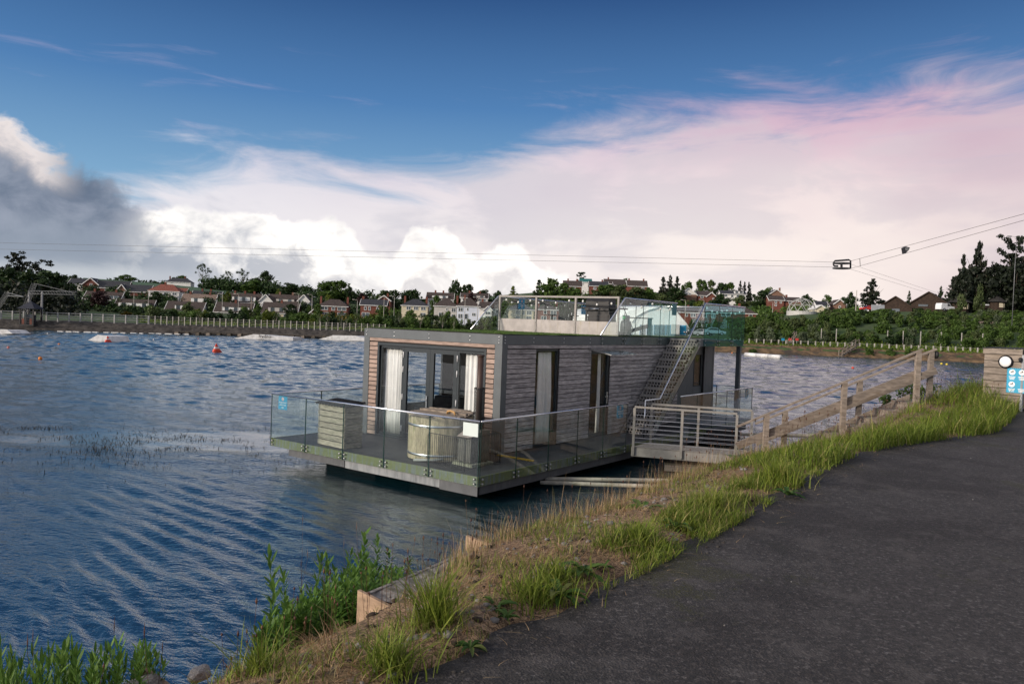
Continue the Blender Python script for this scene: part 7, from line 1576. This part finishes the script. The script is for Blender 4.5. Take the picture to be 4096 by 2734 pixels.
for px, top, D, w_, m_, lb in ((1110, 1155, 280, 30, L_YEL, 'yellow-green tree behind the orange panelled house'), (1310, 1172, 262, 34, L_YEL, 'bright green pointed tree behind the red hipped house'), (1165, 1215, 225, 70, L_DARK, 'dark tree right of the dark-dormered chalet'), (1270, 1212, 236, 40, L_MID, 'green tree left of the red hipped house'), (620, 1165, 250, 70, L_DARK, 'dark tree between the chalet and the white red-roofed house'), (905, 1165, 262, 46, L_YEL, 'yellow-green tree beside the wide-dormered house'), (1030, 1218, 228, 44, L_MID, 'green bush between the two front chalets'), (1525, 1222, 226, 70, L_MID, 'green garden tree before the tall brick house'), (1645, 1240, 226, 60, L_MID, 'garden bush in front of the cream house'), (1745, 1180, 262, 60, L_MID, 'tree between the cream and grey rendered houses'), (1880, 1168, 262, 70, L_COPPER, 'reddish bare-looking tree behind the pale blue house'), (2016, 1205, 232, 50, L_MID, 'green tree right of the white house behind the glass'), (1445, 1175, 290, 60, L_COPPER, 'copper tree left of the tall brick house'), (340, 1222, 215, 60, L_DARK, 'dark garden tree at the left below the chalet'), (270, 1225, 205, 80, L_DARK, 'dark garden shrub by the stone bank left'), (1240, 1222, 240, 40, L_MID, 'green tree before the white right gable')):
    T('broad', px, top, D, w_, lb, m_, group='garden trees among the houses')
# shrubs beside the marquee and behind the roof terrace
for k_, px in enumerate(np.arange(2080, 2520, 34)): T('shrub', px, 1272 + rng.uniform(-6, 14), shore_d(px) + rng.uniform(12, 40), rng.uniform(44, 66), f'{ORD[k_]} shrub from the left behind the grey roof windscreen', [L_MID, L_DARK, L_OLIVE][int(rng.integers(3))], group='shrubs behind the roof terrace', cat='shrub', trunk=False)
for k_, px in enumerate(np.arange(2770, 3000, 30)): T('shrub', px, 1272 + rng.uniform(-10, 14), 172 + rng.uniform(-6, 14), rng.uniform(50, 76), f'{ORD[k_]} shrub from the left on the slope behind the balcony glass', [L_MID, L_DARK][int(rng.integers(2))], group='shrubs behind the balcony glass', cat='shrub', trunk=False)
# thicket of the right bank
BANK = [(2950, 'the balcony glass'), (3030, 'the brick bungalow'), (3090, 'the brick houses'), (3150, 'the short bank steps'), (3206, 'the dome'), (3270, 'the cream gable'), (3340, 'the small dark roofs'), (3423, 'the pale thick pole'), (3478, 'the tall conifer'), (3515, 'the grey screen'), (3580, 'the left lodge'), (3640, 'the gap between the lodges'), (3710, 'the right lodge'), (3779, 'the white van'), (3838, 'the left octagonal hut'), (3905, 'the slender pale tree'), (3985, 'the right octagonal hut'), (4050, 'the tall lamp post'), (4120, 'the right edge pines')]
k_ = 0
while k_ < 270:
    px = rng.uniform(2930, 4250); d = rng.uniform(9, 46); D = shore_d(px) + d
    if 3570 < px < 4060 and 14 < d < 33 and rng.random() < .3: continue
    if 3130 < px < 3290 and d > 30: continue
    h = rng.uniform(1.7, 3.3) * float(np.interp(d, [30, 44], [1, .5])); g = spot(px, D); wd = rng.uniform(2.0, 3.6)
    m_ = [L_MID, L_MID, L_OLIVE, L_DARK, L_SILV][int(rng.choice(5, p=[.38, .2, .24, .12, .06]))]
    t_ = thing('shrub', f"{CNAME[m_]} willow shrub {'near the post fence' if d < 20 else 'halfway up the bank' if d < 34 else 'atop the bank'} below {nearest(px, BANK)}", 'shrub', (g[0], D, g[2] - .2), rng.uniform(0, 6.28), 'thicket on the right bank', (wd, wd, h))
    link('crown', crown_mesh('shrub', int(rng.integers(6)), m_), t_); k_ += 1
for px, top, w_, lb in ((3206, 1315, 54, 'pale silvery willow shrub beside the short bank steps'), (3080, 1302, 50, 'pale silvery willow shrub left of the blue notice'), (3035, 1300, 46, 'pale silvery willow shrub right of the balcony glass')): T('shrub', px, top, shore_d(px) + 8, w_, lb, L_SILV, cat='shrub', trunk=False, base=1375)
for px, D in ((3020, 139.5), (3480, 138), (3570, 137.5), (3640, 137)): T('shrub', px, 1388, D, 44, 'low green bush on the heather slope at the water', L_MID, 'shrub', 'bushes on the heather slope', base=1425, cat='shrub', trunk=False)
# hedges and garden growth that read as one mass
def thicket(name, label, rows, m_, leaf=.8):
    bl = []
    for px0, px1, D0, D1, h, n in rows:
        for k in range(n):
            px = rng.uniform(px0, px1); D = rng.uniform(D0, D1); g = spot(px, D); hh2 = h * rng.uniform(.5, 1.2); bl.append(((g[0], D, g[2] + hh2 * .45), (hh2 * rng.uniform(.5, .9), hh2 * .6, hh2 * .6)))
    v_, f, tn = leafcloud(len(bl) * 70, bl, leaf, rng); link(name, npmesh(name, v_, f, m_, tn), None, kind='stuff', label=label, cat='hedge')
thicket('hillside_hedges', 'dark hedges and garden growth between the houses on the left hill', [(280, 1250, 262, 272, 2.6, 70), (280, 1300, 284, 300, 3.0, 80), (330, 1260, 238, 250, 2.2, 60), (240, 640, 205, 232, 2.2, 40), (1240, 1480, 245, 290, 3., 40)], L_DARK)
thicket('skyline_hedge', 'tree hedge along the top of the crop field', [(800, 1280, 398, 415, 6.5, 60), (420, 860, 432, 440, 3., 40), (1200, 1480, 345, 380, 5.5, 36), (1480, 2120, 330, 350, 4., 60)], L_DARK, 1.2)
thicket('hillside_hedges', 'green growth between the houses on the middle and right hill', [(1480, 2060, 250, 300, 2.8, 90), (2060, 2700, 240, 300, 3.4, 110), (2680, 3250, 240, 300, 3.2, 90), (3200, 3460, 215, 260, 2.4, 40), (2240, 2640, 312, 326, 4.0, 40)], L_MID)
thicket('wood_undergrowth', 'dark undergrowth of the pine wood at the right', [(3780, 4250, 192, 215, 6.5, 60), (3560, 3800, 200, 225, 3.5, 24)], L_CON)
thicket('wood_undergrowth', 'dark undergrowth below the trees at the left edge', [(-200, 270, 160, 190, 6.0, 60), (-100, 330, 150, 165, 2.4, 30)], L_CON)
# rough grass on the far banks
def far_grass(px0, px1, d0, d1, n, h, label):
    px = rng.uniform(px0, px1, n); d = rng.uniform(d0, d1, n); P = np.array([[horizon_x(a, shore_d(a) + b_), shore_d(a) + b_, land_z(a, shore_d(a) + b_) + .15] for a, b_ in zip(px, d)])
    blades(P, h * rng.uniform(.5, 1.3, n), np.full(n, .22), rng.uniform(.1, .6, n), rng.uniform(0, .6, n), rng.random(n) * .38, 'rough_grass', M_GRASS, label, 'grass')
far_grass(560, 2100, 7, 20, 3500, .5, 'rough grass behind the far pale fence'); far_grass(2740, 4300, 3, 12, 4500, .4, 'grass strip along the top of the right bank')

# ------------------------------------------------------------------ cable ski line
M_CABLE = mat('cable', (.10, .095, .09), .6, .05, 2); M_MACH = mat('carrier_black', (.025, .025, .028), .5, .1, 2)
Dc = 55
cw_ = thing('cable_pulley_frame', 'black pulley frame hanging on the cables at the right', 'pulley', at(3370, 1058, Dc)); q = Dc / FPX
loc_ = lambda px, py: at(px, py, Dc) - at(3370, 1058, Dc)
MB().tube([loc_(3352, 1064), loc_(3337, 1064), loc_(3334, 1058), loc_(3334, 1050), loc_(3340, 1043), loc_(3395, 1039), loc_(3402, 1043), loc_(3402, 1072)], 3.6 * q, 8).build('frame', M_MACH, cw_, True)
for px, py in ((3368, 1053), (3366, 1073)):
    c_ = loc_(px, py); MB().lathe([(33 * q, -2 * q), (35 * q, 0), (33 * q, 2 * q), (24 * q, 1.2 * q), (24 * q, -1.2 * q), (33 * q, -2 * q)], 28, c_, cap=False).build('wheel', M_MACH, cw_, True)
MB().tube([loc_(3366, 1050), loc_(3366, 1076)], 4.5 * q, 10).build('axle', M_MACH, cw_, True)
MB().bar(loc_(3334, 1054), loc_(3402, 1052), 5 * q, 2.5 * q).build('cross_bar', M_MACH, cw_); MB().bar(loc_(3334, 1074), loc_(3402, 1073), 5 * q, 2.5 * q).build('cross_bar', M_MACH, cw_)
ct = thing('cable_tensioner', 'small dark tension block between the two cables', 'tensioner', at(3622, 1000, 48)); q2 = 48 / FPX
MB().ext([(-13 * q2, -.1, 8 * q2), (-2 * q2, -.1, 14 * q2), (14 * q2, -.1, 10 * q2), (10 * q2, -.1, 0), (-2 * q2, -.1, -14 * q2), (-8 * q2, -.1, -14 * q2)], (0, .25, 0)).build('block', M_MACH, ct); MB().tube([(2 * q2, -.12, 4 * q2), (2 * q2, .17, 4 * q2)], 7 * q2, 12).build('sheave', M_GALV, ct)
def cable(a, b_, label, r_=.012, sag=.0, r1=None):
    a, b_ = np.array(a), np.array(b_); P = [a + (b_ - a) * k / 30 - np.array([0, 0, sag * 4 * (k / 30) * (1 - k / 30)]) for k in range(31)]
    rs = list(np.linspace(r_, r1 or r_, 31)); MB().tube(P, rs, 5).build('cable', M_CABLE, None, True, label=label, cat='cable', group='cable ski wires')
cable(at(3334, 1048, Dc), at(-200, 966, 100), 'upper of two thin cables crossing the sky to the left', .010, 0, .016); cable(at(3334, 1068, Dc), at(-200, 992, 100), 'lower of two thin cables crossing the sky to the left', .010, 0, .016)
cable(at(3402, 1044, Dc), at(4300, 800, 36), 'upper thick cable rising to the top right'); cable(at(3402, 1074, Dc), at(4300, 824, 36), 'lower thick cable rising to the top right')
cable(at(3402, 1056, Dc), at(3745, 1170, 120), 'upper guy wire slanting down towards the lodges', .008, 0, .014); cable(at(3402, 1076, Dc), at(3690, 1165, 120), 'lower guy wire slanting down towards the lodges', .008, 0, .014)
cable(at(3439, 1033, Dc - .6), at(3441, 1065, Dc - .6), 'short vertical link between the two thick cables', .02)
